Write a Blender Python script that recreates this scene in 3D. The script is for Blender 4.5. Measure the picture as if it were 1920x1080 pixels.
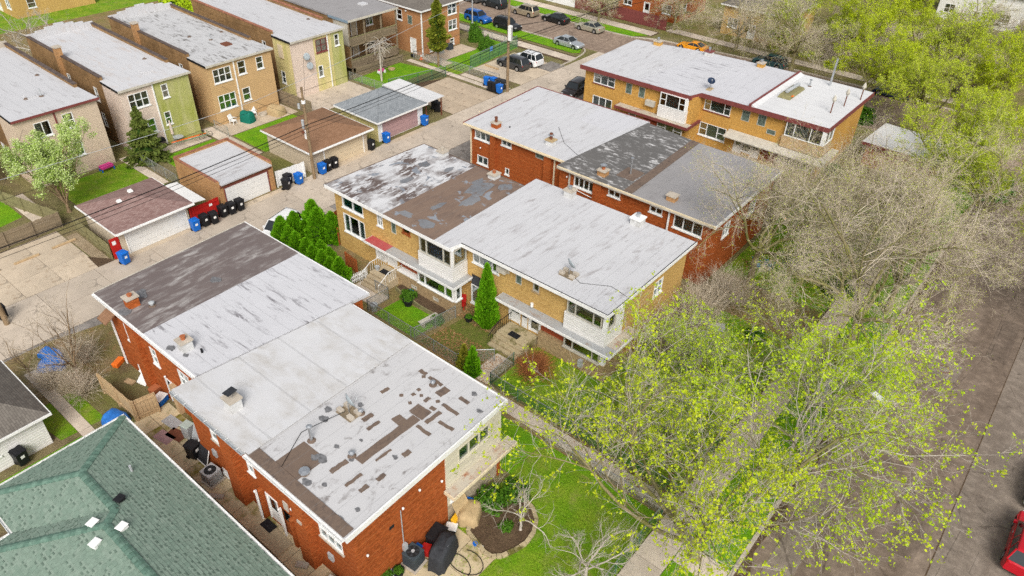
import bpy, math, random
import numpy as np
from mathutils import Vector, Matrix

# ------------------------------------------------------------------ camera, sky, sun, exposure
SC = bpy.context.scene
COL = SC.collection
for o in list(bpy.data.objects):
    bpy.data.objects.remove(o)
random.seed(7)

def setup_camera():
    yaw, pitch, roll = math.radians(128.5116), math.radians(36.4713), math.radians(1.8971)
    f = Vector((math.cos(yaw)*math.cos(pitch), math.sin(yaw)*math.cos(pitch), -math.sin(pitch)))
    r = f.cross(Vector((0, 0, 1))).normalized(); u = r.cross(f)
    c, s = math.cos(roll), math.sin(roll)
    r2, u2 = c*r + s*u, -s*r + c*u
    cam = bpy.data.cameras.new('camera'); co = bpy.data.objects.new('camera', cam); COL.objects.link(co)
    m = Matrix((r2, u2, -f)).transposed().to_4x4(); m.translation = (0, 0, 36)
    co.matrix_world = m
    cam.sensor_width = 36; cam.lens = 1385.685/1920*36; cam.clip_end = 1500; cam.clip_start = .5
    SC.camera = co
setup_camera()
SUN_EL, SUN_AZ = 43, -46          # degrees; azimuth of the sun measured from +X towards +Y
w = bpy.data.worlds.new('World'); SC.world = w; w.use_nodes = True
_n, _l = w.node_tree.nodes, w.node_tree.links
sky = _n.new('ShaderNodeTexSky'); sky.sky_type = 'NISHITA'; sky.sun_disc = False
sky.sun_elevation = math.radians(SUN_EL); sky.sun_rotation = math.radians(90 - SUN_AZ)
sky.dust_density = 4; sky.air_density = 1.0; sky.ozone_density = 1
hs = _n.new('ShaderNodeHueSaturation'); hs.inputs['Saturation'].default_value = .3   # thin bright overcast
_l.new(sky.outputs[0], hs.inputs['Color']); _l.new(hs.outputs[0], _n['Background'].inputs[0])
_n['Background'].inputs[1].default_value = .11
sl = bpy.data.lights.new('sun', 'SUN'); sl.energy = 1.5; sl.angle = math.radians(26); sl.color = (1, .96, .9)
so = bpy.data.objects.new('sun', sl); COL.objects.link(so)
sd = Vector((math.cos(math.radians(SUN_AZ))*math.cos(math.radians(SUN_EL)), math.sin(math.radians(SUN_AZ))*math.cos(math.radians(SUN_EL)), math.sin(math.radians(SUN_EL))))
so.rotation_euler = sd.to_track_quat('Z', 'Y').to_euler(); so.location = (0, 0, 80)
SC.view_settings.view_transform = 'Standard'; SC.view_settings.look = 'None'; SC.view_settings.gamma = 1
SC.view_settings.exposure = .62
SC.render.engine = 'CYCLES'
SC.cycles.use_denoising = False
SC.cycles.max_bounces = 6; SC.cycles.transparent_max_bounces = 16

# ------------------------------------------------------------------ material kit
class G:
    def __init__(s, name):
        s.m = bpy.data.materials.new(name); s.m.use_nodes = True
        s.t = s.m.node_tree; s.n = s.t.nodes; s.b = s.n['Principled BSDF']; s.out = s.n['Material Output']
        s.b.inputs['Specular IOR Level'].default_value = .15
    def add(s, typ, ins=None, **props):
        nd = s.n.new(typ)
        for k, v in props.items(): setattr(nd, k, v)
        for k, v in (ins or {}).items(): s.put(nd.inputs[k], v)
        return nd
    def put(s, sock, v):
        if isinstance(v, bpy.types.NodeSocket): s.t.links.new(v, sock)
        else:
            if sock.type == 'RGBA' and len(v) == 3: v = (*v, 1)
            sock.default_value = v
    def obj(s): return s.add('ShaderNodeTexCoord').outputs['Object']
    def map(s, scale=(1, 1, 1), vec=None, rot=(0, 0, 0), loc=(0, 0, 0)):
        return s.add('ShaderNodeMapping', {'Vector': vec or s.obj(), 'Scale': scale, 'Rotation': rot, 'Location': loc}).outputs[0]
    def noise(s, scale, vec=None, detail=4, rough=.6, dist=0):
        return s.add('ShaderNodeTexNoise', {'Vector': vec or s.obj(), 'Scale': scale, 'Detail': detail, 'Roughness': rough, 'Distortion': dist}).outputs['Fac']
    def math(s, op, a, b=0.0, clamp=False):
        nd = s.add('ShaderNodeMath', operation=op, use_clamp=clamp); s.put(nd.inputs[0], a); s.put(nd.inputs[1], b); return nd.outputs[0]
    def rng(s, v, a, b, c=0., d=1.):
        return s.add('ShaderNodeMapRange', {'Value': v, 'From Min': a, 'From Max': b, 'To Min': c, 'To Max': d}).outputs[0]
    def mix(s, f, a, b, mode='MIX'):
        nd = s.add('ShaderNodeMix', data_type='RGBA', blend_type=mode)
        s.put(nd.inputs[0], f); s.put(nd.inputs[6], a); s.put(nd.inputs[7], b); return nd.outputs[2]
    def sep(s, vec=None): return s.add('ShaderNodeSeparateXYZ', {'Vector': vec or s.obj()}).outputs
    def comb(s, x, y, z): return s.add('ShaderNodeCombineXYZ', {'X': x, 'Y': y, 'Z': z}).outputs[0]
    def bump(s, h, strength=.5, dist=.02):
        s.put(s.b.inputs['Normal'], s.add('ShaderNodeBump', {'Height': h, 'Strength': strength, 'Distance': dist}).outputs[0])
    def done(s, col=None, rough=.7, metal=0):
        if col is not None: s.put(s.b.inputs['Base Color'], col)
        s.put(s.b.inputs['Roughness'], rough); s.b.inputs['Metallic'].default_value = metal
        return s.m
_pc = {}
def plain(name, c, rough=.55, var=.12, scale=4, metal=0, dirt=0, dirtc=(.12, .09, .06)):
    if name in _pc: return _pc[name]
    g = G(name); k = g.noise(scale)
    col = g.mix(g.rng(k, .3, .7), tuple(x*(1-var) for x in c), tuple(min(1, x*(1+var)) for x in c))
    if dirt: col = g.mix(g.math('MULTIPLY', g.rng(g.noise(scale*.35, detail=6), .5, .72), dirt, True), col, dirtc)
    _pc[name] = g.done(col, rough, metal); return _pc[name]
def brick(name, c1, c2, mortar, size=.11, stain=.25, bw=.5):
    g = G(name); x, y, z = g.sep()
    v = g.comb(g.math('ADD', x, y), z, 0.)
    b = g.add('ShaderNodeTexBrick', {'Vector': v, 'Color1': c1, 'Color2': c2, 'Mortar': mortar, 'Scale': 1/size/2*1.0, 'Mortar Size': .022, 'Bias': -.1, 'Brick Width': bw*2, 'Row Height': .36})
    k = g.noise(.6, detail=6); k2 = g.noise(6., vec=g.map((1, 1, 2.2)), detail=3)
    col = g.mix(g.rng(k2, .38, .64), g.mix(.42, b.outputs[0], tuple(q*.25 for q in c1)), g.mix(.3, b.outputs[0], tuple(min(1, 1.7*q+.04) for q in c1)))
    col = g.mix(g.rng(g.noise(.23, vec=g.map((1, 1, .5), loc=(2, 5, 1)), detail=5), .35, .7, 0., .35), col, tuple(q*.5 for q in c2))
    col = g.mix(g.math('MULTIPLY', g.rng(k, .45, .75), stain), col, tuple(q*.35 for q in c1))
    ln = g.math('LESS_THAN', g.math('FRACT', g.math('DIVIDE', z, .47)), .13); col = g.mix(g.math('MULTIPLY', g.math('MULTIPLY', ln, g.rng(g.noise(1.1, vec=g.map((1, 1, 3))), .35, .6)), .38), col, mortar)
    g.bump(b.outputs[1], -.35, .012)
    return g.done(col, .85)
def siding(name, c, pitch=.13, stain=0., sc=(.2, .22, .05)):
    g = G(name); x, y, z = g.sep()
    f = g.math('FRACT', g.math('DIVIDE', z, pitch))
    g.bump(g.math('MINIMUM', f, g.math('MULTIPLY', g.math('SUBTRACT', 1., f), 3.5)), .5, .03)
    col = g.mix(g.rng(g.noise(1.3, detail=6), .35, .7), tuple(q*.9 for q in c), c)
    if stain:
        k = g.noise(.9, vec=g.map((1, 1, .25)), detail=6)
        col = g.mix(g.math('MULTIPLY', g.rng(k, .4, .7), stain, True), col, sc)
    return g.done(col, .6)
def membrane(name, base, stain, amt=.5, lo=.5, hi=.68, axis='y', scale=1.2, stretch=5., grey=(.45, .45, .46), seam=1.0, fine=.25, patch=None, pl=.6):
    """Rolled roofing: laps along one axis, streaks, worn patches."""
    g = G(name); x, y, z = g.sep()
    st = (1, 1/stretch, 1) if axis == 'y' else (1/stretch, 1, 1)
    k1 = g.noise(scale*2.2, vec=g.map(st), detail=8, rough=.68, dist=.4)
    k2 = g.noise(.28, detail=5); k3 = g.noise(14., detail=3)
    col = g.mix(g.rng(k2, .35, .7), base, g.mix(.35, base, grey))
    f = g.math('MULTIPLY', g.rng(k1, lo, hi), g.rng(g.noise(.45, vec=g.map(loc=(3, 7, 0)), detail=4), .38, .6), True)
    col = g.mix(g.math('MULTIPLY', f, amt, True), col, stain)
    if patch: col = g.mix(g.rng(g.noise(.7, vec=g.map((1, 1, 1), loc=(9, 2, 1)), detail=5, dist=.6), pl, pl+.03), col, patch)
    col = g.mix(g.math('MULTIPLY', g.rng(k3, .3, .7), fine), col, g.mix(.5, col, (.1, .1, .1)))
    c = x if axis == 'y' else y
    sm = g.math('LESS_THAN', g.math('FRACT', g.math('DIVIDE', g.math('ADD', c, g.math('MULTIPLY', g.noise(1.), .05)), seam)), .045)
    col = g.mix(g.math('MULTIPLY', sm, .22), col, (.2, .2, .2))
    h = g.math('ADD', g.math('MULTIPLY', sm, .5), g.math('ADD', g.math('MULTIPLY', k1, .8), g.math('MULTIPLY', k2, 3.)))
    g.bump(h, .35, .03)
    return g.done(col, .8)
def concrete(name, c, stain=(.2, .16, .11), amt=.5, scale=.5, moss=None, pl=.6):
    g = G(name); k = g.noise(scale, detail=8, rough=.65); k2 = g.noise(22, detail=2); k3 = g.noise(scale*3.1, vec=g.map(loc=(5, 1, 0)), detail=5)
    col = g.mix(g.rng(k, .35, .65), tuple(q*.86 for q in c), tuple(min(1, q*1.08) for q in c))
    col = g.mix(g.math('MULTIPLY', g.rng(k3, .56, .72), amt, True), col, stain)
    if moss: col = g.mix(g.rng(g.noise(.9, vec=g.map(loc=(2, 8, 3)), detail=7), pl, pl+.14), col, moss)
    col = g.mix(g.math('MULTIPLY', k2, .18), col, (.1, .09, .08))
    v = g.add('ShaderNodeTexVoronoi', {'Vector': g.add('ShaderNodeVectorMath', {0: g.obj(), 1: g.add('ShaderNodeTexNoise', {'Vector': g.obj(), 'Scale': .5, 'Detail': 5.}).outputs['Color']}, operation='ADD').outputs[0], 'Scale': .3}, feature='DISTANCE_TO_EDGE').outputs[0]
    cr = g.math('LESS_THAN', g.math('ADD', v, g.math('MULTIPLY', g.noise(2.5), .02)), .018)
    cr = g.math('MULTIPLY', cr, g.rng(g.noise(.3, vec=g.map(loc=(6, 6, 6))), .5, .58)); col = g.mix(g.math('MULTIPLY', cr, .5), col, (.12, .1, .08))
    g.bump(g.math('ADD', k2, k), .25, .01)
    return g.done(col, .85)
def asphalt(name, c, brown=(.09, .07, .055), amt=.7):
    g = G(name); k = g.noise(.35, detail=7, rough=.6); k2 = g.noise(30, detail=2); k3 = g.noise(.8, vec=g.map((1, .12, 1)), detail=6)
    col = g.mix(g.rng(k, .35, .7), tuple(q*.8 for q in c), tuple(q*1.25 for q in c))
    col = g.mix(g.math('MULTIPLY', g.rng(k3, .4, .66), amt, True), col, brown)
    k4 = g.noise(1.6, vec=g.map(loc=(7, 3, 0)), detail=8, rough=.72)
    col = g.mix(g.rng(k4, .42, .68, 0., .6), col, tuple(q*.5 for q in brown)); col = g.mix(g.rng(k4, .46, .3, 0., .45), col, tuple(min(1, q*1.7) for q in c))
    col = g.mix(g.rng(g.noise(.9, vec=g.map(loc=(1, 9, 2)), detail=3), .69, .72, 0., .7), col, tuple(q*.4 for q in brown))
    v = g.add('ShaderNodeTexVoronoi', {'Vector': g.map((1, .55, 1)), 'Scale': .22}, feature='DISTANCE_TO_EDGE').outputs[0]
    col = g.mix(g.math('MULTIPLY', g.math('LESS_THAN', g.math('ADD', v, g.math('MULTIPLY', g.noise(1.3, detail=5), .06)), .034), .55), col, tuple(q*.35 for q in brown))
    col = g.mix(g.math('MULTIPLY', g.rng(k2, .4, .75), .35), col, tuple(q*2.2 for q in c))
    g.bump(g.math('ADD', k2, k4), .4, .012)
    return g.done(col, .9)
def grass(name, c1, c2, dirt=(.13, .09, .055), amt=.35, scale=.5):
    g = G(name); k = g.noise(scale, detail=7); k2 = g.noise(7, detail=5); k3 = g.noise(scale*1.7, vec=g.map(loc=(4, 4, 0)), detail=6, rough=.7)
    col = g.mix(g.rng(k, .35, .68), c1, c2)
    col = g.mix(g.math('MULTIPLY', g.rng(k2, .35, .7), .5), col, tuple(q*.45 for q in c1))
    col = g.mix(g.math('MULTIPLY', g.rng(k3, .52, .66), amt, True), col, dirt)
    g.bump(g.math('ADD', g.noise(40, detail=2), g.math('MULTIPLY', k2, 2.)), .9, .04)
    return g.done(col, .95)
def shingle(name, c1, c2, row=.14, tab=.3, amt=.3, along='y', dirt=None):
    g = G(name); x, y, z = g.sep()
    u, v = (y, x) if along == 'y' else (x, y)
    b = g.add('ShaderNodeTexBrick', {'Vector': g.comb(u, v, 0.), 'Color1': c1, 'Color2': c2, 'Mortar': tuple(q*.55 for q in c1), 'Scale': 1., 'Mortar Size': .01, 'Bias': 0., 'Brick Width': tab, 'Row Height': row})
    k = g.noise(.8, detail=6)
    col = g.mix(g.rng(k, .4, .7), b.outputs[0], g.mix(.35, b.outputs[0], dirt or c2))
    col = g.mix(g.math('MULTIPLY', g.noise(25), amt), col, tuple(q*.5 for q in c1))
    g.bump(b.outputs[1], -.5, .02)
    return g.done(col, .9)
def leafmat(name, c1, c2, trans=.35):
    g = G(name); r = g.add('ShaderNodeNewGeometry').outputs['Random Per Island']
    col = g.mix(r, c1, c2); g.put(g.b.inputs['Base Color'], col); g.b.inputs['Roughness'].default_value = .6
    tr = g.add('ShaderNodeBsdfTranslucent', {'Color': col}); mx = g.add('ShaderNodeMixShader', {0: trans})
    g.t.links.new(g.b.outputs[0], mx.inputs[1]); g.t.links.new(tr.outputs[0], mx.inputs[2]); g.t.links.new(mx.outputs[0], g.out.inputs[0])
    return g.m
def glassmat(name, tint=(.55, .62, .62), refl=.3):
    g = G(name)
    t = g.add('ShaderNodeBsdfTransparent', {'Color': tint}); q = g.add('ShaderNodeBsdfGlossy', {'Color': (.9, .93, .95), 'Roughness': .04}); mx = g.add('ShaderNodeMixShader', {0: refl})
    g.t.links.new(t.outputs[0], mx.inputs[1]); g.t.links.new(q.outputs[0], mx.inputs[2]); g.t.links.new(mx.outputs[0], g.out.inputs[0])
    return g.m
def meshmat(name, c, fac):
    """Woven wire: diagonal strands with open cells between them."""
    g = G(name); x, y, z = g.sep(); u = g.math('ADD', x, y)
    def strand(s): return g.math('LESS_THAN', g.math('FRACT', g.math('DIVIDE', g.math(s, u, z), .07)), fac)
    f = g.math('MAXIMUM', strand('ADD'), strand('SUBTRACT'))
    t = g.add('ShaderNodeBsdfTransparent'); mx = g.add('ShaderNodeMixShader', {0: f})
    g.done(c, .5, .3)
    g.t.links.new(t.outputs[0], mx.inputs[1]); g.t.links.new(g.b.outputs[0], mx.inputs[2]); g.t.links.new(mx.outputs[0], g.out.inputs[0])
    return g.m

M = {}
M['white'] = plain('white_paint', (.78, .78, .76), .5, .05, 3, dirt=.12)
M['chimwhite'] = plain('weathered_white', (.56, .56, .55), .7, .12, 4, dirt=.4)
M['cream'] = plain('cream_trim', (.7, .6, .42), .6, .08, 3, dirt=.2)
M['trimgrey'] = plain('weathered_trim', (.5, .47, .4), .7, .12, 3, dirt=.3)
M['maroon'] = plain('maroon_fascia', (.19, .055, .05), .6, .15, 2)
M['black'] = plain('black_plastic', (.016, .016, .018), .45, .2, 5)
M['charcoal'] = plain('charcoal_cloth', (.035, .037, .042), .75, .3, 6)
M['rubber'] = plain('rubber', (.012, .012, .012), .8, .1)
M['dark'] = plain('dark_interior', (.02, .02, .02), .9, .1)
M['blue'] = plain('blue_plastic', (.012, .13, .5), .42, .12, 5)
M['tarp'] = plain('blue_tarp', (.03, .16, .5), .4, .25, 4)
M['metal'] = plain('galvanised', (.5, .52, .54), .35, .1, 6, metal=.8)
M['steel'] = plain('painted_steel', (.42, .44, .45), .5, .12, 5, metal=.2)
M['rust'] = plain('rusty_iron', (.16, .06, .035), .8, .3, 8)
M['terra'] = plain('terracotta', (.36, .12, .05), .8, .15, 6)
M['wood'] = plain('weathered_wood', (.23, .18, .12), .85, .3, 3, dirt=.6, dirtc=(.06, .05, .035))
M['tanwood'] = plain('tan_boards', (.46, .33, .19), .8, .18, 3)
M['cedar'] = plain('stained_cedar', (.3, .085, .025), .7, .2, 3)
M['olivewood'] = plain('treated_boards', (.22, .2, .1), .85, .25, 3)
M['polewood'] = plain('pole_timber', (.24, .17, .1), .9, .3, 3, dirt=.5, dirtc=(.09, .06, .04))
M['red'] = plain('red_paint', (.42, .018, .015), .55, .15, 3)
M['orange'] = plain('orange_plastic', (.75, .16, .02), .5, .1)
M['yellow'] = plain('yellow_plastic', (.75, .42, .02), .5, .1)
M['green'] = plain('green_cover', (.008, .14, .1), .6, .2, 5)
M['tancover'] = plain('tan_cover', (.42, .31, .17), .75, .15, 5)
M['pink'] = plain('pink_plastic', (.6, .05, .25), .5, .15)
M['glass'] = glassmat('window_glass')
M['carglass'] = plain('car_glass', (.012, .016, .018), .06, .1); M['carglass'].node_tree.nodes['Principled BSDF'].inputs['Specular IOR Level'].default_value = .8
M['curtain'] = plain('pale_curtain', (.62, .62, .58), .9, .1, 6)
M['blind'] = plain('grey_green_blind', (.36, .42, .38), .9, .1, 6)
M['teal'] = plain('teal_curtain', (.06, .26, .24), .9, .3, 6)
M['gold'] = plain('olive_gold_curtain', (.36, .33, .1), .9, .2, 6)
M['bluecur'] = plain('blue_print_curtain', (.08, .2, .42), .9, .7, 4)
M['redbrick'] = brick('red_brick', (.42, .092, .014), (.27, .052, .009), (.5, .2, .07))
M['yelbrick'] = brick('yellow_brick', (.64, .4, .13), (.54, .31, .09), (.58, .42, .2), stain=.12)
M['goldbrick'] = brick('golden_brick', (.64, .34, .075), (.55, .28, .06), (.58, .38, .15), stain=.1)
M['stone'] = brick('limestone_base', (.46, .33, .18), (.36, .25, .13), (.4, .3, .18), size=.2, bw=.9)
M['greystone'] = brick('pale_stone_base', (.5, .42, .3), (.42, .35, .25), (.3, .25, .18), size=.3, bw=.9)
M['combrick'] = brick('common_brick', (.34, .2, .085), (.22, .12, .05), (.28, .2, .12), stain=.75)
M['orbrick'] = brick('orange_brick', (.5, .24, .1), (.4, .17, .065), (.5, .34, .2), stain=.1)
M['garbrick'] = brick('garage_brick', (.5, .27, .11), (.4, .2, .08), (.45, .32, .2), stain=.3)
M['sidbeige'] = siding('beige_siding', (.62, .5, .38), .16)
M['sidcream'] = siding('pink_cream_siding', (.68, .56, .47), .12)
M['sidgreen'] = siding('mossy_siding', (.46, .45, .2), .12, 1., (.3, .33, .06))
M['sidtan'] = siding('tan_siding', (.54, .36, .18), .2)
M['sidyellow'] = siding('yellow_siding', (.66, .56, .28), .14, .55, (.36, .38, .08))
M['sidwhite'] = siding('white_siding', (.78, .77, .74), .2)
M['sidpale'] = siding('cream_board', (.62, .58, .46), .5)
M['siddoor'] = plain('garage_door_white', (.7, .7, .68), .55, .05, 3)
M['pinkdoor'] = plain('mauve_door', (.4, .26, .26), .6, .08, 3)
M['tanwall'] = siding('tan_garage_siding', (.56, .47, .35), .2)
M['tandoor'] = plain('tan_door', (.6, .5, .35), .6, .08)
M['roofwhite'] = membrane('white_roof', (.55, .55, .56), (.2, .17, .16), .7, .52, .68, 'y', .9, 5)
M['roofwhite_b'] = membrane('crazed_white_roof', (.56, .56, .58), (.14, .13, .14), .85, .54, .64, 'x', 1.1, 5)
M['roofsmooth'] = membrane('smooth_white_roof', (.56, .56, .565), (.42, .4, .37), .9, .42, .66, 'x', .5, 2, fine=.08, seam=2.6)
M['roofend'] = membrane('patched_grey_roof', (.52, .515, .515), (.14, .12, .11), .85, .55, .68, 'y', .8, 1.6, fine=.15, seam=1.)
M['rooffmott'] = membrane('mottled_white_roof', (.6, .6, .605), (.12, .09, .08), 1., .44, .51, 'y', 1.3, 3.6, fine=.25, patch=(.22, .24, .27), pl=.6)
M['roofbrown'] = membrane('brown_tar_roof', (.2, .135, .1), (.1, .07, .06), .7, .45, .65, 'y', 1., 3, grey=(.26, .19, .14), fine=.3, patch=(.25, .27, .3), pl=.6)
M['roofdark'] = membrane('dark_tar_roof', (.155, .125, .117), (.45, .43, .41), .9, .47, .66, 'y', .9, 4, grey=(.11, .085, .085), fine=.3)
M['roofgreymott'] = membrane('grey_mottled_roof', (.12, .115, .11), (.62, .61, .6), .9, .52, .62, 'x', 1.3, 2.4, grey=(.16, .15, .14), fine=.2)
M['roofgrey'] = membrane('grey_roof', (.3, .29, .29), (.16, .15, .15), .6, .5, .7, 'y', .6, 2, grey=(.22, .21, .2), fine=.15)
M['rooflight'] = membrane('light_grey_roof', (.54, .54, .56), (.2, .19, .2), .5, .55, .72, 'y', .6, 2, fine=.12)
M['roofbright'] = membrane('bright_coated_roof', (.63, .63, .625), (.45, .4, .37), .5, .6, .75, 'x', .8, 3, fine=.05, seam=1.4)
M['roofhouse'] = membrane('house_white_roof', (.52, .52, .53), (.17, .15, .14), .75, .55, .68, 'x', 1.1, 5, fine=.18)
M['roofhouse_b'] = membrane('house_streaked_roof', (.5, .5, .5), (.13, .12, .11), .9, .5, .6, 'x', 1.6, 4, fine=.2)
M['roofhouse_c'] = membrane('house_coated_roof', (.53, .53, .54), (.45, .38, .33), .8, .5, .68, 'x', .7, 3, fine=.08)
M['tarpatch'] = membrane('tar_patch', (.17, .12, .09), (.07, .055, .05), .7, .45, .65, 'y', 2., 1.5, grey=(.16, .12, .09))
M['shgreen'] = plain('green_shingle', (.185, .25, .2), .9, .14, 5)
M['shgreen2'] = plain('green_shingle_light', (.205, .268, .217), .9, .12, 5)
M['shgreen3'] = plain('green_shingle_dark', (.17, .235, .187), .9, .12, 5)
M['shcap'] = plain('green_ridge_cap', (.125, .205, .16), .9, .25, 5); M['shshade'] = plain('green_painted_tab_shadow', (.115, .165, .13), .9, .15, 5); M['shcap2'] = plain('green_ridge_cap_dark', (.1, .175, .135), .9, .25, 5)  # the thin strips' darker green has the shadow line of raised tabs painted in
M['shbrown'] = shingle('brown_shingle', (.25, .135, .075), (.33, .19, .115))
M['shmauve'] = shingle('mauve_shingle', (.23, .135, .12), (.36, .25, .225))
M['shgrey'] = shingle('blue_grey_shingle', (.2, .22, .235), (.3, .32, .335), .2, .34)
M['shdark'] = shingle('grey_brown_shingle', (.13, .115, .1), (.2, .18, .155), along='x')
M['concrete'] = concrete('alley_concrete', (.52, .44, .35))
M['concrete2'] = concrete('pad_concrete', (.5, .42, .32), amt=.45)
M['sidewalk'] = concrete('sidewalk_concrete', (.47, .4, .31), amt=.35, scale=.8)
M['mossconc'] = concrete('mossy_concrete', (.44, .36, .22), moss=(.12, .11, .02), scale=.9, amt=.4, pl=.5)
M['stepconc'] = concrete('step_concrete', (.47, .38, .25), scale=1., amt=.2)
M['kerb'] = concrete('kerb_concrete', (.5, .44, .36), scale=1.5, amt=.3)
M['asphalt'] = asphalt('street_asphalt', (.2, .155, .12), brown=(.095, .068, .05), amt=.75)
M['asphalt2'] = asphalt('lane_asphalt', (.215, .178, .145), brown=(.13, .1, .078), amt=.5)
M['asphalt3'] = asphalt('cross_street_asphalt', (.27, .205, .155), brown=(.15, .1, .075), amt=.5)
M['asphpad'] = asphalt('pad_asphalt', (.22, .2, .18), amt=.2)
M['ground'] = grass('bare_ground', (.17, .17, .05), (.27, .21, .12), amt=.8, scale=.25)
M['yard'] = grass('leaf_litter_yard', (.22, .19, .06), (.3, .21, .12), dirt=(.28, .16, .08), amt=.8, scale=.6)
M['lawn'] = grass('spring_lawn', (.12, .31, .006), (.22, .39, .012), amt=.15, scale=.6)
M['lawn2'] = grass('patchy_lawn', (.13, .29, .006), (.27, .35, .03), dirt=(.3, .25, .1), amt=.45, scale=.6)
M['soil'] = grass('garden_soil', (.1, .065, .04), (.15, .1, .06), amt=.2, scale=2)
M['gravel'] = grass('gravel_strip', (.42, .33, .22), (.32, .24, .15), amt=.35, scale=1)
M['brownpad'] = concrete('stained_pad', (.5, .4, .29), stain=(.18, .1, .05), amt=.9, scale=.35)
def barkm(name, c1, c2, moss=None):
    g = G(name); k = g.noise(6, vec=g.map((1, 1, .3)), detail=6)
    col = g.mix(g.rng(k, .3, .7), c1, c2)
    if moss: col = g.mix(g.rng(g.noise(1.1, detail=5), .4, .6), col, moss)
    g.bump(k, .6, .03); return g.done(col, .95)
M['bark'] = barkm('mossy_bark', (.17, .14, .075), (.28, .23, .14), (.17, .165, .05))
M['barkpale'] = barkm('pale_bark', (.38, .34, .28), (.54, .49, .42))
def twigm(name, c1, c2, c3):
    g = G(name); return g.done(g.mix(g.rng(g.noise(.45, detail=3), .38, .62), g.mix(g.rng(g.noise(7.), .35, .65), c1, c2), c3), .95)
M['twig'] = twigm('tan_twigs', (.34, .27, .18), (.6, .52, .4), (.62, .54, .43))
M['twigolive'] = twigm('olive_twigs', (.3, .26, .12), (.46, .42, .22), (.44, .42, .2))
M['twigbrown'] = barkm('brown_twigs', (.32, .12, .045), (.46, .19, .075))
M['leafyg'] = leafmat('spring_leaf', (.4, .54, .01), (.6, .66, .03))
M['leafol'] = leafmat('olive_leaf', (.4, .53, .02), (.6, .66, .06))
M['leafbr'] = leafmat('bright_leaf', (.38, .57, .008), (.56, .68, .03))
M['leafdk'] = leafmat('bush_leaf', (.06, .17, .012), (.12, .26, .02))
M['arb'] = leafmat('arborvitae_spray', (.13, .38, .007), (.26, .54, .018), .4)
M['arbgold'] = leafmat('golden_spray', (.2, .24, .02), (.36, .33, .04), .2)
M['spruce'] = leafmat('spruce_spray', (.085, .13, .02), (.17, .2, .045), .15)
M['cypress'] = leafmat('juniper_spray', (.12, .17, .012), (.26, .27, .03), .15)
M['blossom'] = leafmat('pear_blossom', (.34, .5, .05), (.7, .78, .42), .3)
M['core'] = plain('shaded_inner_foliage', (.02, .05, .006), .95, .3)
M['linkgrey'] = meshmat('chain_link_grey', (.4, .42, .42), .13)
M['linkgreen'] = meshmat('chain_link_green', (.04, .14, .07), .2)
M['slatgreen'] = meshmat('chain_link_privacy', (.14, .3, .14), .42)
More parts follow.
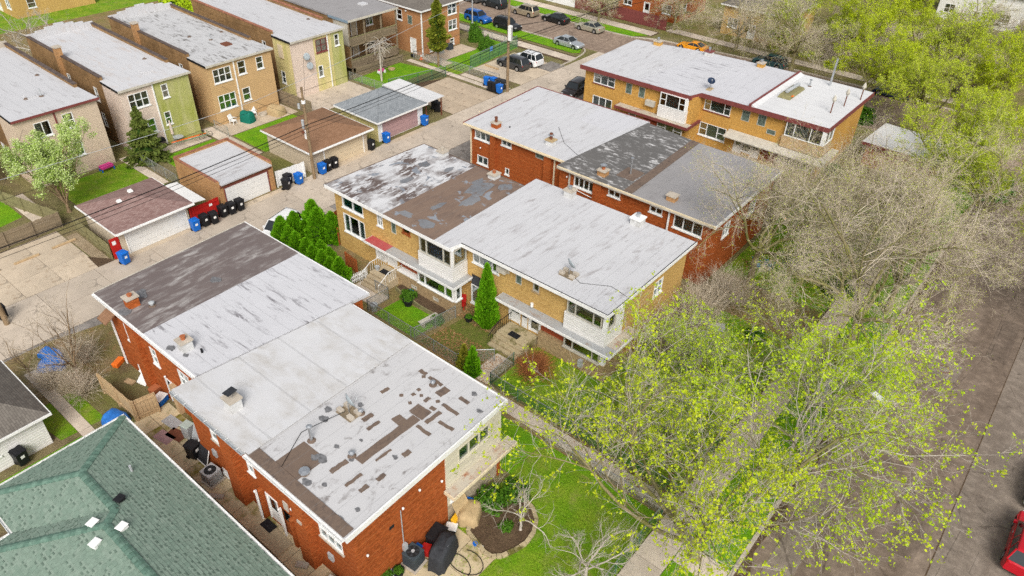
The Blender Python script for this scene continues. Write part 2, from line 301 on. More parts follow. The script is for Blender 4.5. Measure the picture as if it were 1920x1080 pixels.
# ------------------------------------------------------------------ geometry kit
WL = {}          # world location of each root / part origin
class MB:
    def __init__(s): s.v = []; s.f = []
    def poly(s, pts):
        b = len(s.v); s.v += [tuple(p) for p in pts]; s.f.append(tuple(range(b, b+len(pts)))); return s
    def box(s, x0, x1, y0, y1, z0, z1):
        x0, x1 = min(x0, x1), max(x0, x1); y0, y1 = min(y0, y1), max(y0, y1); z0, z1 = min(z0, z1), max(z0, z1)
        return s.hexa([(x0, y0), (x1, y0), (x1, y1), (x0, y1)], z0, z1)
    def hexa(s, q, z0, z1, q2=None):
        return s.prism(q, z0, z1, q2)
    def prism(s, q, z0, z1, q2=None):
        """closed prism from a counter-clockwise polygon; z0/z1 numbers or lists"""
        n = len(q); q2 = q2 or q; b = len(s.v)
        za = z0 if isinstance(z0, (list, tuple)) else [z0]*n; zb = z1 if isinstance(z1, (list, tuple)) else [z1]*n
        s.v += [(p[0], p[1], za[i]) for i, p in enumerate(q)] + [(p[0], p[1], zb[i]) for i, p in enumerate(q2)]
        s.f.append(tuple(b+i for i in reversed(range(n)))); s.f.append(tuple(b+n+i for i in range(n)))
        for i in range(n):
            j = (i+1) % n; s.f.append((b+i, b+j, b+n+j, b+n+i))
        return s
    def rbox(s, cx, cy, lx, ly, z0, z1, a=0, taper=1.):
        c, sn = math.cos(a), math.sin(a)
        q = [(cx+c*px-sn*py, cy+sn*px+c*py) for px, py in ((-lx/2, -ly/2), (lx/2, -ly/2), (lx/2, ly/2), (-lx/2, ly/2))]
        q2 = [(cx+(p[0]-cx)*taper, cy+(p[1]-cy)*taper) for p in q]
        return s.prism(q, z0, z1, q2)
    def cyl(s, cx, cy, z0, z1, r, r2=None, n=12):
        r2 = r if r2 is None else r2
        q = [(cx+r*math.cos(6.2832*i/n), cy+r*math.sin(6.2832*i/n)) for i in range(n)]
        q2 = [(cx+r2*math.cos(6.2832*i/n), cy+r2*math.sin(6.2832*i/n)) for i in range(n)]
        return s.prism(q, z0, z1, q2)
    def lathe(s, cx, cy, prof, n=12):
        b = len(s.v); m = len(prof)
        for r, z in prof:
            s.v += [(cx+r*math.cos(6.2832*i/n), cy+r*math.sin(6.2832*i/n), z) for i in range(n)]
        for k in range(m-1):
            for i in range(n):
                j = (i+1) % n; s.f.append((b+k*n+i, b+k*n+j, b+(k+1)*n+j, b+(k+1)*n+i))
        s.f.append(tuple(b+i for i in reversed(range(n)))); s.f.append(tuple(b+(m-1)*n+i for i in range(n)))
        return s
    def tube(s, pts, r, n=6):
        pts = [Vector(p) for p in pts]; b = len(s.v); m = len(pts)
        rs = r if isinstance(r, (list, tuple)) else [r]*m
        for k, p in enumerate(pts):
            d = (pts[min(k+1, m-1)]-pts[max(k-1, 0)]).normalized()
            a = d.cross(Vector((0, 0, 1))) if abs(d.z) < .95 else d.cross(Vector((1, 0, 0)))
            a.normalize(); c = d.cross(a)
            for i in range(n):
                t = 6.2832*i/n; q = p+rs[k]*(math.cos(t)*a+math.sin(t)*c); s.v.append((q.x, q.y, q.z))
        for k in range(m-1):
            for i in range(n):
                j = (i+1) % n; s.f.append((b+k*n+i, b+k*n+j, b+(k+1)*n+j, b+(k+1)*n+i))
        s.f.append(tuple(b+i for i in reversed(range(n)))); s.f.append(tuple(b+(m-1)*n+i for i in range(n)))
        return s
    def disc(s, c, nrm, r, n=12, depth=.0):
        nrm = Vector(nrm).normalized(); a = nrm.orthogonal().normalized(); d = nrm.cross(a); c = Vector(c)
        return s.tube([c, c+nrm*max(depth, .004)], r, n)
    def build(s, name, mat, parent=None, bevel=0, smooth=False):
        me = bpy.data.meshes.new(name); L = WL.get(parent.name, Vector()) if parent else Vector()
        me.from_pydata([(x-L[0], y-L[1], z-L[2]) for x, y, z in s.v], [], s.f); me.update()
        me.materials.append(M[mat] if isinstance(mat, str) else mat)
        o = bpy.data.objects.new(name, me); COL.objects.link(o)
        if parent: o.parent = parent; WL[o.name] = L
        if bevel:
            b = o.modifiers.new('bevel', 'BEVEL'); b.width = bevel; b.segments = 2; b.limit_method = 'ANGLE'
        if smooth:
            for p in me.polygons: p.use_smooth = True
        return o
def tag(o, label, cat, group=None, kind=None):
    o['label'] = label; o['category'] = cat
    if group: o['group'] = group
    if kind: o['kind'] = kind
    return o
def thing(name, label, cat, loc=(0, 0, 0), group=None):
    o = bpy.data.objects.new(name, None); COL.objects.link(o); o.location = loc; o.empty_display_size = .3
    WL[o.name] = Vector(loc); return tag(o, label, cat, group)
def struct(name, mb, mat):
    o = mb.build(name, mat); o['kind'] = 'structure'; return o
def piece(src, parent, loc, rot=0):
    """another alike piece that shares mesh data"""
    o = bpy.data.objects.new(src.name.split('.')[0], src) if isinstance(src, bpy.types.Mesh) else src.copy()
    COL.objects.link(o); o.parent = parent; o.location = Vector(loc)-WL.get(parent.name, Vector()); o.rotation_euler.z = rot
    WL[o.name] = WL.get(parent.name, Vector()); return o
def copy_tree(o, loc, rz=0, label=None, parent=None, scale=None):
    c = o.copy(); COL.objects.link(c); c.parent = parent
    if parent is None:
        c.location = loc; c.rotation_euler.z = rz; WL[c.name] = Vector(loc)
        if label: c['label'] = label
        if scale: c.scale = scale if isinstance(scale, tuple) else (scale,)*3
    for ch in o.children: copy_tree(ch, None, parent=c)
    return c

class Face:
    """a vertical wall face: origin, direction along it, outward normal"""
    def __init__(s, x, y, d, n): s.x, s.y, s.d, s.n = x, y, d, n
    def p(s, u, o): return (s.x+s.d[0]*u+s.n[0]*o, s.y+s.d[1]*u+s.n[1]*o)
    def box(s, mb, u0, u1, o0, o1, z0, z1):
        a, b = s.p(u0, o0), s.p(u1, o1); return mb.box(a[0], b[0], a[1], b[1], z0, z1)
def south(y, x0=0): return Face(x0, y, (1, 0), (0, -1))     # u = x
def north(y): return Face(0, y, (1, 0), (0, 1))
def east(x): return Face(x, 0, (0, 1), (1, 0))              # u = y
def west(x): return Face(x, 0, (0, 1), (-1, 0))

def wall(root, f, u0, u1, z0, z1, mat, holes=(), thick=.22, name='wall'):
    """wall slab with real openings (holes = (u0,u1,z0,z1))"""
    u0, u1 = u0+.003, u1-.003          # ends stop just short of the crossing wall's face
    us = sorted({u0, u1, *[h[i] for h in holes for i in (0, 1)]}); zs = sorted({z0, z1, *[h[i] for h in holes for i in (2, 3)]})
    us = [u for u in us if u0-1e-6 <= u <= u1+1e-6]; zs = [z for z in zs if z0-1e-6 <= z <= z1+1e-6]
    mb = MB()
    def hole(i, j):
        cu, cz = (us[i]+us[i+1])/2, (zs[j]+zs[j+1])/2
        return any(h[0] < cu < h[1] and h[2] < cz < h[3] for h in holes)
    nu, nz = len(us)-1, len(zs)-1
    H = [[hole(i, j) for j in range(nz)] for i in range(nu)]
    def P(u, o, z): q = f.p(u, o); return (q[0], q[1], z)
    def Q(*p): mb.poly(p)
    for i in range(nu):
        for j in range(nz):
            if H[i][j]: continue
            a, b, c, d = us[i], us[i+1], zs[j], zs[j+1]
            Q(P(a, 0, c), P(b, 0, c), P(b, 0, d), P(a, 0, d)); Q(P(a, -thick, c), P(a, -thick, d), P(b, -thick, d), P(b, -thick, c))
            if i == 0 or H[i-1][j]: Q(P(a, 0, c), P(a, 0, d), P(a, -thick, d), P(a, -thick, c))
            if i == nu-1 or H[i+1][j]: Q(P(b, 0, c), P(b, -thick, c), P(b, -thick, d), P(b, 0, d))
            if j == 0 or H[i][j-1]: Q(P(a, 0, c), P(a, -thick, c), P(b, -thick, c), P(b, 0, c))
            if j == nz-1 or H[i][j+1]: Q(P(a, 0, d), P(b, 0, d), P(b, -thick, d), P(a, -thick, d))
    return mb.build(name, mat, root)

def window(root, f, u0, u1, z0, z1, lites=1, hung=True, fm='white', cur=None, curw=None, sill=True, split=None, proud=.03, fw=.065):
    """framed window in an opening: frame, panes, sill, curtain or blind"""
    mb = MB(); a, b = -.11, proud
    f.box(mb, u0, u0+fw, a, b, z0, z1); f.box(mb, u1-fw, u1, a, b, z0, z1)
    f.box(mb, u0+fw, u1-fw, a, b, z0, z0+fw); f.box(mb, u0+fw, u1-fw, a, b, z1-fw, z1)
    cuts = [u0+fw] + ([u0+(u1-u0)*q for q in split] if split else [u0+(u1-u0)*i/lites for i in range(1, lites)]) + [u1-fw]
    for c in cuts[1:-1]: f.box(mb, c-.03, c+.03, a+.01, b-.01, z0+fw, z1-fw)
    zm = (z0+z1)/2
    for i in range(len(cuts)-1):
        if hung is True or (hung == 'ends' and i != len(cuts)//2-1+(len(cuts) % 2 == 0)*0 and (i == 0 or i == len(cuts)-2)):
            f.box(mb, cuts[i], cuts[i+1], a+.02, b-.02, zm-.018, zm+.018)
    wn = mb.build('window', fm, root)
    for i in range(len(cuts)-1):
        m2 = MB(); f.box(m2, cuts[i]+.005, cuts[i+1]-.005, -.075, -.06, z0+fw-.01, z1-fw+.01); m2.build('pane', 'glass', wn)
    if sill:
        m2 = MB(); f.box(m2, u0-.08, u1+.08, -.1, .09, z0-.1, z0-.002); m2.build('sill', sill if isinstance(sill, str) else fm, wn)
    if cur:
        parts = curw or ((0, 1),)
        for (q0, q1) in parts:
            m2 = MB(); A, B = u0+fw+(u1-u0-2*fw)*q0, u0+fw+(u1-u0-2*fw)*q1; n = max(2, int((B-A)/.09))
            pts = [f.p(A+(B-A)*i/n, -.17-.025*(i % 2)) for i in range(n+1)]
            for i in range(n): m2.poly([(*pts[i], z0+.03), (*pts[i+1], z0+.03), (*pts[i+1], z1-.03), (*pts[i], z1-.03)])
            m2.build('curtain', cur, wn)
    return (u0, u1, z0, z1)
def glassblock(root, f, u0, u1, z0, z1, nu=2, nz=4, fm='trimgrey'):
    mb = MB()
    f.box(mb, u0, u0+.05, -.1, .02, z0, z1); f.box(mb, u1-.05, u1, -.1, .02, z0, z1); f.box(mb, u0+.05, u1-.05, -.1, .02, z0, z0+.05); f.box(mb, u0+.05, u1-.05, -.1, .02, z1-.05, z1)
    f.box(mb, u0+.05, u1-.05, -.1, -.05, z0+.05, z1-.05)
    w = mb.build('window', fm, root); du, dz = (u1-u0-.1)/nu, (z1-z0-.1)/nz
    for i in range(nu):
        for j in range(nz):
            m2 = MB(); f.box(m2, u0+.05+du*i+.015, u0+.05+du*(i+1)-.015, -.05, -.01, z0+.05+dz*j+.015, z0+.05+dz*(j+1)-.015); m2.build('glass_block', 'block', w)
    return (u0, u1, z0, z1)
M['block'] = plain('glass_block', (.12, .16, .13), .15, .5, 5)
def door(root, f, u0, u1, z0, z1, mat='white', glass='half', fm='white'):
    mb = MB()
    f.box(mb, u0-.09, u0, -.1, .04, z0, z1+.09); f.box(mb, u1, u1+.09, -.1, .04, z0, z1+.09); f.box(mb, u0, u1, -.1, .04, z1, z1+.09)
    fr = mb.build('door_frame', fm, root)
    mb = MB(); g0 = z0+(z1-z0)*.45 if glass == 'half' else z0+.25
    if glass:
        f.box(mb, u0, u0+.13, -.07, -.02, z0, z1); f.box(mb, u1-.13, u1, -.07, -.02, z0, z1); f.box(mb, u0+.13, u1-.13, -.07, -.02, z0, g0); f.box(mb, u0+.13, u1-.13, -.07, -.02, z1-.15, z1)
    else:
        f.box(mb, u0, u1, -.07, -.02, z0, z1)
        for zz in (z0+.2, z0+1.1): f.box(mb, u0+.15, u1-.15, -.02, -.005, zz, zz+.7)
    d = mb.build('door', mat, root)
    if glass:
        m2 = MB(); f.box(m2, u0+.13, u1-.13, -.055, -.04, g0, z1-.15); m2.build('pane', 'glass', d)
    m2 = MB(); f.box(m2, u1-.11, u1-.06, -.02, .04, z0+.95, z0+1.05); m2.build('handle', 'metal', d)
    return (u0-.09, u1+.09, z0, z1+.09)
def roofslab(root, poly, z, mat, t=.22, name='roof'):
    return MB().prism(poly, z-t, z).build(name, mat, root)
def fascia(root, pts, z0, z1, mat, t=.05, close=False, name='fascia'):
    """trim band set outside the roof edge; pts run with the outside on the right-hand side"""
    mb = MB(); n = len(pts)
    for i in range(n if close else n-1):
        a, b = Vector(pts[i]).to_2d() if len(pts[i]) > 2 else Vector(pts[i]), Vector(pts[(i+1) % n])
        d = (b-a).normalized(); o = Vector((d.y, -d.x))*t; e = d*t
        q = [tuple(a-e*0+o), tuple(b+o+e), tuple(b+e*0), tuple(a)]
        mb.prism([q[3], q[0], q[1], (b.x+e.x*0, b.y+e.y*0)], z0, z1)
    return mb.build(name, mat, root)
def chimney(root, x, y, z, w=.75, l=.75, h=.7, mat='chimwhite', cap='kerb', pot='terra', poth=.3, lid=None):
    w, l, h = w*.9, l*.9, h*.9; mat = 'chimwhite' if mat == 'white' else mat
    c = MB().box(x-w/2, x+w/2, y-l/2, y+l/2, z-.05, z+h).build('chimney', mat, root)
    MB().box(x-w/2-.07, x+w/2+.07, y-l/2-.07, y+l/2+.07, z+h, z+h+.1).build('cap', cap, c)
    if pot: MB().lathe(x, y, [(.13, z+h+.1), (.15, z+h+.1+poth*.8), (.17, z+h+.1+poth*.85), (.17, z+h+.1+poth), (.1, z+h+.1+poth)], 12).build('flue', pot, c)
    if lid == 'hood':
        for dx in (-.1, .1): MB().tube([(x+dx, y, z+h+.1), (x+dx, y, z+h+.5)], .015).build('hood_leg', 'metal', c)
        MB().prism([(x-.3, y-.3), (x+.3, y-.3), (x+.3, y+.3), (x-.3, y+.3)], [z+h+.38, z+h+.5, z+h+.58, z+h+.46], [z+h+.42, z+h+.54, z+h+.62, z+h+.5]).build('hood', 'charcoal', c)
    if lid == 'cone': MB().lathe(x, y, [(.12, z+h+.4), (.12, z+h+.5), (.3, z+h+.52), (.02, z+h+.66)], 12).build('rain_cap', 'metal', c)
    return c
def pipe(root, x, y, z, h=.7, r=.06, mat='metal', cap=True, flash=True):
    mb = MB().cyl(x, y, z, z+h, r)
    if cap: mb.lathe(x, y, [(r*1.2, z+h), (r*1.9, z+h+.02), (r*1.9, z+h+.1), (r*.6, z+h+.16)], 10)
    p = mb.build('vent_pipe', mat, root)
    if flash: MB().lathe(x, y, [(.24, z+.002), (.22, z+.03), (r+.02, z+.08)], 14).build('flashing', 'tarpatch', p)
    return p
def downspout(root, x, y, z0, z1, mat='white', r=.05):
    return MB().box(x-r, x+r, y-r, y+r, z0, z1).build('downspout', mat, root)
def gutter(root, f, u0, u1, z, mat='white', o0=.0, o1=.14, hang=True, hm=None):
    mb = MB(); f.box(mb, u0, u1, o1-.015, o1, z-.11, z); f.box(mb, u0, u1, o0, o1-.015, z-.11, z-.09); f.box(mb, u0, u0+.015, o0, o1-.015, z-.09, z); f.box(mb, u1-.015, u1, o0, o1-.015, z-.09, z)
    g = mb.build('gutter', mat, root)
    if hang:
        n = max(2, int((u1-u0)/.95))
        for i in range(n):
            m2 = MB(); u = u0+(i+.5)*(u1-u0)/n; f.box(m2, u-.015, u+.015, o0, o1-.015, z-.02, z-.005); m2.build('bracket', hm or mat, g)
    return g
def dish(label, x, y, z, aim, size=.38, base='cinder', mat='dishgrey'):
    t = thing('satellite_dish', label, 'satellite dish', (x, y, z))
    if base == 'cinder':
        MB().box(x-.6, x+.6, y-.45, y+.45, z, z+.05).build('base_plate', 'wood', t)
        for dx, dy in ((-.42, -.25), (.42, -.25), (-.42, .25), (.42, .25)): MB().box(x+dx-.2, x+dx+.2, y+dy-.12, y+dy+.12, z+.05, z+.24).build('cinder_block', 'kerb', t)
    else:
        for dy in (-.25, .25): MB().box(x-.25, x+.25, y+dy-.18, y+dy+.18, z, z+.1).build('paver', 'tancover', t)
    MB().tube([(x, y, z+.05), (x, y, z+.75)], .035).build('mast', 'metal', t)
    n = Vector(aim).normalized(); a = n.cross(Vector((0, 0, 1))).normalized(); b = n.cross(a); c = Vector((x, y, z+.85))
    mb = MB(); rings, seg = 4, 16
    for k in range(rings+1):
        r = size*k/rings
        for i in range(seg):
            th = 6.2832*i/seg; q = c+a*(r*math.cos(th))+b*(r*1.15*math.sin(th))+n*(.16*(r/size)**2*size/.38)
            mb.v.append(tuple(q))
    for k in range(rings):
        for i in range(seg):
            j = (i+1) % seg; mb.f.append((k*seg+i, k*seg+j, (k+1)*seg+j, (k+1)*seg+i))
    d = mb.build('reflector', mat, t, smooth=True); sm = d.modifiers.new('thick', 'SOLIDIFY'); sm.thickness = .015
    MB().tube([tuple(c+b*size*.9), tuple(c+n*.45+b*.2)], .018).build('feed_arm', 'metal', t)
    m2 = MB().tube([tuple(c+n*.42+b*.2), tuple(c+n*.52+b*.2)], .06, 8); m2.build('receiver', 'steel', t)
    return t
M['dishgrey'] = plain('dish_grey', (.3, .34, .36), .5, .08); M['dishdark'] = plain('dish_dark', (.02, .035, .07), .5, .1)
M['wood_floor'] = grass('woodland_floor', (.16, .17, .03), (.3, .23, .12), dirt=(.26, .19, .11), amt=.7, scale=.3)
# ------------------------------------------------------------------ the setting: ground, roads, alley, pavements
def sheet(name, poly, z, mat):
    return struct(name, MB().prism(poly, z-.05, z), mat)
def rect(x0, x1, y0, y1): return [(x0, y0), (x1, y0), (x1, y1), (x0, y1)]
struct('ground', MB().poly([(-420, -300, 0), (320, -300, 0), (320, 440, 0), (-420, 440, 0)]), 'ground')
def slabs(parent, x0, x1, y0, y1, nx, ny, z, mats, gap=.025, t=.08, jit=.006):
    """cast slabs with open joints, as pieces of their pavement"""
    me = {}
    for i in range(nx):
        for j in range(ny):
            lx, ly = (x1-x0)/nx, (y1-y0)/ny; m = random.choice(mats)
            if m not in me:
                o = MB().box(-lx/2+gap/2, lx/2-gap/2, -ly/2+gap/2, ly/2-gap/2, -t, 0).build('slab', m); me[m] = o.data; bpy.data.objects.remove(o); me[m].name = 'slab'
            o = bpy.data.objects.new('slab', me[m]); COL.objects.link(o); o.parent = parent
            o.location = (x0+lx*(i+.5), y0+ly*(j+.5), z+random.uniform(-jit, jit)); o.rotation_euler = (random.uniform(-.001, .001), random.uniform(-.001, .001), 0)
def variants(key, n, f):
    """the same stuff cast in several batches: slight differences of tone from slab to slab"""
    out = []
    for i in range(n):
        k = '%s_%d' % (key, i); M[k] = f(i); out.append(k)
    return out
CA = variants('alleyslab', 4, lambda i: concrete('alley_slab_%d' % i, tuple(c*(.93+.05*i) for c in (.53, .45, .36)), amt=.35+.1*i, scale=.4+.1*i))
CP = variants('padslab', 3, lambda i: concrete('pad_slab_%d' % i, tuple(c*(.95+.05*i) for c in (.57, .47, .35)), stain=(.24, .15, .08), amt=.4+.15*i, scale=.4))
CW = variants('walkslab', 3, lambda i: concrete('walk_slab_%d' % i, tuple(c*(.9+.09*i) for c in (.6, .51, .41)), amt=.3, scale=.9))
CM = variants('mossslab', 3, lambda i: concrete('mossy_slab_%d' % i, tuple(c*(.95+.12*i) for c in (.54, .44, .28)), moss=(.19, .165, .025), scale=.8, amt=.3, pl=.47+.06*i))
# alley behind the garages
al = struct('alley', MB().prism(rect(-57.8, -51.6, -30, 91), -.04, .015), 'soil')
slabs(al, -57.8, -51.6, -6, 91, 2, 21, .03, CA)
pad = struct('parking_pad', MB().prism(rect(-66, -57.8, 2, 17.7), -.04, .012), 'soil')
slabs(pad, -65.9, -57.82, 5.9, 17.7, 3, 4, .026, CP)
pad2 = struct('apron', MB().prism([(-68.2, 64.6), (-66, 60.2), (-57.82, 60.2), (-57.82, 68.8), (-66.2, 68.6)], -.04, .012), 'soil')
slabs(pad2, -66.6, -57.84, 60.3, 68.6, 3, 3, .026, ['brownpad'])
pad3 = struct('car_pad', MB().prism(rect(-66.4, -57.82, 73.2, 82.2), -.04, .012), 'soil')
slabs(pad3, -66.4, -57.84, 73.2, 82.2, 3, 3, .026, CP)
sheet('tar_patch_ground', [(-60.2, 79.6), (-57.9, 79.6), (-57.9, 83), (-60.4, 83)], .04, 'asphpad')
sheet('pad_strip', rect(-51.6, -46.2, -30, 91), .010, 'asphpad')
pp = struct('back_pad', MB().prism(rect(-51.6, -46.4, 33.4, 46), -.04, .012), 'soil')
slabs(pp, -51.58, -46.4, 33.4, 46, 2, 4, .028, ['concrete', 'asphpad'])
sheet('dirt_strip', [(-51.4, 2), (-45, 2), (-45, 13), (-50.2, 15), (-51.3, 10.6)], .02, 'yard')
# garage aprons
for i, (a, b) in enumerate(((19.6, 28.4), (28.9, 37.2), (39.2, 47.4), (48.8, 57))):
    p = struct('apron', MB().prism(rect(-57.9, -57.2, a, b), -.04, .035), CP[i % 3])
# streets
struct('street', MB().prism(rect(-4.65, 14, -60, 190), -.06, .006), 'asphalt')
struct('parking_lane', MB().prism(rect(3.4, 9, -60, 91), -.05, .012), 'asphalt2')
struct('road_seam', MB().prism([(3.36, -60), (3.42, -60), (3.44, 20), (3.4, 60), (3.45, 91), (3.36, 91)], .0, .016), 'soil')
M['asphpatch'] = asphalt('patch_asphalt', (.165, .128, .1), brown=(.085, .062, .047), amt=.7)
for i, (x0, x1, y0, y1) in enumerate(((-2.6, -1.1, 46.6, 49.4), (-1.4, .6, 50.4, 52.6), (.8, 2.6, 33, 40), (-3.6, -2.2, 27, 36), (1.6, 3.0, 55, 61), (5.2, 6.1, 34.5, 36.2))):
    rr = random.Random(i); q = [(x0, y0), (x1, y0+rr.uniform(-.2, .2)), (x1+rr.uniform(-.15, .15), y1), (x0+rr.uniform(-.15, .15), y1+rr.uniform(-.2, .2))]; struct('road_patch', MB().prism(q, -.02, .017+.0015*i), 'asphpatch' if i % 2 == 0 else 'asphalt2')
struct('gutter_litter', MB().prism([(-4.64, -20)]+[(-4.2+.18*math.sin(i*1.7)+.12*math.sin(i*4.1), -20+i*1.5) for i in range(74)]+[(-4.64, 91)], -.02, .0135), 'soil')
struct('gutter_litter', MB().prism([(9.28, 91)]+[(8.75+.2*math.sin(i*1.3)+.12*math.sin(i*3.7), 91-i*1.5) for i in range(74)]+[(9.28, -20)], -.02, .0175), 'soil')
struct('cross_street', MB().prism([(-190, 90.9), (-60, 91), (-51, 91), (60, 91), (60, 105.2), (-38, 104), (-54, 102), (-58, 99.8), (-190, 99.4)], -.05, .010), 'asphalt3')
def kerb(name, pts, w=.2, h=.14):
    mb = MB(); n = len(pts)
    for i in range(n-1):
        a, b = Vector(pts[i]), Vector(pts[i+1]); d = (b-a).normalized(); o = Vector((-d.y, d.x))*w
        mb.prism([tuple(a), tuple(b-d*.012), tuple(b-d*.012+o), tuple(a+o)], -.05, h)
    return struct(name, mb, 'kerb')
kerb('kerb', [(-4.65, -60+3*i) for i in range(50)], .22)
kerb('kerb', [(9.3, 91-3*i) for i in range(50)], .22)
kerb('kerb', [(-190+3*i, 90.68) for i in range(43)] + [(-61, 90.68), (-60, 90.4), (-59.3, 89.6), (-58.9, 88.4), (-58.5, 86), (-58.4, 82.4)], .2)
kerb('kerb', [(60, 105.3), (30, 104.9), (0, 104.5), (-38, 104.1), (-46, 103.1), (-54, 102.1), (-58, 100.2), (-61, 99.9), (-63, 99.9)] + [(-66-3*i, 99.7) for i in range(42)], .2)
# parkway and pavement by the street
sheet('parkway_grass', rect(-7.65, -4.88, -60, 90), .1, 'lawn')
sw = struct('sidewalk', MB().prism(rect(-9.45, -7.66, -60, 90), -.04, .07), 'soil')
slabs(sw, -9.45, -7.66, 12, 88, 1, 46, .1, CW, gap=.03)
slabs(sw, -7.62, -4.9, 24.5, 26, 1, 1, .112, CW)
# pavement and parkway of the cross street
sheet('parkway_grass', [(-190, 87.6), (-60.2, 87.8), (-59.4, 88.6), (-60.4, 90.4), (-190, 90.6)], .1, 'lawn')
sw2 = struct('sidewalk', MB().prism(rect(-130, -58.4, 84.4, 87), -.04, .05), 'soil')
slabs(sw2, -121, -58.5, 84.8, 86.6, 32, 1, .07, CW, gap=.03)
sheet('parkway_grass', [(-150, 99.9), (-62, 100.1), (-58, 100.5), (-56.5, 102.5), (-150, 102.6)], .11, 'lawn')
sw3 = struct('sidewalk', MB().prism(rect(-150, -55.8, 102.62, 105), -.04, .06), 'soil')
slabs(sw3, -125, -56, 102.7, 104.8, 30, 1, .08, CW, gap=.03)
sw5 = struct('sidewalk', MB().prism(rect(-55.6, -6, 106.4, 108.6), -.04, .03), 'soil')
slabs(sw5, -55.6, -6, 106.5, 108.5, 25, 1, .05, CW, gap=.03)
# yards and lawns
sheet('yard', rect(-45, -9.5, 24.6, 48), .006, 'yard')
sheet('lawn', rect(-18.2, -9.5, 12, 26.2), .012, 'lawn2')
sheet('lawn', [(-24.2, 28.6), (-9.6, 28.6), (-9.6, 47), (-18.4, 47), (-18.4, 33.7), (-24.2, 33.7)], .012, 'lawn2')
sheet('lawn', rect(-18.4, -9.6, 52, 72), .012, 'lawn2')
sheet('lawn', rect(-25.9, -9.6, 23.3, 26.7), .0105, 'lawn')
sheet('lawn', [(-36.2, 28.4), (-31.8, 28.4), (-31.6, 31.2), (-36, 31)], .014, 'lawn')
sheet('lawn', [(-36.4, 26), (-26, 26), (-26, 28.1), (-36.4, 28.1)], .014, 'lawn2')
M['clippings'] = grass('dug_lawn', (.11, .15, .02), (.2, .19, .05), dirt=(.16, .12, .05), amt=.6, scale=1.6)
sheet('lawn', [(-31.2, 28.5), (-26.2, 28.5), (-25.9, 32.6), (-30.6, 32.6)], .014, 'clippings')
sheet('lawn', rect(-74, -66.2, 21, 28.6), .012, 'lawn2')
sheet('lawn', rect(-72.4, -66.4, 31.2, 37.4), .014, 'lawn')
sheet('lawn', rect(-71.6, -65.6, 39.4, 47.4), .014, 'lawn')
sheet('lawn', [(-75, 59.5), (-69.8, 59.6), (-69.8, 69.2), (-75.2, 68)], .014, 'lawn')
sheet('lawn', rect(-72, -66.4, 70.2, 73.2), .010, 'lawn2')
sheet('lawn', [(-71.3, 72.2), (-66.5, 73.2), (-67.5, 84.3), (-73.6, 84.3), (-71.2, 79)], .014, 'lawn')
sheet('lawn', [(-78, 14), (-69.6, 12), (-70.6, 16.8), (-77, 16.8)], .014, 'lawn')
sheet('lawn', rect(-40.6, -37, 2, 7.9), .014, 'lawn')
sheet('lawn', [(-48, 6), (-41.2, 6.9), (-41, 9.6), (-47, 9.4)], .012, 'lawn2')
sheet('lawn', rect(-128, -96, 8, 84), .010, 'yard')
sheet('lawn', rect(-104, -97, 24, 60), .014, 'lawn')
sheet('lawn', rect(-112, -107, 10, 80), .014, 'lawn2')
struct('street', MB().prism(rect(-124, -113.5, 0, 84), -.05, .006), 'asphalt3')
sheet('lawn', rect(-150, -125, 0, 84), .014, 'lawn2')
sw4 = struct('sidewalk', MB().prism(rect(-106.6, -104.6, 0, 84), -.04, .03), 'soil'); slabs(sw4, -106.5, -104.7, 10, 80, 1, 40, .05, CW, gap=.03)
sheet('woodland_floor', rect(-60, 20, 105, 200), .008, 'wood_floor')
sheet('woodland_floor', rect(-45, -9.6, 88, 99.9), .002, 'wood_floor')
# walks
def walk(x0, x1, y0, y1, nx, ny, mats, z=.04, base='soil'):
    p = struct('path', MB().prism(rect(x0, x1, y0, y1), -.04, .02), base); slabs(p, x0, x1, y0, y1, nx, ny, z, mats, gap=.03); return p
walk(-25.4, -9.5, 27.05, 28.15, 12, 1, CW)
walk(-26, -24.4, 28.2, 31.2, 1, 3, CW)
walk(-40.2, -36.8, 28.9, 30.6, 2, 1, CW)
walk(-36.8, -25.4, 25.0, 26, 8, 1, CW)
walk(-75.2, -67, 28.2, 29.1, 6, 1, CW)
walk(-75.4, -71.7, 39.2, 48.3, 2, 4, CP)
walk(-75.4, -65.6, 37.7, 39.1, 6, 1, CW)
walk(-75.2, -69.6, 49.2, 58.8, 2, 3, CA)
walk(-75.2, -60, 69.2, 70.1, 10, 1, CW)
walk(-74.4, -69.8, 71.2, 73, 3, 1, CP)
walk(-74.4, -71.3, 73, 79.6, 2, 4, CP)
walk(-66, -58, 70.3, 71.3, 6, 1, CW)
walk(-75, -68, 17, 18.6, 5, 1, CW)
walk(-49, -37, 7.9, 8.7, 9, 1, CW)
walk(-39.2, -33.2, 10.1, 13, 4, 2, CM)
walk(-33.2, -18.8, 10.6, 12, 9, 1, CM)
walk(-33.2, -18.8, 9.9, 10.5, 8, 1, CM, z=.035)
walk(-18.7, -15.1, 12.2, 18.4, 2, 3, CM)
walk(-74.4, -72.6, 32, 37.4, 1, 4, CW)
sheet('gravel_strip', [(-64.4, 17.8), (-57.6, 17.8), (-57.4, 18.7), (-64.4, 18.8)], .02, 'gravel')
sheet('gravel_strip', [(-60, 17.6), (-56.9, 17.4), (-56.9, 18.8), (-58.2, 18.8)], .026, 'soil')
for i, (y, x) in enumerate(((14.1, -63.2), (17.2, -63.3), (11, -63.2))):
    tag(MB().box(x-.1, x+.1, y-1, y+1, .03, .17).build('wheel_stop', 'tanwood', bevel=.02), ['low timber wheel stop on the concrete pad, middle one', 'low timber wheel stop on the concrete pad nearest the gravel strip', 'low timber wheel stop on the concrete pad nearest the pole'][i], 'wheel stop', 'wheel stops on the concrete pad')
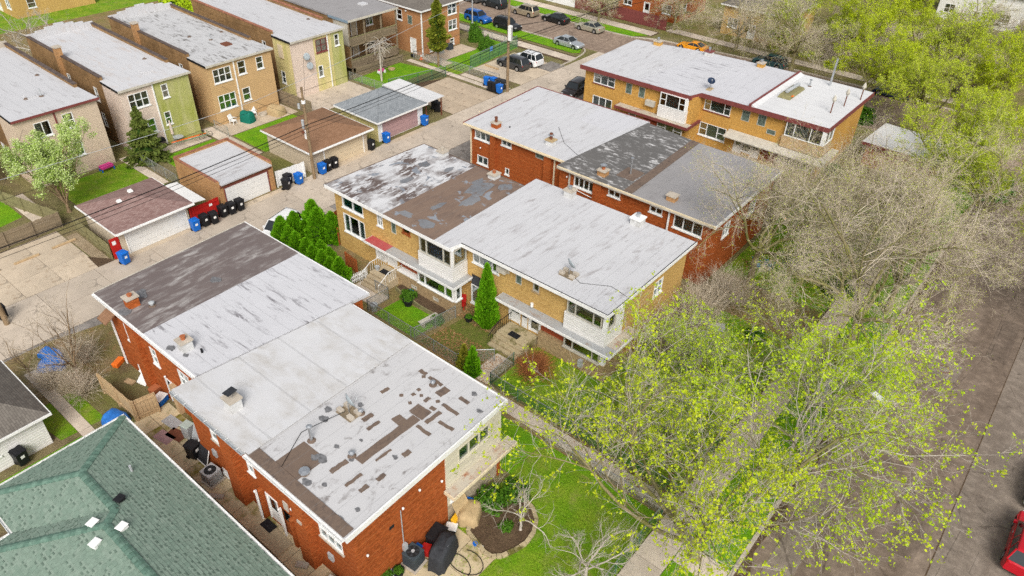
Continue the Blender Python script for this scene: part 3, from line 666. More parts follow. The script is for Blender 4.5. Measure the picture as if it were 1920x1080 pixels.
tag(MB().box(-66, -63.6, 75.2, 75.45, .04, .2).build('wheel_stop', 'tanwood'), 'timber wheel stop in front of the grey parked car', 'wheel stop')
M['ironlid'] = plain('iron_lid', (.2, .17, .15), .7, .2, 8)
mh = thing('manhole_cover', 'round iron manhole cover in the dark street', 'manhole cover', (-.4, 51.4, .01))
MB().cyl(-.4, 51.4, .008, .02, .45, n=24).build('frame', 'rust', mh); MB().cyl(-.4, 51.4, .02, .026, .36, n=24).build('lid', 'ironlid', mh)
# ------------------------------------------------------------------ the four row houses
ZR = 6.1
def brk(root, f, u0, u1, d, z0, z1, mat, name='pilaster'):
    mb = MB(); f.box(mb, u0, u1, .002, d, z0, z1); return mb.build(name, mat, root)
def redhouse():
    r = thing('row_house', 'red brick row house with white roofs, dark tar roof at its alley end', 'row house', (-32, 18, 0))
    s1, s2, e = south(13.25), south(12.0), east(-18.75)
    # alley-side half
    h = [window(r, s1, -43.1, -42.2, 3.2, 4.6, 1, cur='curtain'), window(r, s1, -43.2, -42.5, .3, .9, 1, False), window(r, s1, -39.95, -39.25, 3., 4.4, 1, cur='blind'), door(r, s1, -39.0, -38.1, .1, 2.2, 'black', 'half'),
         window(r, s1, -36.6, -35.4, 3.2, 4.5, 2, cur='curtain')]
    wall(r, s1, -45.05, -33.3, 0, ZR-.2, 'redbrick', h)
    brk(r, s1, -41.9, -40.9, .36, 0, ZR-.22, 'redbrick'); brk(r, s1, -38.05, -37.6, .3, 0, 2.4, 'tanwood', 'door_post')
    # camera-side half
    h = [window(r, s2, -31.3, -29.75, 3.15, 4.5, 2, cur='curtain', sill='kerb'), window(r, s2, -27.75, -27.15, 3.1, 4.35, 1, cur='curtain'), door(r, s2, -26.4, -25.5, .12, 2.25, 'white', 'half'),
         door(r, s2, -25.15, -24.25, .12, 2.25, 'cedar', 'half', 'redbrick'), window(r, s2, -23.95, -23.35, 3.05, 4.3, 1, cur='blind'), window(r, s2, -21.55, -19.75, 3.0, 4.4, 3, cur='curtain', sill='kerb'),
         window(r, s2, -31.2, -30.2, .25, .7, 2, False)]
    wall(r, s2, -33.1, -18.75, 0, ZR-.2, 'redbrick', h)
    for u0, u1 in ((-29.35, -28.25), (-23., -21.96)): brk(r, s2, u0, u1, .52, 0, ZR-.22, 'redbrick')
    for u in (-26.95, -24.0): brk(r, s2, u, u+.28, .3, 0, 2.4, 'redbrick', 'porch_post')
    brk(r, s2, -24.7, -24.3, .06, 2.45, 3.1, 'trimgrey', 'vent_panel'); brk(r, s2, -22.6, -22.25, .58, 3.7, 3.9, 'kerb', 'vent_panel')
    wall(r, e, 12.0, 18.4, 0, ZR-.2, 'redbrick')
    # corner bay of boards over a pale stone base
    wall(r, east(-18.78), 18.4, 22.9, 0, 1.3, 'greystone'); 
    hb = [window(r, east(-18.74), 20.2, 22.2, 1.75, 2.45, 2, False), window(r, east(-18.74), 18.65, 19.6, 1.5, 2.4, 1, False)]
    wall(r, east(-18.74), 18.4, 22.9, 1.3, 2.7, 'sidpale', hb)
    hb = [window(r, east(-18.7), 19.3, 21.9, 4.2, 5.3, 3, False, 'sidpale', 'blind')]
    wall(r, east(-18.7), 18.3, 22.9, 2.7, ZR-.2, 'sidpale', hb)
    mb = MB()
    for k in range(3):
        y = 18.75+k*.27; mb.tube([(-18.69, y, 1.62), (-18.69, y+.25, 2.3)], .025, 4); mb.tube([(-18.69, y+.25, 1.62), (-18.69, y, 2.3)], .025, 4)
    mb.build('lattice', 'rust', r)
    MB().prism([(-18.69, 18.1), (-17.9, 18.1), (-17.9, 23.5), (-18.69, 23.5)], 2.72, 2.95).build('canopy', 'cream', r)
    MB().prism([(-18.67, 18.15), (-17.95, 18.15), (-17.95, 23.45), (-18.67, 23.45)], 2.95, 2.965).build('canopy_roof', 'canopyrust', r)
    for q in (north(22.9),): wall(r, q, -32.2, -18.7, 0, ZR-.2, 'redbrick')
    wall(r, north(24.4), -45.05, -32.2, 0, ZR-.2, 'redbrick'); wall(r, west(-45.05), 13.25, 24.4, 0, ZR-.2, 'redbrick', [window(r, west(-45.05), 16, 17.4, 3.1, 4.5, 2)])
    MB().box(-33.35, -33.1, 12.0, 13.47, 0, ZR-.2).build('wall', 'redbrick', r); MB().box(-32.4, -32.2, 22.7, 24.4, 0, ZR-.2).build('wall', 'redbrick', r)
    # roofs
    roofslab(r, [(-45.4, 12.9), (-39.15, 12.9), (-39.3, 24.75), (-45.75, 24.6)], ZR, 'roofdark')
    roofslab(r, [(-39.14, 12.9), (-33.35, 12.9), (-31.95, 24.8), (-39.29, 24.75)], ZR+.004, 'roofwhite_b')
    roofslab(r, [(-33.34, 11.42), (-26.35, 11.42), (-26.5, 23.25), (-31.75, 23.25), (-31.96, 23.3), (-33.18, 12.9)], ZR+.06, 'roofsmooth')
    roofslab(r, [(-26.34, 11.42), (-18.45, 11.42), (-18.65, 23.2), (-26.49, 23.25)], ZR+.002, 'roofend')
    MB().prism([(-26.7, 11.45), (-26.05, 11.45), (-26.2, 23.2), (-26.85, 23.2)], ZR+.06, ZR+.1).build('lap_strip', 'roofsmooth', r)
    fascia(r, [(-18.45, 11.42), (-18.65, 23.2)], ZR-.25, ZR+.1, 'white', .09)
    fascia(r, [(-18.65, 23.2), (-31.75, 23.25)], ZR-.25, ZR+.06, 'white', .06); fascia(r, [(-31.95, 24.8), (-45.75, 24.6)], ZR-.22, ZR+.03, 'white', .06)
    fascia(r, [(-45.75, 24.6), (-45.4, 12.9)], ZR-.22, ZR+.03, 'trimgrey', .06)
    fascia(r, [(-45.4, 12.9), (-33.35, 12.9)], ZR-.22, ZR-.03, 'white', .04)
    gutter(r, south(12.86), -45.4, -33.45, ZR-.02, 'white', hm='white'); gutter(r, south(11.42), -33.3, -26.4, ZR+.02, 'steel', hm='white', o1=.2); gutter(r, south(11.42), -26.3, -18.5, ZR-.02, 'white', o1=.2)
    MB().prism([(-26.3, 11.43), (-18.6, 11.43), (-18.6, 12.05), (-26.3, 12.1)], ZR+.0025, ZR+.0515).build('edge_strip', 'tarpatch', r)
    MB().prism([(-24.7, 12.1), (-22.9, 12.1), (-22.9, 13.9), (-24.7, 13.9)], ZR+.002, ZR+.022).build('tar_patch', 'tarpatch', r)
    tk = 0
    # tar repairs on the end roof: (x, y, length along x, length along y)
    for x, y, l, w, a in ((-23.78, 21.76, .61, .35, 0), (-23.49, 21.53, .25, .3, .72), (-22.7, 21.71, 1.15, .3, -.02), (-21.79, 21.36, .8, .7, 1.5), (-24.33, 19.28, .6, .35, 1.46), (-23.35, 19.62, .25, .3, .72), (-22.89, 20.11, .25, .3, 1.4), (-22.93, 20.58, .22, .3, 1.5), (-22.48, 20.34, .2, .28, .72), (-22.55, 19.52, .2, .3, 1),
                          (-22.02, 20.32, .45, .3, 1.6), (-21.45, 20.62, .25, .3, 1), (-21.28, 20.05, .4, .35, .05), (-21.63, 19.41, 1.1, 1.0, .01), (-20.79, 19.58, 1.2, .36, 1.54), (-20.51, 20.63, 1.3, .33, -.02), (-19.84, 19.59, 1.1, .28, .04), (-20.4, 21.64, .76, .3, -.04), (-20.53, 18.55, 1.1, .28, -.02),
                          (-23.49, 17.24, .72, .4, 1.5), (-22.81, 17.04, .9, .28, 1.52), (-22.07, 18.23, .6, .85, 1.5), (-21.49, 16.93, 4.4, .72, -1.58), (-22.02, 14.01, 1.1, .38, 1.5), (-20.87, 15.99, 1.1, .2, 1.54), (-20.04, 16.85, .5, .42, 1.5), (-20.79, 13.93, 1.1, .25, 1.54), (-19.89, 14.94, .55, .33, 1.54), (-20.01, 13.91, .55, .33, 1.54)):
        tk += .0011; n = 5; w *= .74; l *= .93; rr = random.Random(int(x*100)); c, sn = math.cos(a), math.sin(a); up = [(-l/2+l*k/n, w/2+rr.uniform(-.03, .03)) for k in range(n+1)]; lo = [(-l/2+l*k/n, -w/2+rr.uniform(-.03, .03)) for k in range(n+1)]
        q = [(x+c*u-sn*v, y+sn*u+c*v) for u, v in lo+up[::-1]]; MB().prism(q, ZR+.0005+tk*.05, ZR+.012+tk).build('tar_patch', 'tarpatch', r)
    for i, (x, y, k) in enumerate(((-23.1, 13.8, .33), (-23.4, 13.6, .25), (-23.14, 14.8, .16), (-20.29, 16.3, .17), (-21.9, 14.75, .18), (-22.44, 12.3, .26), (-21.66, 12.8, .15), (-19.3, 12.9, .16), (-19.5, 12.0, .24), (-22.5, 15.9, .12), (-25.2, 15.6, .3), (-25.6, 16.2, .25), (-20.3, 22.4, .2), (-19.2, 21.6, .2), (-24.5, 17.6, .2), (-43, 14.9, .5), (-42.0, 13.3, .45), (-40.8, 19, .4), (-36.6, 13.3, .3), (-35.4, 13.5, .2))):
        rr = random.Random(i); q = [(x+k*(1+.35*rr.uniform(-1, 1))*math.cos(t*.628), y+k*(.7+.3*rr.uniform(-1, 1))*math.sin(t*.628)) for t in range(10)]; MB().prism(q, ZR+.001, ZR+.03+i*.0012).build('tar_smear', 'tarsmear', r)
    chimney(r, -42.25, 13.9, ZR, .7, .8, .75, 'redbrick', 'kerb', 'terra', .16); chimney(r, -35.9, 13.85, ZR, .75, .75, .75, 'white', 'kerb', 'terra', .25); chimney(r, -29.5, 12.9, ZR+.06, .85, .75, .8, 'white', 'kerb', None, lid='hood')
    pipe(r, -24.45, 14.2, ZR, 1.0, .085, 'metal'); pipe(r, -22.95, 12.6, ZR+.02, .12, .15, 'metal'); pipe(r, -22.05, 14.9, ZR, .2, .09, 'metal'); pipe(r, -22.6, 21.4, ZR, .18, .08, 'metal'); pipe(r, -24.0, 17.2, ZR, .16, .08, 'metal'); pipe(r, -34.9, 14.3, ZR, .3, .07, 'black', False, False); pipe(r, -41.3, 14.7, ZR, .2, .1, 'steel')
    downspout(r, -44.9, 13.15, 0, ZR-.2); downspout(r, -38.2, 13.15, 0, 2.3); downspout(r, -26.75, 11.6, 0, 2.6); downspout(r, -24.85, 11.8, 0, 2.5)
    for x, y, z in ((-26.75, 11.55, 2.6), (-24.85, 11.72, 2.5), (-23.2, 11.85, 4.6), (-18.6, 12.6, 3.4), (-18.6, 15.1, 4.6), (-18.6, 16.3, 4.9), (-18.6, 17.9, 4.1), (-38.6, 13.1, 2.7)):
        MB().lathe(x, y, [(.05, z-.1), (.075, z), (.03, z+.05)], 8).build('wall_lamp', 'white', r)
    MB().box(-18.74, -18.55, 14.9, 15.15, 1.1, 1.6).build('meter_box', 'steel', r); MB().tube([(-18.7, 15.0, 1.6), (-18.7, 15.0, 4.4)], .03).build('conduit', 'steel', r)
    MB().box(-18.74, -18.7, 14.2, 14.5, 3.6, 3.8).build('wall_vent', 'dark', r)
    for x in (-31.5, -20.9): MB().box(x-.2, x+.2, 11.88, 11.99, 1.5, 2.).build('utility_box', 'steel', r)
    # gabled hood over the alley end window
    MB().prism([(-44.6, 12.3), (-43.5, 12.3), (-43.5, 13.2), (-44.6, 13.2)], [4.7, 4.7, 5.2, 5.2], [4.78, 4.78, 5.28, 5.28]).build('awning', 'shbrown', r)
    return r
M['tarsmear2'] = membrane('grey_tar_smear', (.14, .15, .165), (.15, .11, .09), .8, .5, .62, 'y', 2., 2)
M['tarsmear'] = plain('tar_smear', (.15, .15, .155), .7, .4, 6)
M['canopyrust'] = membrane('rusty_canopy', (.5, .44, .34), (.32, .12, .05), .9, .5, .62, 'y', .9, 1.5)
M['canopygrey'] = membrane('canopy_felt', (.36, .37, .37), (.28, .17, .1), .9, .52, .62, 'x', .9, 2)
M['canopyred'] = membrane('canopy_red', (.42, .05, .05), (.5, .4, .36), .6, .58, .68, 'x', 1, 2)
M['redpanel'] = siding('vertical_red_panel', (.3, .07, .03), .3)
def yellowhouse():
    r = thing('row_house', 'tan brick row house with brown patched roof behind the arborvitae hedge', 'row house', (-32, 39, 0))
    A, B, E = south(32.95), south(34.15), east(-18.85)
    top = ZR-.2
    h = [window(r, A, -44.6, -42.0, 4.35, 5.5, 2, False, cur='teal'), window(r, A, -44.65, -42.0, 1.95, 3.75, 3, False, cur='curtain', curw=((0, .22), (.72, 1)), split=(.28, .72)), window(r, A, -40.3, -39.65, 4.3, 5.45, 2, True, cur='curtain'),
         glassblock(r, A, -38.65, -38.1, 4.3, 5.4), window(r, A, -37.35, -36.5, 4.85, 5.35, 1, False, 'cedar'), door(r, A, -40.75, -39.75, .8, 2.8, 'white', 'half'), door(r, A, -39.35, -38.35, .8, 2.8, 'white', 'half')]
    wall(r, A, -45.55, -31.9, 0, top, 'yelbrick', h)
    brk(r, A, -39.62, -39.48, .05, 1.0, 2.8, 'white', 'door_post')
    for z in (1.9, 2.25): brk(r, A, -39.7, -39.42, .1, z, z+.16, 'black', 'mailbox')
    brk(r, A, -38.2, -37.5, .3, 2.05, 2.5, 'trimgrey', 'air_conditioner')
    brk(r, A, -37.95, -35.3, .06, 1.5, 2.85, 'redpanel', 'panel')
    MB().box(-37.4, -36.85, 32.5, 32.95, 2.35, 2.8).build('air_conditioner', 'white', r)
    # ground-floor corner window box on stone
    L = south(32.3); wall(r, L, -37.7, -31.2, 0, 1.35, 'stone', [window(r, L, -36, -35.4, .5, .8, 1, False, 'trimgrey', sill=False), window(r, L, -33.6, -33.0, .5, .8, 1, False, 'trimgrey', sill=False)])
    wall(r, east(-31.2), 32.3, 33.0, 0, 1.35, 'stone'); MB().box(-37.7, -31.2, 32.3, 32.94, 1.35, 1.42).build('ledge', 'white', r)
    window(r, L, -35.2, -31.45, 1.45, 2.72, 3, False, 'white', 'gold', ((0, .16), (.2, .76), (.84, 1)), split=(.2, .78)); window(r, east(-31.2), 32.4, 33.0, 1.45, 2.72, 1, False, cur='gold')
    MB().box(-31.45, -31.2, 32.3, 32.4, 1.42, 2.75).build('corner_post', 'white', r)
    MB().prism(rect(-41.1, -31.0, 31.95, 32.94), 2.75, 2.95).build('canopy', 'white', r)
    MB().prism(rect(-41.05, -38.6, 32.0, 32.93), 2.95, 2.97).build('canopy_roof', 'canopyred', r); MB().prism(rect(-38.58, -31.05, 32.0, 32.93), 2.95, 2.97).build('canopy_roof', 'canopygrey', r)
    MB().prism(rect(-31.9, -31.0, 32.95, 34.1), 2.75, 2.95).build('canopy', 'white', r); MB().prism(rect(-31.88, -31.05, 32.95, 34.1), 2.95, 2.97).build('canopy_roof', 'canopygrey', r)
    # upper corner bay of white boards
    U = south(32.45); wall(r, U, -35.2, -31.55, 2.98, 4.35, 'sidwhite'); wall(r, east(-31.55), 32.45, 34.1, 2.98, 4.35, 'sidwhite')
    window(r, U, -35.0, -31.7, 4.36, 5.75, 3, False, 'trimgrey', 'bluecur', ((.24, .74),), sill=False, split=(.22, .76)); window(r, east(-31.55), 32.6, 34.0, 4.36, 5.75, 1, False, 'trimgrey', 'curtain', sill=False)
    MB().box(-31.75, -31.55, 32.45, 32.65, 4.36, 5.85).build('corner_post', 'white', r)
    # street half
    h = [window(r, B, -31.0, -28.45, 4.35, 5.55, 3, False, cur='blind', curw=((0, .2),), split=(.25, .74)), window(r, B, -28.4, -27.5, 5.0, 5.45, 1, False, 'trimgrey'), glassblock(r, B, -26.85, -26.3, 4.4, 5.55), window(r, B, -25.25, -24.7, 4.5, 5.5, 1, False, 'trimgrey', sill='stone'),
         door(r, B, -27.3, -26.35, .75, 2.7, 'white', 'half'), door(r, B, -25.4, -24.45, .75, 2.7, 'white', 'full'), window(r, B, -30.9, -29.3, .9, 2.75, 1, False)]
    wall(r, B, -32.4, -18.85, 0, top, 'yelbrick', h)
    brk(r, B, -26.1, -25.6, .05, .75, 2.75, 'white', 'door_post')
    for z in (1.75, 2.2): brk(r, B, -26.05, -25.65, .1, z, z+.2, 'black', 'mailbox')
    MB().box(-28.35, -27.55, 33.7, 34.12, 4.95, 5.45).build('air_conditioner', 'trimgrey', r)
    # projecting window box with black hood
    mb = MB().prism([(-31.1, 34.1), (-30.7, 33.6), (-29.5, 33.6), (-29.1, 34.1)], 2.75, 2.9, [(-31.1, 34.12), (-30.7, 34.0), (-29.5, 34.0), (-29.1, 34.12)]); mb.v = [(x, y, z+(.3 if z > 2.8 else 0)) for x, y, z in mb.v]; mb.build('awning', 'charcoal', r)
    BW = south(33.6); window(r, BW, -30.7, -29.5, 1.0, 2.74, 1, False); MB().prism([(-31.1, 34.1), (-30.7, 33.58), (-29.5, 33.58), (-29.1, 34.1)], .8, .99).build('ledge', 'white', r)
    for a, b in (((-31.1, 34.1), (-30.7, 33.6)), ((-29.5, 33.6), (-29.1, 34.1))):
        MB().tube([(*a, 1.0), (*a, 2.74)], .05, 4).build('frame_post', 'white', r); MB().poly([(*a, 1.0), (*b, 1.0), (*b, 2.74), (*a, 2.74)]).build('pane', 'glass', r)
    brk(r, B, -24.3, -22.1, .06, 1.4, 2.75, 'redpanel', 'panel')
    L = south(33.75); wall(r, L, -24.3, -18.55, 0, 1.35, 'stone'); wall(r, east(-18.55), 33.75, 36.2, 0, 1.35, 'stone'); MB().box(-24.3, -18.55, 33.75, 34.14, 1.35, 1.4).build('ledge', 'stone', r)
    window(r, L, -22.0, -19.0, 1.42, 2.7, 3, False, 'trimgrey', 'gold', ((.25, .8),), split=(.24, .8)); MB().box(-18.95, -18.6, 33.78, 34.1, 1.4, 2.75).build('corner_post', 'white', r)
    MB().prism(rect(-28.0, -17.9, 33.2, 34.14), 2.75, 2.95).build('canopy', 'white', r); MB().prism(rect(-27.95, -17.95, 33.25, 34.13), 2.95, 2.97).build('canopy_roof', 'canopygrey', r)
    MB().prism(rect(-18.84, -17.9, 34.15, 37.0), 2.75, 2.95).build('canopy', 'white', r); MB().prism(rect(-18.83, -17.95, 34.15, 36.95), 2.95, 2.97).build('canopy_roof', 'canopyrust', r)
    U = south(33.8); wall(r, U, -22.2, -18.75, 2.98, 4.4, 'sidwhite'); wall(r, east(-18.75), 33.8, 36.0, 2.98, 4.4, 'sidwhite')
    window(r, U, -22.0, -19.15, 4.42, 5.7, 3, False, 'trimgrey', 'gold', ((0, .2), (.3, .75), (.8, 1)), sill=False, split=(.24, .76)); window(r, east(-18.75), 34.0, 34.9, 4.42, 5.7, 1, False, 'trimgrey', sill=False)
    MB().box(-19.05, -18.75, 33.8, 34.0, 4.42, 5.88).build('corner_post', 'white', r); wall(r, east(-18.75), 34.95, 36.0, 4.41, top, 'sidwhite')
    wall(r, E, 34.15, 44.8, 0, top, 'yelbrick', [window(r, E, 40.2, 41.4, 3.6, 4.9, 2)])
    wall(r, north(44.8), -33.5, -18.85, 0, top, 'yelbrick'); wall(r, north(43), -45.55, -33.5, 0, top, 'yelbrick'); wall(r, west(-45.55), 32.95, 43, 0, top, 'yelbrick', [window(r, west(-45.55), 36, 37.4, 3.6, 4.9, 2)])
    MB().box(-32.2, -31.9, 32.95, 34.2, 0, top).build('wall', 'yelbrick', r)
    # roofs
    roofslab(r, [(-46.0, 32.4), (-38.95, 32.4), (-38.95, 43.35), (-45.4, 43.4)], ZR, 'rooffmott'); roofslab(r, [(-38.94, 32.4), (-33.35, 32.35), (-33.65, 43.4), (-38.94, 43.35)], ZR+.004, 'roofbrown')
    roofslab(r, [(-33.34, 32.35), (-31.7, 32.35), (-31.5, 33.4), (-18.55, 33.45), (-18.5, 45.35), (-33.64, 45.1)], ZR+.002, 'roofwhite')
    fascia(r, [(-46.0, 32.4), (-31.7, 32.35)], ZR-.26, ZR+.02, 'white', .05); fascia(r, [(-31.7, 32.35), (-31.5, 33.4)], ZR-.26, ZR+.02, 'white', .05); fascia(r, [(-31.5, 33.4), (-18.55, 33.45)], ZR-.26, ZR+.02, 'white', .05)
    fascia(r, [(-18.55, 33.45), (-18.5, 45.35)], ZR-.24, ZR+.03, 'white', .05); fascia(r, [(-45.4, 43.4), (-46.0, 32.4)], ZR-.2, ZR+.04, 'tarpatch', .06); fascia(r, [(-33.65, 43.4), (-45.4, 43.4)], ZR-.2, ZR+.04, 'tarpatch', .06)
    for i, (x, y, kx, ky) in enumerate(((-37.6, 33.6, .75, .4), (-35.3, 33.6, .8, .55), (-36.6, 36.2, .3, .9), (-36, 40.5, .9, 1.4), (-35.2, 38.6, .5, 1.3), (-36.9, 41.4, .4, .7), (-34.6, 42.2, .5, .6), (-41.5, 37.5, .35, .8), (-42.5, 40.5, .5, .6), (-40.2, 41.2, .3, .6))):
        rr = random.Random(40+i); q = [(x+kx*(1+.3*rr.uniform(-1, 1))*math.cos(t*.5236), y+ky*(1+.3*rr.uniform(-1, 1))*math.sin(t*.5236)) for t in range(12)]; MB().prism(q, ZR+.006, ZR+.016+i*.0012).build('tar_smear', 'tarsmear2', r)
    MB().tube([(-31.5, 33.42, ZR+.03), (-18.57, 33.47, ZR+.03), (-18.52, 45.3, ZR+.03)], .035, 5).build('edge_strip', 'rubber', r)
    chimney(r, -42.65, 43.0, ZR, .8, .8, .35, 'white', 'kerb', 'kerb', .3); chimney(r, -36.4, 42.8, ZR, .8, .9, .4, 'white', 'kerb', 'terra', .2); chimney(r, -29.75, 44.6, ZR, .85, .8, .6, 'white', 'kerb', 'metal', .3); chimney(r, -23.25, 44.6, ZR, .95, .95, .6, 'white', 'white', 'metal', .35)
    MB().box(-20.5, -20.2, 33.45, 33.74, .5, 1.1).build('gas_meter', 'steel', r)
    MB().tube([(-25.2, 34.05, 3.1), (-25.2, 34.05, 3.4)], .12, 8).build('wall_lamp', 'white', r)
    return r
def redhouse_back():
    r = thing('row_house', 'red brick row house with white, mottled and grey roofs behind the tan one', 'row house', (-32, 56, 0)); top = ZR-.25
    A, B = south(49.85), south(48.75)
    h = [window(r, A, -44.9, -42.85, 4.7, 5.6, 3, False, cur='curtain', sill='white'), window(r, A, -41.5, -40.3, 5.05, 5.62, 2, False, cur='blind'), glassblock(r, A, -37.4, -36.4, 5.1, 5.6, 3, 2), window(r, A, -44.6, -43.2, 2.1, 3.0, 2, False, cur='teal'), window(r, A, -41, -40.5, 2.1, 2.8, 1, False)]
    wall(r, A, -45.5, -33.6, 0, top, 'redbrick', h); brk(r, A, -42.7, -42.1, .35, 0, top-.02, 'redbrick'); brk(r, A, -36.2, -35.4, .35, 0, top-.02, 'redbrick')
    h = [window(r, B, -32.2, -30.1, 4.5, 5.5, 4, False, cur='teal', sill='white'), window(r, B, -28.6, -27.4, 4.95, 5.55, 2, False), window(r, B, -24.5, -23.3, 4.95, 5.55, 2, False), window(r, B, -22.2, -19.6, 4.4, 5.6, 3, False, cur='curtain')]
    wall(r, B, -33.6, -18.8, 0, top, 'redbrick', h); brk(r, B, -30.0, -29.2, .35, 0, top-.02, 'redbrick')
    E = east(-18.8); wall(r, E, 48.75, 60.6, 0, top, 'redbrick', [window(r, E, 51, 52.2, 3.6, 4.9, 2), window(r, E, 55.8, 57.2, 3.6, 4.9, 2)])
    wall(r, north(61.2), -45.5, -33.6, 0, top, 'redbrick'); wall(r, north(60.6), -33.6, -18.8, 0, top, 'redbrick'); wall(r, west(-45.5), 49.85, 61.2, 0, top, 'redbrick')
    MB().box(-33.8, -33.6, 48.75, 49.9, 0, top).build('wall', 'redbrick', r)
    roofslab(r, [(-45.95, 49.4), (-33.8, 49.4), (-32.6, 62.0), (-46.45, 61.7)], ZR, 'roofwhite'); roofslab(r, [(-33.79, 48.25), (-26.5, 48.3), (-27, 61.0), (-32.6, 61.6)], ZR+.05, 'roofgreymott'); roofslab(r, [(-26.49, 48.3), (-18.45, 48.35), (-18.45, 60.95), (-26.99, 61.0)], ZR+.02, 'roofgrey')
    MB().prism([(-26.9, 48.35), (-26.1, 48.35), (-26.6, 60.95), (-27.4, 60.95)], ZR+.05, ZR+.1).build('lap_strip', 'tarpatch', r)
    MB().prism([(-38.2, 57.6), (-33.6, 57.4), (-33.1, 61.5), (-38, 61.4)], ZR+.002, ZR+.02).build('roof_sheet', 'rooflight', r)
    MB().prism([(-28.9, 50.2), (-27.2, 50.2), (-27.2, 52.2), (-28.9, 52.2)], ZR+.05, ZR+.07).build('tar_patch', 'tarpatch', r)
    fascia(r, [(-45.95, 49.4), (-33.8, 49.4)], ZR-.26, ZR+.0, 'cream', .05); fascia(r, [(-33.79, 48.25), (-18.45, 48.35)], ZR-.26, ZR+.02, 'cream', .05); fascia(r, [(-46.45, 61.7), (-45.95, 49.4)], ZR-.2, ZR+.06, 'maroon', .08); fascia(r, [(-32.6, 62.0), (-46.45, 61.7)], ZR-.2, ZR+.05, 'maroon', .08); fascia(r, [(-18.45, 48.35), (-18.45, 60.95)], ZR-.26, ZR+.06, 'white', .06)
    gutter(r, south(49.34), -45.9, -34, ZR-.02, 'cream', hang=False); gutter(r, south(48.2), -33.7, -18.6, ZR, 'trimgrey', hang=False)
    downspout(r, -45.35, 49.75, 0, ZR-.3, 'cream', .06); downspout(r, -35.1, 49.72, 0, ZR-.3, 'cream', .06); downspout(r, -32.6, 48.6, 2.5, ZR-.3, 'trimgrey', .06); downspout(r, -22.6, 48.6, 0, ZR-.3, 'white', .06)
    chimney(r, -42.95, 50.7, ZR, .8, .75, .5, 'redbrick', 'kerb', 'rust', .5); chimney(r, -36.8, 51.3, ZR, .85, .75, .45, 'white', 'tancover', 'rust', .6, 'cone'); chimney(r, -29.75, 49.45, ZR+.05, .85, .8, .5, 'garbrick', 'kerb', 'terra', .2, 'cone'); chimney(r, -23.1, 49.7, ZR, .85, .75, .5, 'garbrick', 'kerb', None)
    pipe(r, -28.0, 51.1, ZR+.06, 1.5, .08, 'metal'); pipe(r, -41.9, 51.5, ZR, .15, .06, 'black', False, False)
    # conduit looping along the wall
    MB().tube([(-32.4, 48.6, 4.3), (-30.1, 48.6, 4.1), (-29.9, 48.35, 3.8), (-29.1, 48.3, 3.75), (-26, 48.6, 3.6), (-22, 48.6, 3.5)], .035).build('conduit', 'white', r)
    for x, z in ((-44, 4.0), (-32.9, 5.2), (-34.3, 5.3)): MB().lathe(x, 49.6 if x < -33.6 else 48.6, [(.05, z-.1), (.075, z), (.03, z+.05)], 8).build('wall_lamp', 'white', r)
    return r
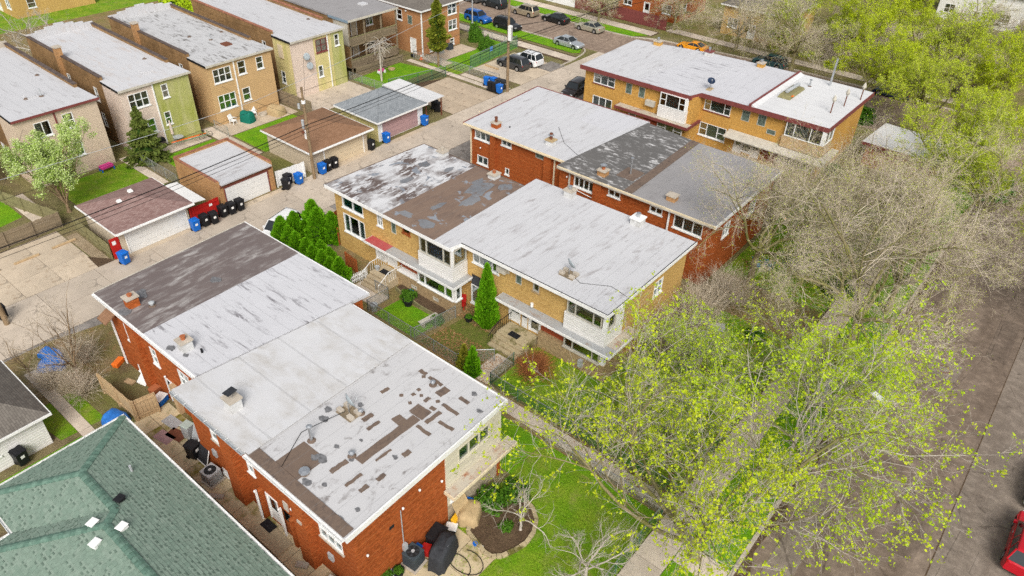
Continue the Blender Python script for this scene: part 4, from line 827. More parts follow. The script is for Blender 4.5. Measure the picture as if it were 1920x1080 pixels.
def goldhouse():
    r = thing('row_house', 'golden yellow brick row house with maroon roof edge farthest along the alley', 'row house', (-32, 79, 0)); top = ZR-.25
    A, B = south(71.05), south(73.15)
    h = [window(r, A, -45.4, -42.5, 4.3, 5.65, 3, 'ends', cur='blind', sill='maroon'), glassblock(r, A, -41.0, -40.2, 4.2, 5.4, 2, 4), glassblock(r, A, -39.3, -38.5, 4.2, 5.4, 2, 4), window(r, A, -45.3, -42.6, 1.6, 2.8, 3, False, cur='blind'), door(r, A, -40.2, -39.3, .6, 2.6)]
    wall(r, A, -46.6, -32.7, 0, top, 'goldbrick', h); MB().box(-38.1, -37.0, 70.6, 71.03, 3.7, 4.3).build('air_conditioner', 'trimgrey', r)
    U = south(70.55); wall(r, U, -36.4, -33.0, 2.95, 4.25, 'sidwhite'); wall(r, east(-33.0), 70.55, 72.8, 2.95, 4.25, 'sidwhite'); window(r, U, -36.3, -33.2, 4.26, 5.75, 3, 'ends', cur='blind', curw=((.25, .75),), sill=False, split=(.24, .76)); window(r, east(-33.0), 70.75, 72.4, 4.26, 5.75, 1, True, sill=False)
    MB().box(-33.2, -33.0, 70.55, 70.75, 4.26, 5.8).build('corner_post', 'white', r)
    MB().prism(rect(-41.6, -32.2, 69.9, 71.03), 2.6, 2.9).build('canopy', 'maroon', r); MB().prism(rect(-41.5, -32.3, 70.0, 71.02), 2.9, 2.92).build('canopy_roof', 'canopyrust', r); MB().prism(rect(-32.68, -32.2, 71.05, 73), 2.6, 2.9).build('canopy', 'maroon', r)
    window(r, south(70.6), -36.2, -33.1, 1.1, 2.55, 3, 'ends', cur='redcur', sill=False); wall(r, south(70.6), -38, -33.0, 0, 1.05, 'stone'); wall(r, south(70.62), -38, -36.25, 1.05, 2.58, 'redpanel')
    h = [window(r, B, -32.2, -29.1, 4.15, 5.6, 3, 'ends', cur='curtain', split=(.24, .76), sill='maroon'), glassblock(r, B, -27.8, -26.9, 4.2, 5.35, 2, 4), glassblock(r, B, -26, -25.1, 4.2, 5.4, 3, 5), glassblock(r, B, -24.8, -23.8, 3.6, 4.15, 3, 3), window(r, B, -32.3, -29.1, 1.2, 2.7, 3, 'ends', cur='curtain', split=(.28, .68)),
         door(r, B, -27.9, -27.1, .5, 2.4), door(r, B, -25.9, -25.1, .5, 2.4), window(r, B, -27, -26, .9, 2.4, 1, True)]
    wall(r, B, -32.7, -19.0, 0, top, 'goldbrick', h); brk(r, B, -24.8, -22.9, .05, .6, 2.5, 'redpanel', 'panel')
    E = east(-19.0); wall(r, E, 73.15, 85.3, 0, top, 'goldbrick')
    U = south(72.75); wall(r, U, -23.0, -18.7, 2.9, 4.15, 'stonegold'); wall(r, east(-18.7), 72.75, 75.4, 2.9, 4.15, 'stonegold'); window(r, U, -22.8, -19.0, 4.16, 5.75, 3, False, cur='curtain', curw=((0, .6),), sill=False, split=(.24, .68)); window(r, east(-18.7), 72.95, 75.2, 4.16, 5.75, 2, False, sill=False); MB().box(-19.0, -18.7, 72.75, 72.95, 4.16, 5.8).build('corner_post', 'white', r)
    MB().prism([(-28.8, 71.7), (-17.9, 71.7), (-17.9, 73.13), (-28.8, 73.13)], [2.45, 2.45, 2.8, 2.8], [2.55, 2.55, 2.9, 2.9]).build('canopy', 'trimgrey', r); MB().prism(rect(-18.68, -17.9, 73.15, 76.2), 2.6, 2.8).build('canopy', 'trimgrey', r)
    L = south(72.7); wall(r, L, -23, -18.8, 0, 1.1, 'stone'); window(r, L, -22.8, -19.0, 1.15, 2.4, 3, False, cur='blind', sill=False)
    wall(r, north(82.4), -46.6, -32.7, 0, top, 'goldbrick'); wall(r, north(85.3), -32.7, -19, 0, top, 'goldbrick'); wall(r, west(-46.6), 71.05, 82.4, 0, top, 'goldbrick')
    for q in (-32.7,): MB().box(q-.01, q+.25, 71.05, 73.2, 0, top).build('wall', 'goldbrick', r); MB().box(q, q+.2, 82.2, 85.3, 0, top).build('wall', 'goldbrick', r)
    roofslab(r, [(-47.0, 70.45), (-39.5, 70.6), (-37.9, 84.9), (-47.2, 82.9)], ZR, 'roofwhite'); roofslab(r, [(-39.49, 70.6), (-33.6, 70.75), (-33.6, 70.8), (-32.15, 85.4), (-37.89, 84.9)], ZR+.002, 'roofwhite_b')
    roofslab(r, [(-33.59, 70.75), (-32.9, 70.75), (-32.4, 72.35), (-27.05, 72.55), (-27.05, 85.7), (-32.14, 85.4)], ZR+.004, 'rooflight'); roofslab(r, [(-26.8, 72.6), (-18.6, 72.8), (-18.5, 85.8), (-26.8, 85.75)], ZR+.02, 'roofbright')
    MB().prism([(-27.05, 72.5), (-26.8, 72.5), (-26.8, 85.8), (-27.05, 85.8)], ZR-.2, ZR+.3).build('parapet', 'maroon', r); MB().prism([(-26.79, 72.65), (-26.3, 72.65), (-26.3, 85.6), (-26.79, 85.6)], [ZR+.02]*4, [ZR+.25, ZR+.022, ZR+.022, ZR+.25]).build('flashing', 'roofbright', r)
    for a, b in (((-47, 70.45), (-32.9, 70.75)), ((-32.9, 70.75), (-32.4, 72.35)), ((-32.4, 72.35), (-18.6, 72.8)), ((-18.6, 72.8), (-18.5, 85.8))): fascia(r, [a, b], ZR-.42, ZR+.06, 'maroon', .07)
    for x, a, b in ((-39.5, 70.6, 84.9), (-33.5, 71, 85.3)): MB().box(x-.08, x+.08, a, b, ZR+.004, ZR+.05).build('lap_strip', 'rooflight', r)
    chimney(r, -44.1, 83.0, ZR, .95, .9, .5, 'goldbrick', 'kerb', 'metal', .35); chimney(r, -37.6, 84.0, ZR, .95, .9, .5, 'white', 'maroon', 'metal', .4); chimney(r, -31.2, 84.7, ZR, .8, .9, .5, 'goldbrick', 'kerb', 'metal', .3)
    MB().tube([(-22.9, 84.4, ZR), (-22.9, 84.6, ZR+3.0)], .12, 8).build('vent_pipe', 'metal', r); pipe(r, -24.5, 82.6, ZR, .7, .08, 'metal')
    for x, y in ((-20.0, 76.8), (-19.6, 79.6), (-18.9, 82.6)):
        MB().tube([(x, y, ZR), (x, y, ZR+1.2)], .06, 6).build('vent_pipe', 'rust', r); MB().lathe(x, y, [(.1, ZR+1.2), (.22, ZR+1.45), (.16, ZR+1.7), (.02, ZR+1.95)], 8).build('cowl', 'trimgrey', r)
    return r
M['redcur'] = plain('dark_red_curtain', (.16, .06, .045), .9, .3); M['stonegold'] = brick('weathered_gold_brick', (.52, .33, .14), (.58, .46, .3), (.5, .4, .25), stain=.2)
RH1, RH2, RH3, RH4 = redhouse(), yellowhouse(), redhouse_back(), goldhouse()
dish('grey satellite dish on blocks by the tar patches of the brick house roof', -24.5, 16.8, ZR+.002, (.25, .9, .3), .42)
dish('grey satellite dish on cinder blocks near the front of the white roof', -23.2, 35.5, ZR+.004, (.45, .8, .5), .42)
dish('dark round satellite dish on two pavers on the maroon-edged roof', -32.3, 74.0, ZR+.006, (.25, -.35, .9), .42, 'paver', 'dishdark')
# rolled duct lying on a tarp-covered unit on the bright roof
t = thing('covered_roof_unit', 'olive covered low unit on the bright white roof', 'roof unit', (-24.9, 79, ZR+.02))
MB().rbox(-25.2, 79.2, 1.4, 4.3, ZR+.025, ZR+.35, 0, .82).build('cover', 'olivewood', t); MB().tube([(-25.3, 78.0, ZR+.55), (-25.2, 80.9, ZR+.55)], .2, 10).build('duct', 'steel', t)
MB().box(-24.6, -24.4, 77.5, 77.9, ZR+.3, ZR+.34).build('marker', 'orange', t)
# ------------------------------------------------------------------ two-flats across the alley
def parapet_house(name, label, y0, y1, xf, roofm, rear, zr=7.0, xr=-74.8, sidem='combrick', chim=None, coping='darkcoping', front='step', items=()):
    """long flat-roofed two-flat: brick side walls with tile coping, sided rear bay"""
    r = thing('two_flat_house', label, 'house', ((xf+xr)/2, (y0+y1)/2, 0)); xb = xr-3.6
    zf = zr+.45
    def slope(x): return zr+(zf-zr)*(xr-x)/(xr-xf)
    # side walls (brick), sloping coping
    hs = [window(r, south(y0), xb-2.2, xb-1.5, 4.4, 5.9, 1, sill='kerb'), window(r, south(y0), xb-2.2, xb-1.5, 1.6, 3.1, 1, sill='kerb'), window(r, south(y0), xb-8.2, xb-7.5, 4.4, 5.8, 1, sill='kerb')]
    wall(r, south(y0), xf, xb, 0, zr-.1, sidem, hs); wall(r, north(y1), xf, xb, 0, zr-.1, sidem); wall(r, west(xf), y0, y1, 0, zf, 'orbrick')
    for y in (y0, y1):
        MB().prism(rect(xf, xb, y-.02 if y == y0 else y-.28, y+.28 if y == y0 else y+.02), [zr-.1]*4, [slope(xf)+.38, slope(xb)+.3, slope(xb)+.3, slope(xf)+.38]).build('parapet', sidem, r)
        n = 22
        for i in range(n):
            a, b = xf+(xb-xf)*i/n, xf+(xb-xf)*(i+1)/n; za, zb = slope(a)+.38-.08*i/n, slope(b)+.38-.08*(i+1)/n; c = y+(.13 if y == y0 else -.13)
            MB().prism(rect(a+.02, b-.02, c-.2, c+.2), [za]*4 if False else [za, zb, zb, za], [za+.09, zb+.09, zb+.09, za+.09]).build('coping_tile', coping, r)
    if front == 'step':
        k = (y1-y0)/7
        for i, hgt in enumerate((.55, .75, .95, 1.15, .95, .75, .55)): MB().box(xf-.02, xf+.3, y0+k*i, y0+k*(i+1)-.01, zf, zf+hgt).build('parapet', 'roofhouse_c', r)
    else: MB().box(xf-.02, xf+.3, y0, y1, zf, zf+.6).build('parapet', 'kerb', r)
    # rear part
    fr = east(xr); hr = []; segs = rear['segs']
    for u0, u1, mt in segs:
        hh = [it for it in rear['wins'] if u0 <= (it[0]+it[1])/2 <= u1]
        ho = [window(r, fr, *it[:4], **it[4]) for it in hh]
        wall(r, fr, u0, u1, 0, zr-.18, mt, ho)
    sm = rear.get('side', segs[0][2])
    hs = [window(r, south(y0+.02), *it[:4], **it[4]) for it in rear.get('sidewins', ())]
    wall(r, south(y0+.02), xb, xr, 0, zr-.18, sm, hs); wall(r, north(y1-.02), xb, xr, 0, zr-.18, sm)
    for u, mt in rear.get('spouts', ()): MB().box(xr+.01, xr+.1, u-.06, u+.06, .1, zr-.2).build('downspout', mt, r)
    # roof sheet
    MB().prism([(xf+.3, y0+.28), (xb, y0+.28), (xb, y0-.05), (xr+.25, y0-.2), (xr+.25, y1+.2), (xb, y1+.05), (xb, y1-.28), (xf+.3, y1-.28)], [zf-.15, slope(xb)-.15, slope(xb)-.15, zr-.17, zr-.17, slope(xb)-.15, slope(xb)-.15, zf-.15],
               [zf, slope(xb), slope(xb), zr, zr, slope(xb), slope(xb), zf]).build('roof', roofm, r)
    fascia(r, [(xr+.25, y0-.2), (xr+.25, y1+.2)], zr-.2, zr+.03, rear.get('fm', 'trimgrey'), .04); fascia(r, [(xb, y0-.05), (xr+.25, y0-.2)], zr-.2, zr+.03, 'rubber', .04)
    for cx in chim or ():
        c = MB().box(cx-.35, cx+.35, y0-.32, y0+.3, 0, zr+1.5).build('chimney', 'garbrick', r); MB().box(cx-.42, cx+.42, y0-.4, y0+.38, zr+1.5, zr+1.62).build('cap', 'kerb', c)
    for x, y, k in items:
        zz = slope(x)
        if k == 'pipe': pipe(r, x, y, zz, .8, .06, 'steel', False)
        elif k == 'hatch': MB().box(x-.6, x+.6, y-.5, y+.5, zz-.05, zz+.16).build('roof_hatch', roofm, r)
        elif k == 'sky': MB().box(x-.55, x+.55, y-.45, y+.45, zz-.05, zz+.14).build('skylight', 'rust', r)
        elif k == 'vent': pipe(r, x, y, zz, .12, .12, 'tarpatch', False)
    return r
M['darkcoping'] = plain('dark_coping_tile', (.1, .075, .065), .6, .3, 2); M['redcoping'] = plain('red_coping_tile', (.3, .13, .08), .7, .3, 2)
D3 = dict(lites=3, hung=True, cur='blind'); D1 = dict(lites=1, hung=True, cur='blind'); D2 = dict(lites=2, hung=True, cur='teal')
parapet_house('a', 'beige sided two-flat with dark red downspout at the image edge', 20.0, 27.7, -94.5, 'roofhouse', dict(segs=[(20.0, 27.7, 'sidbeige')], wins=[(21.6, 23.0, 4.75, 6.2, dict(lites=2, hung=False, cur='curtain', curw=((0, .4),))), (24.2, 25.2, 4.8, 6.3, D1), (24.3, 25.2, 1.9, 3.3, D1)], spouts=[(23.6, 'maroon')], fm='maroon'), front='flat', items=[(-78.5, 24.3, 'pipe'), (-78.8, 23.0, 'vent'), (-79.2, 23.6, 'hatch'), (-80, 20.8, 'vent'), (-84, 26.3, 'vent')])
parapet_house('b', 'two-flat with half pink, half mossy green siding at the rear', 30.0, 37.5, -95.0, 'roofhouse_c', dict(segs=[(30.0, 33.45, 'sidcream'), (33.46, 37.5, 'sidgreen')], side='sidcream', wins=[(30.7, 32.8, 4.75, 6.3, D3), (34.3, 35.0, 4.95, 6.4, D1), (33.9, 34.6, 2.1, 3.5, D1), (31.2, 32.8, 1.8, 3.3, dict(lites=2, hung=True, cur='teal'))], spouts=[(33.42, 'white')]), chim=[-87], items=[(-77.6, 34.5, 'hatch'), (-81, 36.2, 'vent')])
parapet_house('c', 'tan lap-sided two-flat with streaked white roof and brick chimney', 39.7, 47.9, -95.5, 'roofhouse_b', dict(segs=[(39.7, 47.9, 'sidtan')], wins=[(40.3, 42.5, 4.8, 6.35, D3), (43.4, 44.4, 5.0, 6.5, dict(lites=1, hung=True)), (40.3, 42.5, 1.7, 3.4, D3), (43.4, 44.4, 1.9, 3.4, D1), (45.8, 46.7, 5.0, 6.4, D1)], spouts=[(42.95, 'white')], fm='trimgrey'), chim=[-89], items=[(-79, 45, 'sky'), (-81.5, 44.6, 'pipe'), (-84, 43.4, 'vent'), (-83, 47, 'vent')])
h4 = parapet_house('d', 'pale yellow sided two-flat with two wall dishes by the long fence', 50.7, 58.5, -95.5, 'roofhouse', dict(segs=[(50.7, 53.9, 'sidcream'), (53.91, 56.6, 'sidyellow'), (56.61, 58.5, 'sidgreen')], side='sidyellow', wins=[(54.2, 55.9, 4.8, 6.4, dict(lites=2, hung=True, cur='blind', fm='maroon')), (57.1, 57.8, 5.0, 6.4, dict(lites=1, hung=True, cur='gold')), (54.2, 54.9, 1.8, 3.2, D1)], sidewins=[(-77.6, -76.8, 1.4, 2.9, D1)], spouts=[(56.0, 'white')]), coping='redcoping', chim=[], items=[(-80, 57.4, 'vent')])
MB().box(-77.4, -76.5, 50.6, 50.7, 4.6, 6.2).build('boarded_window', 'tandoor', h4)
MB().tube([(-75.1, 55.95, 4.2), (-75.1, 55.6, 3.9), (-75.1, 51.6, 2.3), (-75.1, 51.3, 2.0), (-75.1, 51.3, .4)], .06).build('drain_pipe', 'white', h4)
for y, z, lb in ((52.6, 4.6, 'upper wall-mounted grey satellite dish on the yellow house'), (52.9, 3.4, 'lower wall-mounted grey satellite dish on the yellow house')):
    t = thing('satellite_dish', lb, 'satellite dish', (-74.8, y, z)); MB().tube([(-75.2, y, z-.2), (-74.7, y, z), (-74.6, y, z+.2)], .03).build('mast', 'metal', t)
    n = Vector((.7, -.6, .4)).normalized(); a = n.cross(Vector((0, 0, 1))).normalized(); b = n.cross(a); c = Vector((-74.6, y, z+.25)); mb = MB()
    mb.v = [tuple(c)] + [tuple(c+.4*(a*math.cos(i*.5236)+b*1.1*math.sin(i*.5236))+n*.1) for i in range(12)]; mb.f = [(0, i+1, (i+1) % 12+1) for i in range(12)]
    o = mb.build('reflector', 'dishgrey', t, smooth=True); o.modifiers.new('thick', 'SOLIDIFY').thickness = .02
    MB().tube([tuple(c-b*.3), tuple(c+n*.4)], .02).build('feed_arm', 'metal', t)

# grey-roofed house with open rear porches
def porch_house():
    r = thing('two_flat_house', 'weathered two-flat with open wooden rear porches under a grey roof', 'house', (-85, 65, 0)); y0, y1, xw, xp = 60.6, 69.0, -79.2, -76.3
    wall(r, south(y0), -97, xw, 0, 7.0, 'combrick'); wall(r, north(y1), -97, xw, 0, 7.0, 'combrick'); wall(r, west(-97), y0, y1, 0, 7.3, 'orbrick')
    E = east(xw); wall(r, E, y0, y1, 0, 6.9, 'combrick', [window(r, E, 61.5, 62.6, 4.6, 6.1, 1), door(r, E, 63.4, 64.3, 3.8, 5.8, 'tandoor', None), window(r, E, 66, 67.2, 4.6, 6.1, 2), door(r, E, 63.4, 64.3, 1.0, 3.0, 'tandoor', None), window(r, E, 66, 67.2, 1.6, 3.1, 2)])
    MB().prism([(-97, y0-.1), (xp+.2, y0-.1), (xp+.2, y1+.1), (-97, y1+.1)], [7.2, 6.85, 6.85, 7.2], [7.4, 7.05, 7.05, 7.4]).build('roof', 'roofgrey', r); fascia(r, [(xp+.2, y0-.1), (xp+.2, y1+.1)], 6.8, 7.07, 'trimgrey', .05); fascia(r, [(-80, y0-.1), (xp+.2, y0-.1)], 6.75, 7.06, 'slateedge', .06)
    MB().box(-80.6, -79.6, 66, 67, 7.1, 7.3).build('roof_hatch', 'roofwhite', r)
    for z in (.9, 3.75): MB().box(xw, xp, y0, y1, z-.14, z).build('porch_floor', 'wood', r)
    for y in (y0+.12, 63.3, 66.2, y1-.12): MB().box(xp-.16, xp, y-.08, y+.08, 0, 6.8).build('porch_post', 'wood', r)
    MB().box(xw, xp-.1, y0, y0+.1, 3.75, 6.8).build('side_panel', 'trimgrey', r); MB().box(xw, xp-.1, y0, y0+.1, .9, 3.6).build('side_panel', 'combrick', r)
    for z in (.9, 3.75):
        n = 46
        me = MB().box(-.02, .02, -.06, .06, 0, .95).build('baluster', 'wood'); d = me.data; bpy.data.objects.remove(me)
        for i in range(n):
            if z < 1 and 20 < i < 26: continue
            piece(d, r, (xp-.06, y0+.25+(y1-y0-.5)*i/n, z))
        MB().box(xp-.1, xp-.02, y0, y1, z+.95, z+1.05).build('railing', 'olivewood', r)
    for i in range(6): MB().box(xp+.02+.27*i, xp+.29+.27*i, 64.6, 65.6, .75-.15*i-.05, .75-.15*i).build('step', 'wood', r)
    return r
M['slateedge'] = plain('blue_grey_edge', (.2, .27, .33), .6, .1); porch_house()
# orange brick corner house
def corner_house():
    r = thing('brick_house', 'orange brick corner house with hipped brown roof and white door', 'house', (-82, 76, 0)); y0, y1, x0, x1 = 72.0, 79.6, -92, -74.7
    S, E = south(y0), east(x1)
    wall(r, S, x0, x1, 0, 6.3, 'orbrick', [glassblock(r, S, -77.4, -76.5, 4.0, 5.2, 3, 4), door(r, S, -77.0, -76.0, .05, 2.1, 'siddoor', None), window(r, S, -79.6, -78.5, 4.2, 5.6, 1)])
    wall(r, E, y0, y1, 0, 6.3, 'orbrick', [window(r, E, 77.2, 79.0, 4.6, 6.1, 2, cur='blind'), window(r, E, 77.3, 79.0, 2.4, 3.8, 2, cur='blind'), window(r, E, 77.5, 78.4, .3, 1.2, 1), window(r, E, 73.4, 74.3, .3, 1.1, 1)])
    wall(r, north(y1), x0, x1, 0, 6.3, 'orbrick'); wall(r, west(x0), y0, y1, 0, 6.3, 'orbrick')
    hip(r, x0-.4, x1+.4, y0-.4, y1+.4, 6.3, 8.3, 'shdark'); fascia(r, [(x0-.4, y0-.4), (x1+.4, y0-.4), (x1+.4, y1+.4)], 6.15, 6.34, 'white', .05)
    downspout(r, x1+.08, y0-.06, 0, 6.2, 'white', .07); MB().lathe(-77.6, y0-.1, [(.1, 5.6), (.15, 5.75), (.05, 5.85)], 8).build('wall_lamp', 'white', r)
    return r
def hip(r, x0, x1, y0, y1, z, zt, mat, caps=None, ridge='auto', t=.1):
    w, l = y1-y0, x1-x0
    if l >= w: a, b = (x0+w/2, (y0+y1)/2), (x1-w/2, (y0+y1)/2)
    else: a, b = ((x0+x1)/2, y0+l/2), ((x0+x1)/2, y1-l/2)
    A, B = (*a, zt), (*b, zt); c = [(x0, y0, z), (x1, y0, z), (x1, y1, z), (x0, y1, z)]
    mb = MB()
    if l >= w: fs = [(c[0], c[1], B, A), (c[1], c[2], B), (c[2], c[3], A, B), (c[3], c[0], A)]
    else: fs = [(c[0], c[1], A), (c[1], c[2], B, A), (c[2], c[3], B), (c[3], c[0], A, B)]
    for f in fs: mb.poly(f)
    mb.poly([c[0], c[3], c[2], c[1]]); o = mb.build('roof', mat, r)
    if caps:
        def cap(p, q):
            p, q = Vector(p), Vector(q); n = max(1, int((q-p).length/.32))
            for i in range(n):
                s, e = p.lerp(q, i/n), p.lerp(q, (i+1.15)/n) if i < n-1 else q; MB().tube([tuple(s+Vector((0, 0, .005))), tuple(e+Vector((0, 0, .02)))], .06, 5).build('ridge_cap', caps, r)
        if (A[0]-B[0])**2+(A[1]-B[1])**2 > .04: cap(A, B)
        for k, cc in enumerate(c):
            tgt = A if (k in (0, 3) if l >= w else k in (0, 1)) else B
            cap(cc, tgt)
    return o
corner_house()

# ------------------------------------------------------------------ garages
def panel_door(r, f, u0, u1, z0, z1, mat, n=4, proud=.02, fm='white'):
    mb = MB(); f.box(mb, u0-.1, u0, -.02, .05, z0, z1+.1); f.box(mb, u1, u1+.1, -.02, .05, z0, z1+.1); f.box(mb, u0, u1, -.02, .05, z1, z1+.1); mb.build('door_frame', fm, r)
    d = MB(); f.box(d, u0, u1, -.06, -.03, z0, z1); d = d.build('garage_door', mat, r); h = (z1-z0)/n
    for i in range(n):
        m = MB(); f.box(m, u0+.01, u1-.01, -.03, 0, z0+h*i+.012, z0+h*(i+1)-.012); m.build('panel', mat, d)
def garage_a():
    r = thing('garage', 'white two-car garage with mauve shingled roof and red side door', 'garage', (-60.8, 22.9, 0)); x0, x1, y0, y1 = -63.9, -57.8, 19.75, 26.0
    E = east(x1); wall(r, E, y0, y1, 0, 2.5, 'tanwall', [(20.3, 25.7, .03, 2.1)], .12); panel_door(r, E, 20.3, 25.7, .03, 2.1, 'siddoor')
    wall(r, south(y0), x0, x1, 0, 2.5, 'tanwall', (), .12); wall(r, north(y1), x0, x1, 0, 2.5, 'tanwall', (), .12); wall(r, west(x0), y0, y1, 0, 2.5, 'tanwall', (), .12)
    hip(r, x0-.35, x1+.6, y0-.4, y1+.4, 2.55, 3.5, 'shmauve'); fascia(r, [(x0-.35, y0-.4), (x1+.6, y0-.4), (x1+.6, y1+.4), (x0-.35, y1+.4)], 2.4, 2.57, 'white', .05); gutter(r, E, y0-.4, y1+.4, 2.56, 'white', .66, .8, False)
    for x, y, z in ((-61.6, 23.2, 3.36), (-60.9, 21.8, 3.2)): MB().rbox(x, y, .4, .4, z, z+.18, 0, .8).build('roof_vent', 'white', r)
    MB().box(-58.0, -57.84, 18.95, 19.7, .03, 1.9).build('side_door', 'red', r); MB().box(-57.835, -57.82, 19.1, 19.4, 1.35, 1.7).build('notice', 'white', r)
    MB().prism([(-62, 26.45), (-57.3, 26.45), (-57.3, 27.6), (-62, 27.6)], [2.5, 2.5, 2.35, 2.35], [2.56, 2.56, 2.41, 2.41]).build('lean_to_roof', 'sidwhite', r)
    return r
def garage_b():
    r = thing('garage', 'brick garage with flat white roof and white door in maroon frame', 'garage', (-61.8, 32.5, 0)); x0, x1, y0, y1 = -65.4, -58.1, 29.4, 35.3
    E = east(x1); wall(r, E, y0, y1, 0, 2.75, 'garbrick', [(30.0, 34.6, .03, 2.2)], .2); panel_door(r, E, 30.0, 34.6, .03, 2.2, 'siddoor', fm='maroon'); mb = MB(); E.box(mb, y0+.2, y1-.2, .002, .06, 2.32, 2.72); mb.build('lintel', 'rust', r)
    wall(r, south(y0), x0, x1, 0, 3.0, 'garbrick'); wall(r, north(y1), x0, x1, 0, 3.0, 'garbrick'); wall(r, west(x0), y0, y1, 0, 3.1, 'garbrick')
    MB().prism(rect(x0+.22, x1+.3, y0+.22, y1-.22), [2.75, 2.68, 2.68, 2.75], [2.9, 2.8, 2.8, 2.9]).build('roof', 'roofwhite', r)
    for y in (y0+.1, y1-.1):
        for i in range(12): MB().box(x0+.6*i, x0+.6*i+.58, y-.13, y+.13, 3.0, 3.07).build('coping_tile', 'redcoping', r)
    for i in range(9): MB().box(x0-.03, x0+.25, y0+.66*i, y0+.66*i+.64, 3.1, 3.17).build('coping_tile', 'redcoping', r)
    return r
def garage_c():
    r = thing('garage', 'tan sided garage with brown hipped shingle roof behind the utility pole', 'garage', (-61.5, 43.3, 0)); x0, x1, y0, y1 = -65.3, -57.9, 39.7, 47.0
    E = east(x1); wall(r, E, y0, y1, 0, 2.5, 'tanwall', [(41.3, 46.4, .03, 2.1)], .12); panel_door(r, E, 41.3, 46.4, .03, 2.1, 'tandoor')
    for f, a, b in ((south(y0), x0, x1), (north(y1), x0, x1), (west(x0), y0, y1)): wall(r, f, a, b, 0, 2.5, 'tanwall', (), .12)
    hip(r, x0-.4, x1+.5, y0-.4, y1+.5, 2.55, 3.7, 'shbrown'); fascia(r, [(x0-.4, y0-.4), (x1+.5, y0-.4), (x1+.5, y1+.5), (x0-.4, y1+.5)], 2.38, 2.57, 'white', .05); gutter(r, E, y0-.4, y1+.5, 2.56, 'white', .56, .7, False)
    return r
def garage_d():
    r = thing('garage', 'yellow garage with blue-grey hipped roof and mauve door', 'garage', (-61.5, 52.6, 0)); x0, x1, y0, y1 = -64.9, -58.6, 49.2, 56.0
    E = east(x1); wall(r, E, y0, y1, 0, 2.5, 'white', [(49.8, 55.2, .03, 2.1)], .12); panel_door(r, E, 49.8, 55.2, .03, 2.1, 'pinkdoor')
    for f, a, b in ((south(y0), x0, x1), (north(y1), x0, x1), (west(x0), y0, y1)): wall(r, f, a, b, 0, 2.5, 'sidyellow', (), .12)
    hip(r, x0-.4, x1+.6, y0-.5, y1+.3, 2.55, 4.4, 'shgrey', 'shgrey'); fascia(r, [(x0-.4, y0-.5), (x1+.6, y0-.5), (x1+.6, y1+.3)], 2.4, 2.57, 'white', .05)
    return r
garage_a(); garage_b(); garage_c(); garage_d()
t = thing('carport', 'flat white carport roof on thin posts beside the blue-grey garage', 'carport', (-62, 57.9, 0))
MB().prism(rect(-65.9, -58.4, 56.5, 59.4), [2.45, 2.35, 2.35, 2.45], [2.55, 2.45, 2.45, 2.55]).build('roof', 'roofbright', t)
for x, y in ((-58.7, 59.2), (-62.2, 59.2), (-65.6, 59.2), (-65.6, 56.7), (-58.7, 56.7)): MB().box(x-.06, x+.06, y-.06, y+.06, 0, 2.36).build('post', 'rust', t)
# small white garage at the image edge
r = thing('garage', 'small white garage with dark shingle roof beside the bare tree', 'garage', (-44.6, 5, 0))
for f, a, b in ((east(-41.4), 2.0, 6.5), (south(2.0), -47.6, -41.4), (north(6.5), -47.6, -41.4), (west(-47.6), 2, 6.5)): wall(r, f, a, b, 0, 2.6, 'sidwhite', [window(r, f, 3.0, 3.8, 1.1, 1.9, 2)] if f.x == -41.4 else (), .12)
hip(r, -48.0, -40.9, 1.5, 6.95, 2.6, 4.2, 'shdark'); fascia(r, [(-40.9, 1.5), (-40.9, 6.95), (-48, 6.95)], 2.45, 2.63, 'white', .05)
# white house corner at the image edge
r = thing('white_house', 'white sided house corner with lattice window at the image edge', 'house', (-80, 11, 0)); E = east(-76.6)
wall(r, E, 8, 15.6, .5, 6.8, 'sidwhite', [window(r, E, 13.6, 15.0, 1.5, 2.9, 3, cur='dark'), window(r, E, 10, 11.4, 4.4, 5.9, 2)]); wall(r, north(15.6), -96, -76.6, .5, 6.8, 'sidwhite', [window(r, north(15.6), -80, -79, 4.4, 5.8, 1)]); wall(r, south(8), -96, -76.6, .5, 6.8, 'sidwhite'); wall(r, west(-96), 8, 15.6, .5, 6.8, 'sidwhite'); MB().box(-96, -76.55, 7.95, 15.65, 0, .5).build('foundation', 'kerb', r)
MB().box(-96.2, -76.3, 7.7, 15.9, 6.8, 7.0).build('roof', 'roofwhite', r)
# flat white roofed garage among the trees
r = thing('garage', 'low garage with pale speckled flat roof among the trees', 'garage', (-13, 83.5, 0))
for f, a, b in ((east(-9.5), 80.6, 85.6), (south(80.6), -16.4, -9.5), (north(86.4), -16.4, -9.5), (west(-16.4), 80.6, 86.4)): wall(r, f, a, b, 0, 2.6, 'redbrick', (), .2)
MB().prism([(-16.9, 80.2), (-9.1, 80.0), (-9.2, 86.6), (-16.5, 86.9)], 2.6, 2.8).build('roof', 'roofbright', r); fascia(r, [(-16.9, 80.2), (-9.1, 80.0), (-9.2, 86.6)], 2.5, 2.82, 'maroon', .05)
